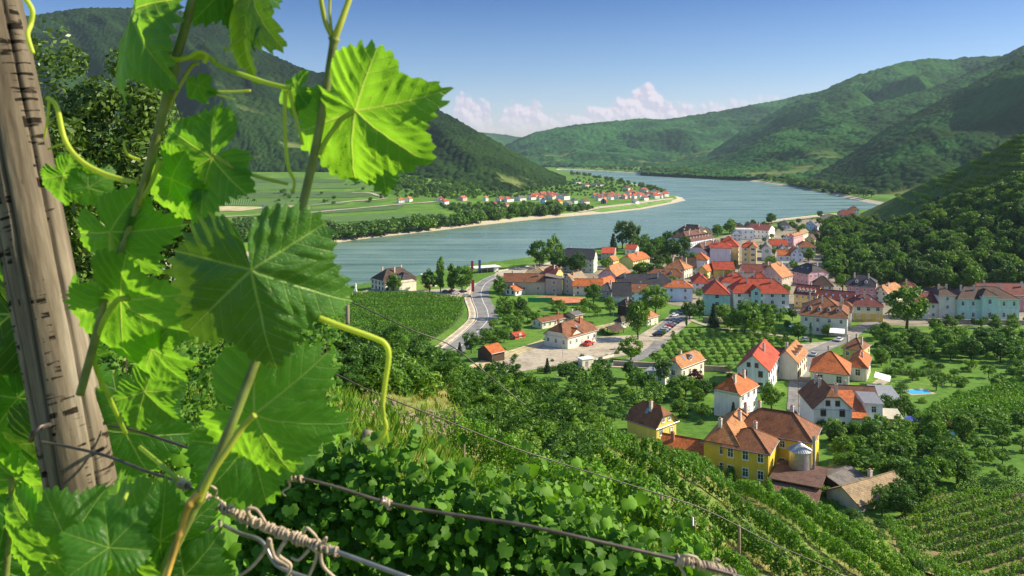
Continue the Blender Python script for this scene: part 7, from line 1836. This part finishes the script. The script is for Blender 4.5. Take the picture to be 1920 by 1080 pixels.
# ================================================================== SMALL THINGS OF THE VILLAGE
def car_parts():
    def prof(pts, hw, mi=0):
        mb = MB(); n = len(pts)
        mb.poly([(x, -hw, z) for x, z in pts], mi); mb.poly([(x, hw, z) for x, z in pts][::-1], mi)
        for i in range(n):
            a, b_ = pts[i], pts[(i + 1) % n]; mb.poly([(a[0], -hw, a[1]), (a[0], hw, a[1]), (b_[0], hw, b_[1]), (b_[0], -hw, b_[1])], mi)
        return mb
    body = prof([(-2.1, .35), (2.1, .35), (2.15, .7), (1.95, .88), (.95, 1.0), (-1.75, 1.02), (-2.12, .85)][::1], .86)
    cab = MB(); A = [(-1.55, 1.0), (.95, 1.0), (.35, 1.42), (-1.15, 1.44)]
    lo = [(-1.6, -.80, 1.0), (1.0, -.80, 1.0), (1.0, .80, 1.0), (-1.6, .80, 1.0)]; hi = [(-1.15, -.62, 1.42), (.32, -.62, 1.42), (.32, .62, 1.42), (-1.15, .62, 1.42)]
    for i in range(4): cab.poly([lo[i], lo[(i + 1) % 4], hi[(i + 1) % 4], hi[i]])
    roof = MB(); roof.box(-1.18, .35, -.64, .64, 1.41, 1.46)
    wh = MB(); wh.tube([(0, -.1, 0), (0, .1, 0)], .32, 14)
    def fin(mb, nm, mt):
        me = bpy.data.meshes.new(nm); me.from_pydata(mb.v, [], mb.f); me.materials.append(mt); me.update(); return me
    return body, cab, roof, wh, fin
BODY, CAB, ROOFC, WH, FIN = car_parts()
CARM = {}
M_TYRE = plain('tyre', (.02, .02, .02), .8); M_LAMP = plain('lamp_glass', (.7, .7, .65), .15)
ME_CAB = FIN(CAB, 'windows', M_GLASS); ME_WH = FIN(WH, 'wheel', M_TYRE)
lm = MB(); lm.box(-.03, .03, -.16, .16, -.07, .07); ME_LAMP = FIN(lm, 'headlight', M_LAMP)
def car(px, py, deg, col, cname, label, group=None, s=1.0, van=False):
    p = valley(px, py); m = plain('car_paint_' + cname, col, .25, 0, .03)
    if cname not in CARM: CARM[cname] = (FIN(BODY, 'body', m), FIN(ROOFC, 'roof_panel', m))
    r = empty('van' if van else 'parked_car', p + Vector((0, 0, .2)), R(deg), label=label, cat='van' if van else 'car', group=group); r.scale = (s, s, s * (1.25 if van else 1))
    link('body', CARM[cname][0], r); link('windows', ME_CAB, r); link('roof_panel', CARM[cname][1], r)
    for x in (-1.35, 1.35):
        for y in (-.82, .82): o = link('wheel', ME_WH, r); o.location = (x, y, .32)
    for y in (-.6, .6): o = link('headlight', ME_LAMP, r); o.location = (2.12, y, .68)
cc = dict(black=(.02, .02, .025), blue=(.05, .10, .25), silver=(.45, .47, .5), white=(.75, .76, .78), red=(.50, .03, .03), darkgrey=(.08, .085, .09))
car(1103, 649, 52, cc['red'], 'red', 'red van parked at the station wall', None, 1.12, True)
CG = 'cars parked in the sloping car park'
for k, (x, y, c_, lb) in enumerate([(1233, 631, 'black', 'black car nearest the viewer in the parked row'), (1239, 627, 'blue', 'dark blue car second in the parked row'), (1245, 623, 'silver', 'silver car third in the parked row'), (1249, 619, 'white', 'white car fourth in the parked row'),
                                    (1254, 615, 'red', 'red car in the middle of the parked row'), (1259, 611, 'silver', 'silver car just behind the red one in the parked row'), (1265, 607.5, 'darkgrey', 'dark grey car second from the back of the parked row'), (1270, 604, 'blue', 'blue car at the back of the parked row')]):
    car(x, y, 8, cc[c_], c_, lb, CG)
car(1264, 594, 40, cc['white'], 'white', 'white car on its own above the parked row', CG); car(1272, 590, 40, cc['silver'], 'silver', 'silver car beside the lone white car', CG); car(1284, 586, 30, cc['blue'], 'blue', 'blue car furthest up the car park lane', CG)
CG2 = 'cars on the gravel lot by the riverside vineyard'
for (x, y, c_, lb) in [(836, 549, 'darkgrey', 'dark car at the left end of the gravel lot'), (847, 548.5, 'red', 'red car on the gravel lot'), (855, 552, 'white', 'white car in front of the red one on the gravel lot'), (868, 549, 'black', 'black car under the trees on the gravel lot'), (875, 557.5, 'silver', 'silver car at the corner of the gravel lot'), (815, 553, 'blue', 'blue car at the vineyard edge of the gravel lot')]:
    car(x, y, 20, cc[c_], c_, lb, CG2)
car(1486, 780, 85, cc['blue'], 'blue', 'dark blue car parked on the shaded lane'); car(1526, 668, 60, cc['silver'], 'silver', 'silver car parked above the dormered cream farmhouse'); car(1512, 640, 10, cc['silver'], 'silver', 'silver car in the shade of the dormered villa')
car(1010, 490, 20, cc['darkgrey'], 'darkgrey', 'dark car on the river promenade'); car(822, 664, 10, cc['white'], 'white', 'white car at the lower end of the main road')
car(1574, 640, 50, cc['white'], 'white', 'white car on the lane below the dormered villa')

def thing_mesh(name, label, cat, p, mb, mats, **k):
    o = mb.build(name, mats, None, **k); o.location = p; tag(o, label, cat); return o
# river kiosk with flat roof
p = valley(888, 512); r = empty('ferry_kiosk', p, R(28), label='white flat-roofed ferry kiosk on slim posts by the river', cat='kiosk')
mb = MB(); mb.box(-1, 17, -4, 4, 3.3, 3.7); mb.build('roof', plaster(WHITE), r); mb = MB(); mb.box(13, 16, -2.5, 2.5, 0, 3.3); mb.build('wall', plaster(WHITE), r)
mb = MB(); mb.box(4, 11, -1.8, 2.2, 0, 2.6); mb.build('counter_room', M_GLASS, r)
for x in (0, 4, 8, 12):
    for y in (-3.3, 3.3): mb = MB(); mb.tube([(x, y, 0), (x, y, 3.3)], .1, 8); mb.build('post', M_METAL, r)
for (x, y, h, col, nm, lb) in [(883, 516, 9, (.65, .05, .12), 'red', 'tall red banner left of the ferry kiosk'), (897, 514, 9, (.06, .16, .5), 'blue', 'tall blue banner in front of the ferry kiosk'), (884, 556, 9, (.70, .08, .10), 'red', 'red and white banner at the road bend')]:
    q = valley(x, y); r = empty('banner', q, label=lb, cat='banner'); mb = MB(); mb.tube([(0, 0, 0), (0, 0, h)], .07, 6); mb.build('pole', M_METAL, r); mb = MB(); mb.box(.08, 1.5, -.02, .02, h - 6.5, h - .3); mb.build('cloth', plain('banner_' + nm, col, .7), r)
# statue on the quay
mb = MB(); mb.box(-.9, .9, -.9, .9, 0, 1.2); mb.box(-.6, .6, -.6, .6, 1.2, 2.0); mb.tube([(0, 0, 2.0), (.1, 0, 3.2), (.3, 0, 4.1), (.1, 0, 4.8)], [.55, .7, .45, .3], 10); mb.tube([(-.5, 0, 3.4), (-1.1, 0, 4.2)], [.3, .15], 8)
thing_mesh('statue', 'white stone statue on a plinth at the quay edge', 'statue', valley(666, 548), mb, plaster(WHITE))
# quay wall along the bank
def wall(label, pts, h, t, mat, name='stone_wall', cap=True):
    P = [valley(*p) for p in pts]; c = P[0].copy(); r = empty(name, c, label=label, cat='wall' if 'fence' not in name and 'hedge' not in name else name.split('_')[-1])
    mb = MB(); cp = MB()
    for a, b_ in zip(P, P[1:]):
        d = Vector((b_.x - a.x, b_.y - a.y, 0)).normalized(); n_ = Vector((-d.y, d.x, 0)) * t / 2
        A, B = a - c, b_ - c
        def slab(m, w_, z0, z1):
            nn = n_ * w_; q = [A - nn, B - nn, B + nn, A + nn]; lo = [v + Vector((0, 0, z0)) for v in q]; hi = [v + Vector((0, 0, z1)) for v in q]
            m.poly(hi); [m.poly([lo[i], lo[(i + 1) % 4], hi[(i + 1) % 4], hi[i]]) for i in range(4)]
        slab(mb, 1, -2.5, h); slab(cp, 1.25, h + .003, h + .14)
    mb.build('wall', mat, r)
    if cap: cp.build('coping', M_PAVE, r)
    return r
M_RUBBLE = plaster((.36, .31, .25))
wall('long rubble wall behind the meadow path', [(1150, 686), (1232, 690), (1300, 694), (1372, 698)], 1.6, .5, M_RUBBLE)
wall('retaining wall beneath the mint villa', [(1740, 606), (1800, 608), (1930, 610)], 2.0, .5, M_RUBBLE)
wall('garden wall beneath the mint green block', [(1318, 604), (1345, 606), (1375, 602)], 2.2, .4, M_RUBBLE)
wall('quay wall at the river manor', [(560, 566), (640, 557), (690, 548), (740, 542)], 1.0, .6, plaster((.55, .52, .46)), 'quay_wall')
wall('pale quay wall by the wharf', [(1440, 416.5), (1475, 411.5), (1520, 406.5), (1566, 402)], 1.4, .8, plaster((.66, .62, .54)), 'quay_wall')
wall('low wall of the promenade', [(934, 510), (990, 500.5), (1058, 491)], .9, .5, plaster((.62, .58, .5)), 'quay_wall')
wall('low wall at the station green', [(1060, 690), (1110, 678), (1150, 668)], .8, .4, plaster((.7, .66, .58)))
def hedge(label, pts, h, t, seed):
    P = [valley(*p) for p in pts]; S = along([(p.x, p.y) for p in P], .8, floor_h); C = [(x, y, z + h * (k + .5) / 3) for x, y, z in S for k in range(3)]
    c = np.array(S[0]); V, Fc = leafcloud(np.array(C) - c, t * .6, 70, .22, seed); o = link('hedge', mesh_np('hedge', V, Fc, [LM_DARK]), None, label=label, cat='hedge'); o.location = c
hedge('clipped hedge along the station yard', [(1010, 698), (1050, 694), (1088, 684)], 1.5, 1.1, 1); hedge('dark tall hedge above the lower right vineyard', [(1800, 918), (1860, 926), (1930, 932)], 3.2, 2.4, 2)
hedge('clipped block hedge beside the pool', [(1682, 738), (1698, 736)], 2.2, 2.0, 3); hedge('hedge along the lawn behind the pool', [(1660, 700), (1720, 704), (1760, 702)], 1.6, 1.6, 4); hedge('dark hedge in the lower gardens', [(1620, 828), (1680, 822), (1720, 818)], 2.0, 1.8, 5)
hedge('hedge at the lower right garden of the small yellow house', [(1262, 772), (1300, 770)], 1.8, 1.4, 6)
# pools, parasols, court details
M_POOL = plain('pool_water', (.06, .42, .62), .08, 0, .1)
p = valley(1721, 736); r = empty('swimming_pool', p + Vector((0, 0, .15)), R(10), label='turquoise swimming pool with pale stone rim on the lawn', cat='swimming pool'); r.scale = (.75, .75, 1)
mb = MB(); mb.box(-5.2, 5.2, -3.6, 3.6, -.3, .1); mb.build('rim', M_PAVE, r); mb = MB(); mb.poly([(-4.2, -2.6, .12), (3.6, -2.6, .12), (4.2, 1.2, .12), (1.0, 2.6, .12), (-4.2, 2.0, .12)]); mb.build('pool_water', M_POOL, r)
p = valley(1773, 818); r = empty('round_pool', p + Vector((0, 0, .1)), label='small round blue garden pool in the lower gardens', cat='pool'); mb = MB(); mb.tube([(0, 0, 0), (0, 0, .9)], 2.2, 24, cap=False); mb.build('pool_wall', plain('pool_blue', (.05, .2, .6), .5), r); mb = MB(); mb.tube([(0, 0, .1), (0, 0, .8)], 2.15, 24); mb.build('pool_water', M_POOL, r)
def parasol(px, py, col, nm, label, s=1.0):
    p = valley(px, py); r = empty('parasol', p, label=label, cat='parasol'); r.scale = (s, s, s); mb = MB(); n = 8
    mb.tube([(0, 0, 0), (0, 0, 2.6)], .04, 6); mb.build('pole', M_METAL, r); mb = MB()
    for k in range(n):
        a, b_ = k * 6.283 / n, (k + 1) * 6.283 / n; mb.poly([(1.8 * math.cos(a), 1.8 * math.sin(a), 2.05), (1.8 * math.cos(b_), 1.8 * math.sin(b_), 2.05), (0, 0, 2.7)]); mb.poly([(1.8 * math.cos(a), 1.8 * math.sin(a), 1.9), (1.8 * math.cos(b_), 1.8 * math.sin(b_), 1.9), (1.8 * math.cos(b_), 1.8 * math.sin(b_), 2.05), (1.8 * math.cos(a), 1.8 * math.sin(a), 2.05)])
    mb.build('canopy', plain('canopy_' + nm, col, .8), r)
parasol(1713, 804, (.10, .12, .55), 'blue', 'blue and white garden parasol by the lean-to shed', 1.15); parasol(1488, 622, (.75, .76, .78), 'white', 'white parasol under the trees beside the villa', 1.1)
parasol(800, 545, (.70, .12, .14), 'red', 'red parasol of the riverside garden cafe', 1.2); parasol(812, 544, (.78, .7, .66), 'cream', 'cream parasol of the riverside garden cafe', 1.2)
# awnings
def awning(px, py, w_, d_, z0, z1, rot, label):
    p = valley(px, py); r = empty('awning', p, R(rot), label=label, cat='awning'); mb = MB(); thick(mb, [([(-w_ / 2, -d_, z0), (w_ / 2, -d_, z0), (w_ / 2, 0, z1), (-w_ / 2, 0, z1)], [(0, 0)] * 4)], .08)
    mb.build('cloth', [plain('awning_cloth', (.85, .84, .82), .8)] * 2, r)
    for x in (-w_ / 2 + .1, w_ / 2 - .1): q = MB(); q.tube([(x, -d_ + .1, 0), (x, -d_ + .1, z0)], .05, 6); q.build('post', M_METAL, r)
awning(1640, 722, 6.5, 4.2, 2.4, 3.2, 62, 'white awning over the terrace of the big orange villa'); awning(1570, 634, 5.5, 4.5, 2.9, 3.9, -24, 'white awning over the entrance of the dormered villa')
sheet('terrace', [(1628, 724), (1646, 730), (1668, 716), (1650, 709)], M_PAVE, dz=.16)
# tennis court: players and green screen
def person(px, py, h, shirt, nm, label):
    p = valley(px, py); s = h / 1.75; bm = bmesh.new()
    J = dict(pel=(0, 0, .95), che=(0, 0, 1.35), nk=(0, 0, 1.50), hd=(0, .02, 1.66), hl=(-.09, 0, .92), kl=(-.12, .06, .50), fl=(-.13, 0, .06), tl=(-.13, -.16, .03), hr=(.09, 0, .92), kr=(.14, -.05, .50), fr=(.18, .05, .06), tr=(.18, -.11, .03), sl=(-.19, 0, 1.42), el=(-.30, -.02, 1.15), wl=(-.32, -.18, .95), sr=(.19, 0, 1.42), er=(.34, -.05, 1.20), wr=(.46, -.22, 1.12))
    E = [('pel', 'che'), ('che', 'nk'), ('nk', 'hd'), ('pel', 'hl'), ('hl', 'kl'), ('kl', 'fl'), ('fl', 'tl'), ('pel', 'hr'), ('hr', 'kr'), ('kr', 'fr'), ('fr', 'tr'), ('che', 'sl'), ('sl', 'el'), ('el', 'wl'), ('che', 'sr'), ('sr', 'er'), ('er', 'wr')]
    RD_ = dict(pel=.15, che=.16, nk=.06, hd=.11, hl=.09, kl=.065, fl=.045, tl=.035, hr=.09, kr=.065, fr=.045, tr=.035, sl=.065, el=.045, wl=.03, sr=.065, er=.045, wr=.03)
    ks = list(J); me = bpy.data.meshes.new('person'); me.from_pydata([J[k] for k in ks], [(ks.index(a), ks.index(b_)) for a, b_ in E], [])
    o = link('person', me, None, label=label, cat='person'); o.location = p + Vector((0, 0, .2)); o.scale = (s, s, s)
    sk = o.modifiers.new('skin', 'SKIN')
    for i, k in enumerate(ks): me.skin_vertices[0].data[i].radius = (RD_[k], RD_[k])
    me.skin_vertices[0].data[0].use_root = True; o.modifiers.new('sub', 'SUBSURF').levels = 1
    m, nt, b = newmat('clothed_figure_' + nm); z = N(nt, 'ShaderNodeSeparateXYZ'); nt.links.new(objco(nt), z.inputs[0])
    c = ramp(nt, math_(nt, 'DIVIDE', z.outputs[2], 1.8), [(0, (.7, .7, .7)), (.06, (.5, .3, .22)), (.36, (.7, .7, .72)), (.54, shirt), (.80, shirt), (.845, (.5, .3, .22)), (.94, (.08, .05, .03))]); c.color_ramp.interpolation = 'CONSTANT'
    nt.links.new(c.outputs[0], b.inputs['Base Color']); me.materials.append(m); return o
person(1019, 562, 1.8, (.75, .75, .75), 'white', 'tennis player in white on the left half of the clay court'); person(1041, 557.5, 1.8, (.5, .08, .06), 'red', 'tennis player in red at the back of the clay court')
person(1076, 558.5, 1.8, (.75, .75, .75), 'white2', 'tennis player in white at the right end of the clay court')
p = valley(990, 567); r = empty('windscreen', p, R(-2), label='green windscreen fence along the front of the clay court', cat='fence'); mb = MB(); mb.box(0, 12, -.03, .03, .2, 2.4); mb.build('mesh_cloth', plain('screen_green', (.03, .28, .10), .8), r)
for k in range(5): q = MB(); q.tube([(k * 3, .08, 0), (k * 3, .08, 2.6)], .05, 6); q.build('post', M_METAL, r)
# small box building and lamp posts
p = valley(1092, 690); r = empty('transformer_hut', p, R(25), label='small white box hut at the path below the station', cat='hut'); mb = MB(); mb.box(0, 4.2, 0, 3.0, -.5, 2.6); mb.build('wall', plaster(CREAM), r); mb = MB(); mb.box(-.2, 4.4, -.2, 3.2, 2.603, 2.8); mb.build('roof', plaster(WHITE), r)
mb = MB(); mb.box(1.2, 2.2, -.05, -.003, 0, 2.0); mb.build('door', M_METAL, r)
for (x, y, h, lb) in [(1055, 672, 6, 'street lamp in front of the station house'), (1150, 622, 9, 'tall lamp beside the tracks behind the station'), (963, 503, 6, 'lamp on the promenade, left one'), (927, 512, 7, 'lamp between ferry kiosk and promenade'), (1497, 775, 9, 'wooden power pole on the shaded lane')]:
    p = valley(x, y); r = empty('lamp_post' if 'power' not in lb else 'power_pole', p, label=lb, cat='lamp' if 'power' not in lb else 'pole'); mb = MB(); mb.tube([(0, 0, 0), (0, 0, h)], [.09, .06], 8); mb.build('pole', M_METAL if 'power' not in lb else M_POST, r)
    if 'power' in lb:
        for zz in (h - .4, h - 1.3): mb = MB(); mb.box(-1.3, 1.3, -.06, .06, zz, zz + .12); mb.build('crossarm', M_POST, r)
    else: mb = MB(); mb.tube([(0, 0, h), (.2, 0, h + .25), (.9, 0, h + .3)], .05, 6); mb.box(.7, 1.3, -.14, .14, h + .2, h + .32); mb.build('lamp_head', M_METAL, r)
# pylon across the river
p = valley(494, 446); r = empty('pylon', p, label='lattice pylon on the plain across the river', cat='pylon'); mb = MB(); h = 30
for sx in (-1, 1):
    for sy in (-1, 1): mb.tube([(sx * 2.2, sy * 2.2, 0), (sx * .5, sy * .5, h)], .22, 5)
for k in range(9):
    z0, z1 = k * h / 9, (k + 1) * h / 9; w0, w1 = 2.2 - 1.7 * k / 9, 2.2 - 1.7 * (k + 1) / 9
    for sy in (-1, 1): mb.tube([(-w0, sy * w0, z0), (w1, sy * w1, z1)], .12, 4); mb.tube([(w0, sy * w0, z0), (-w1, sy * w1, z1)], .12, 4)
mb.build('lattice', M_METAL, r)
for zz in (h - 2, h - 6): q = MB(); q.tube([(-4, 0, zz), (4, 0, zz)], .2, 5); q.build('crossarm', M_METAL, r)
# boats
def boat(px, py, L, label):
    q = wp(px, py); r = empty('boat', (q[0], q[1], WATER), R(30), label=label, cat='boat'); mb = MB(); W = L * .22
    st = [(-L / 2, W * .7), (-L * .1, W), (L * .3, W * .7), (L / 2, .05)]
    for (x0, w0), (x1, w1) in zip(st, st[1:]):
        for s in (-1, 1): mb.poly([(x0, s * w0 * .7, -.2), (x1, s * w1 * .7, -.2), (x1, s * w1, 1.0), (x0, s * w0, 1.0)][::s])
        mb.poly([(x0, -w0, .95), (x1, -w1, .95), (x1, w1, .95), (x0, w0, .95)])
    mb.poly([(-L / 2, -W * .5, -.2), (-L / 2, W * .5, -.2), (-L / 2, W * .7, 1), (-L / 2, -W * .7, 1)]); mb.build('hull', plain('boat_dark', (.06, .07, .09), .4), r)
    mb = MB(); mb.box(-L * .3, L * .1, -W * .55, W * .55, .96, 2.8); mb.build('cabin', plaster(WHITE), r); mb = MB(); mb.box(-L * .28, L * .105, -W * .56, W * .56, 1.8, 2.4); mb.build('cabin_windows', M_GLASS, r)
    mb = MB(); mb.tube([(0, 0, 2.8), (0, 0, 5)], .06, 5); mb.build('mast', M_METAL, r)
boat(974, 494, 12, 'small dark boat with white cabin moored at the promenade'); boat(795, 521, 9, 'small motor boat moored beside the riverside cafe')
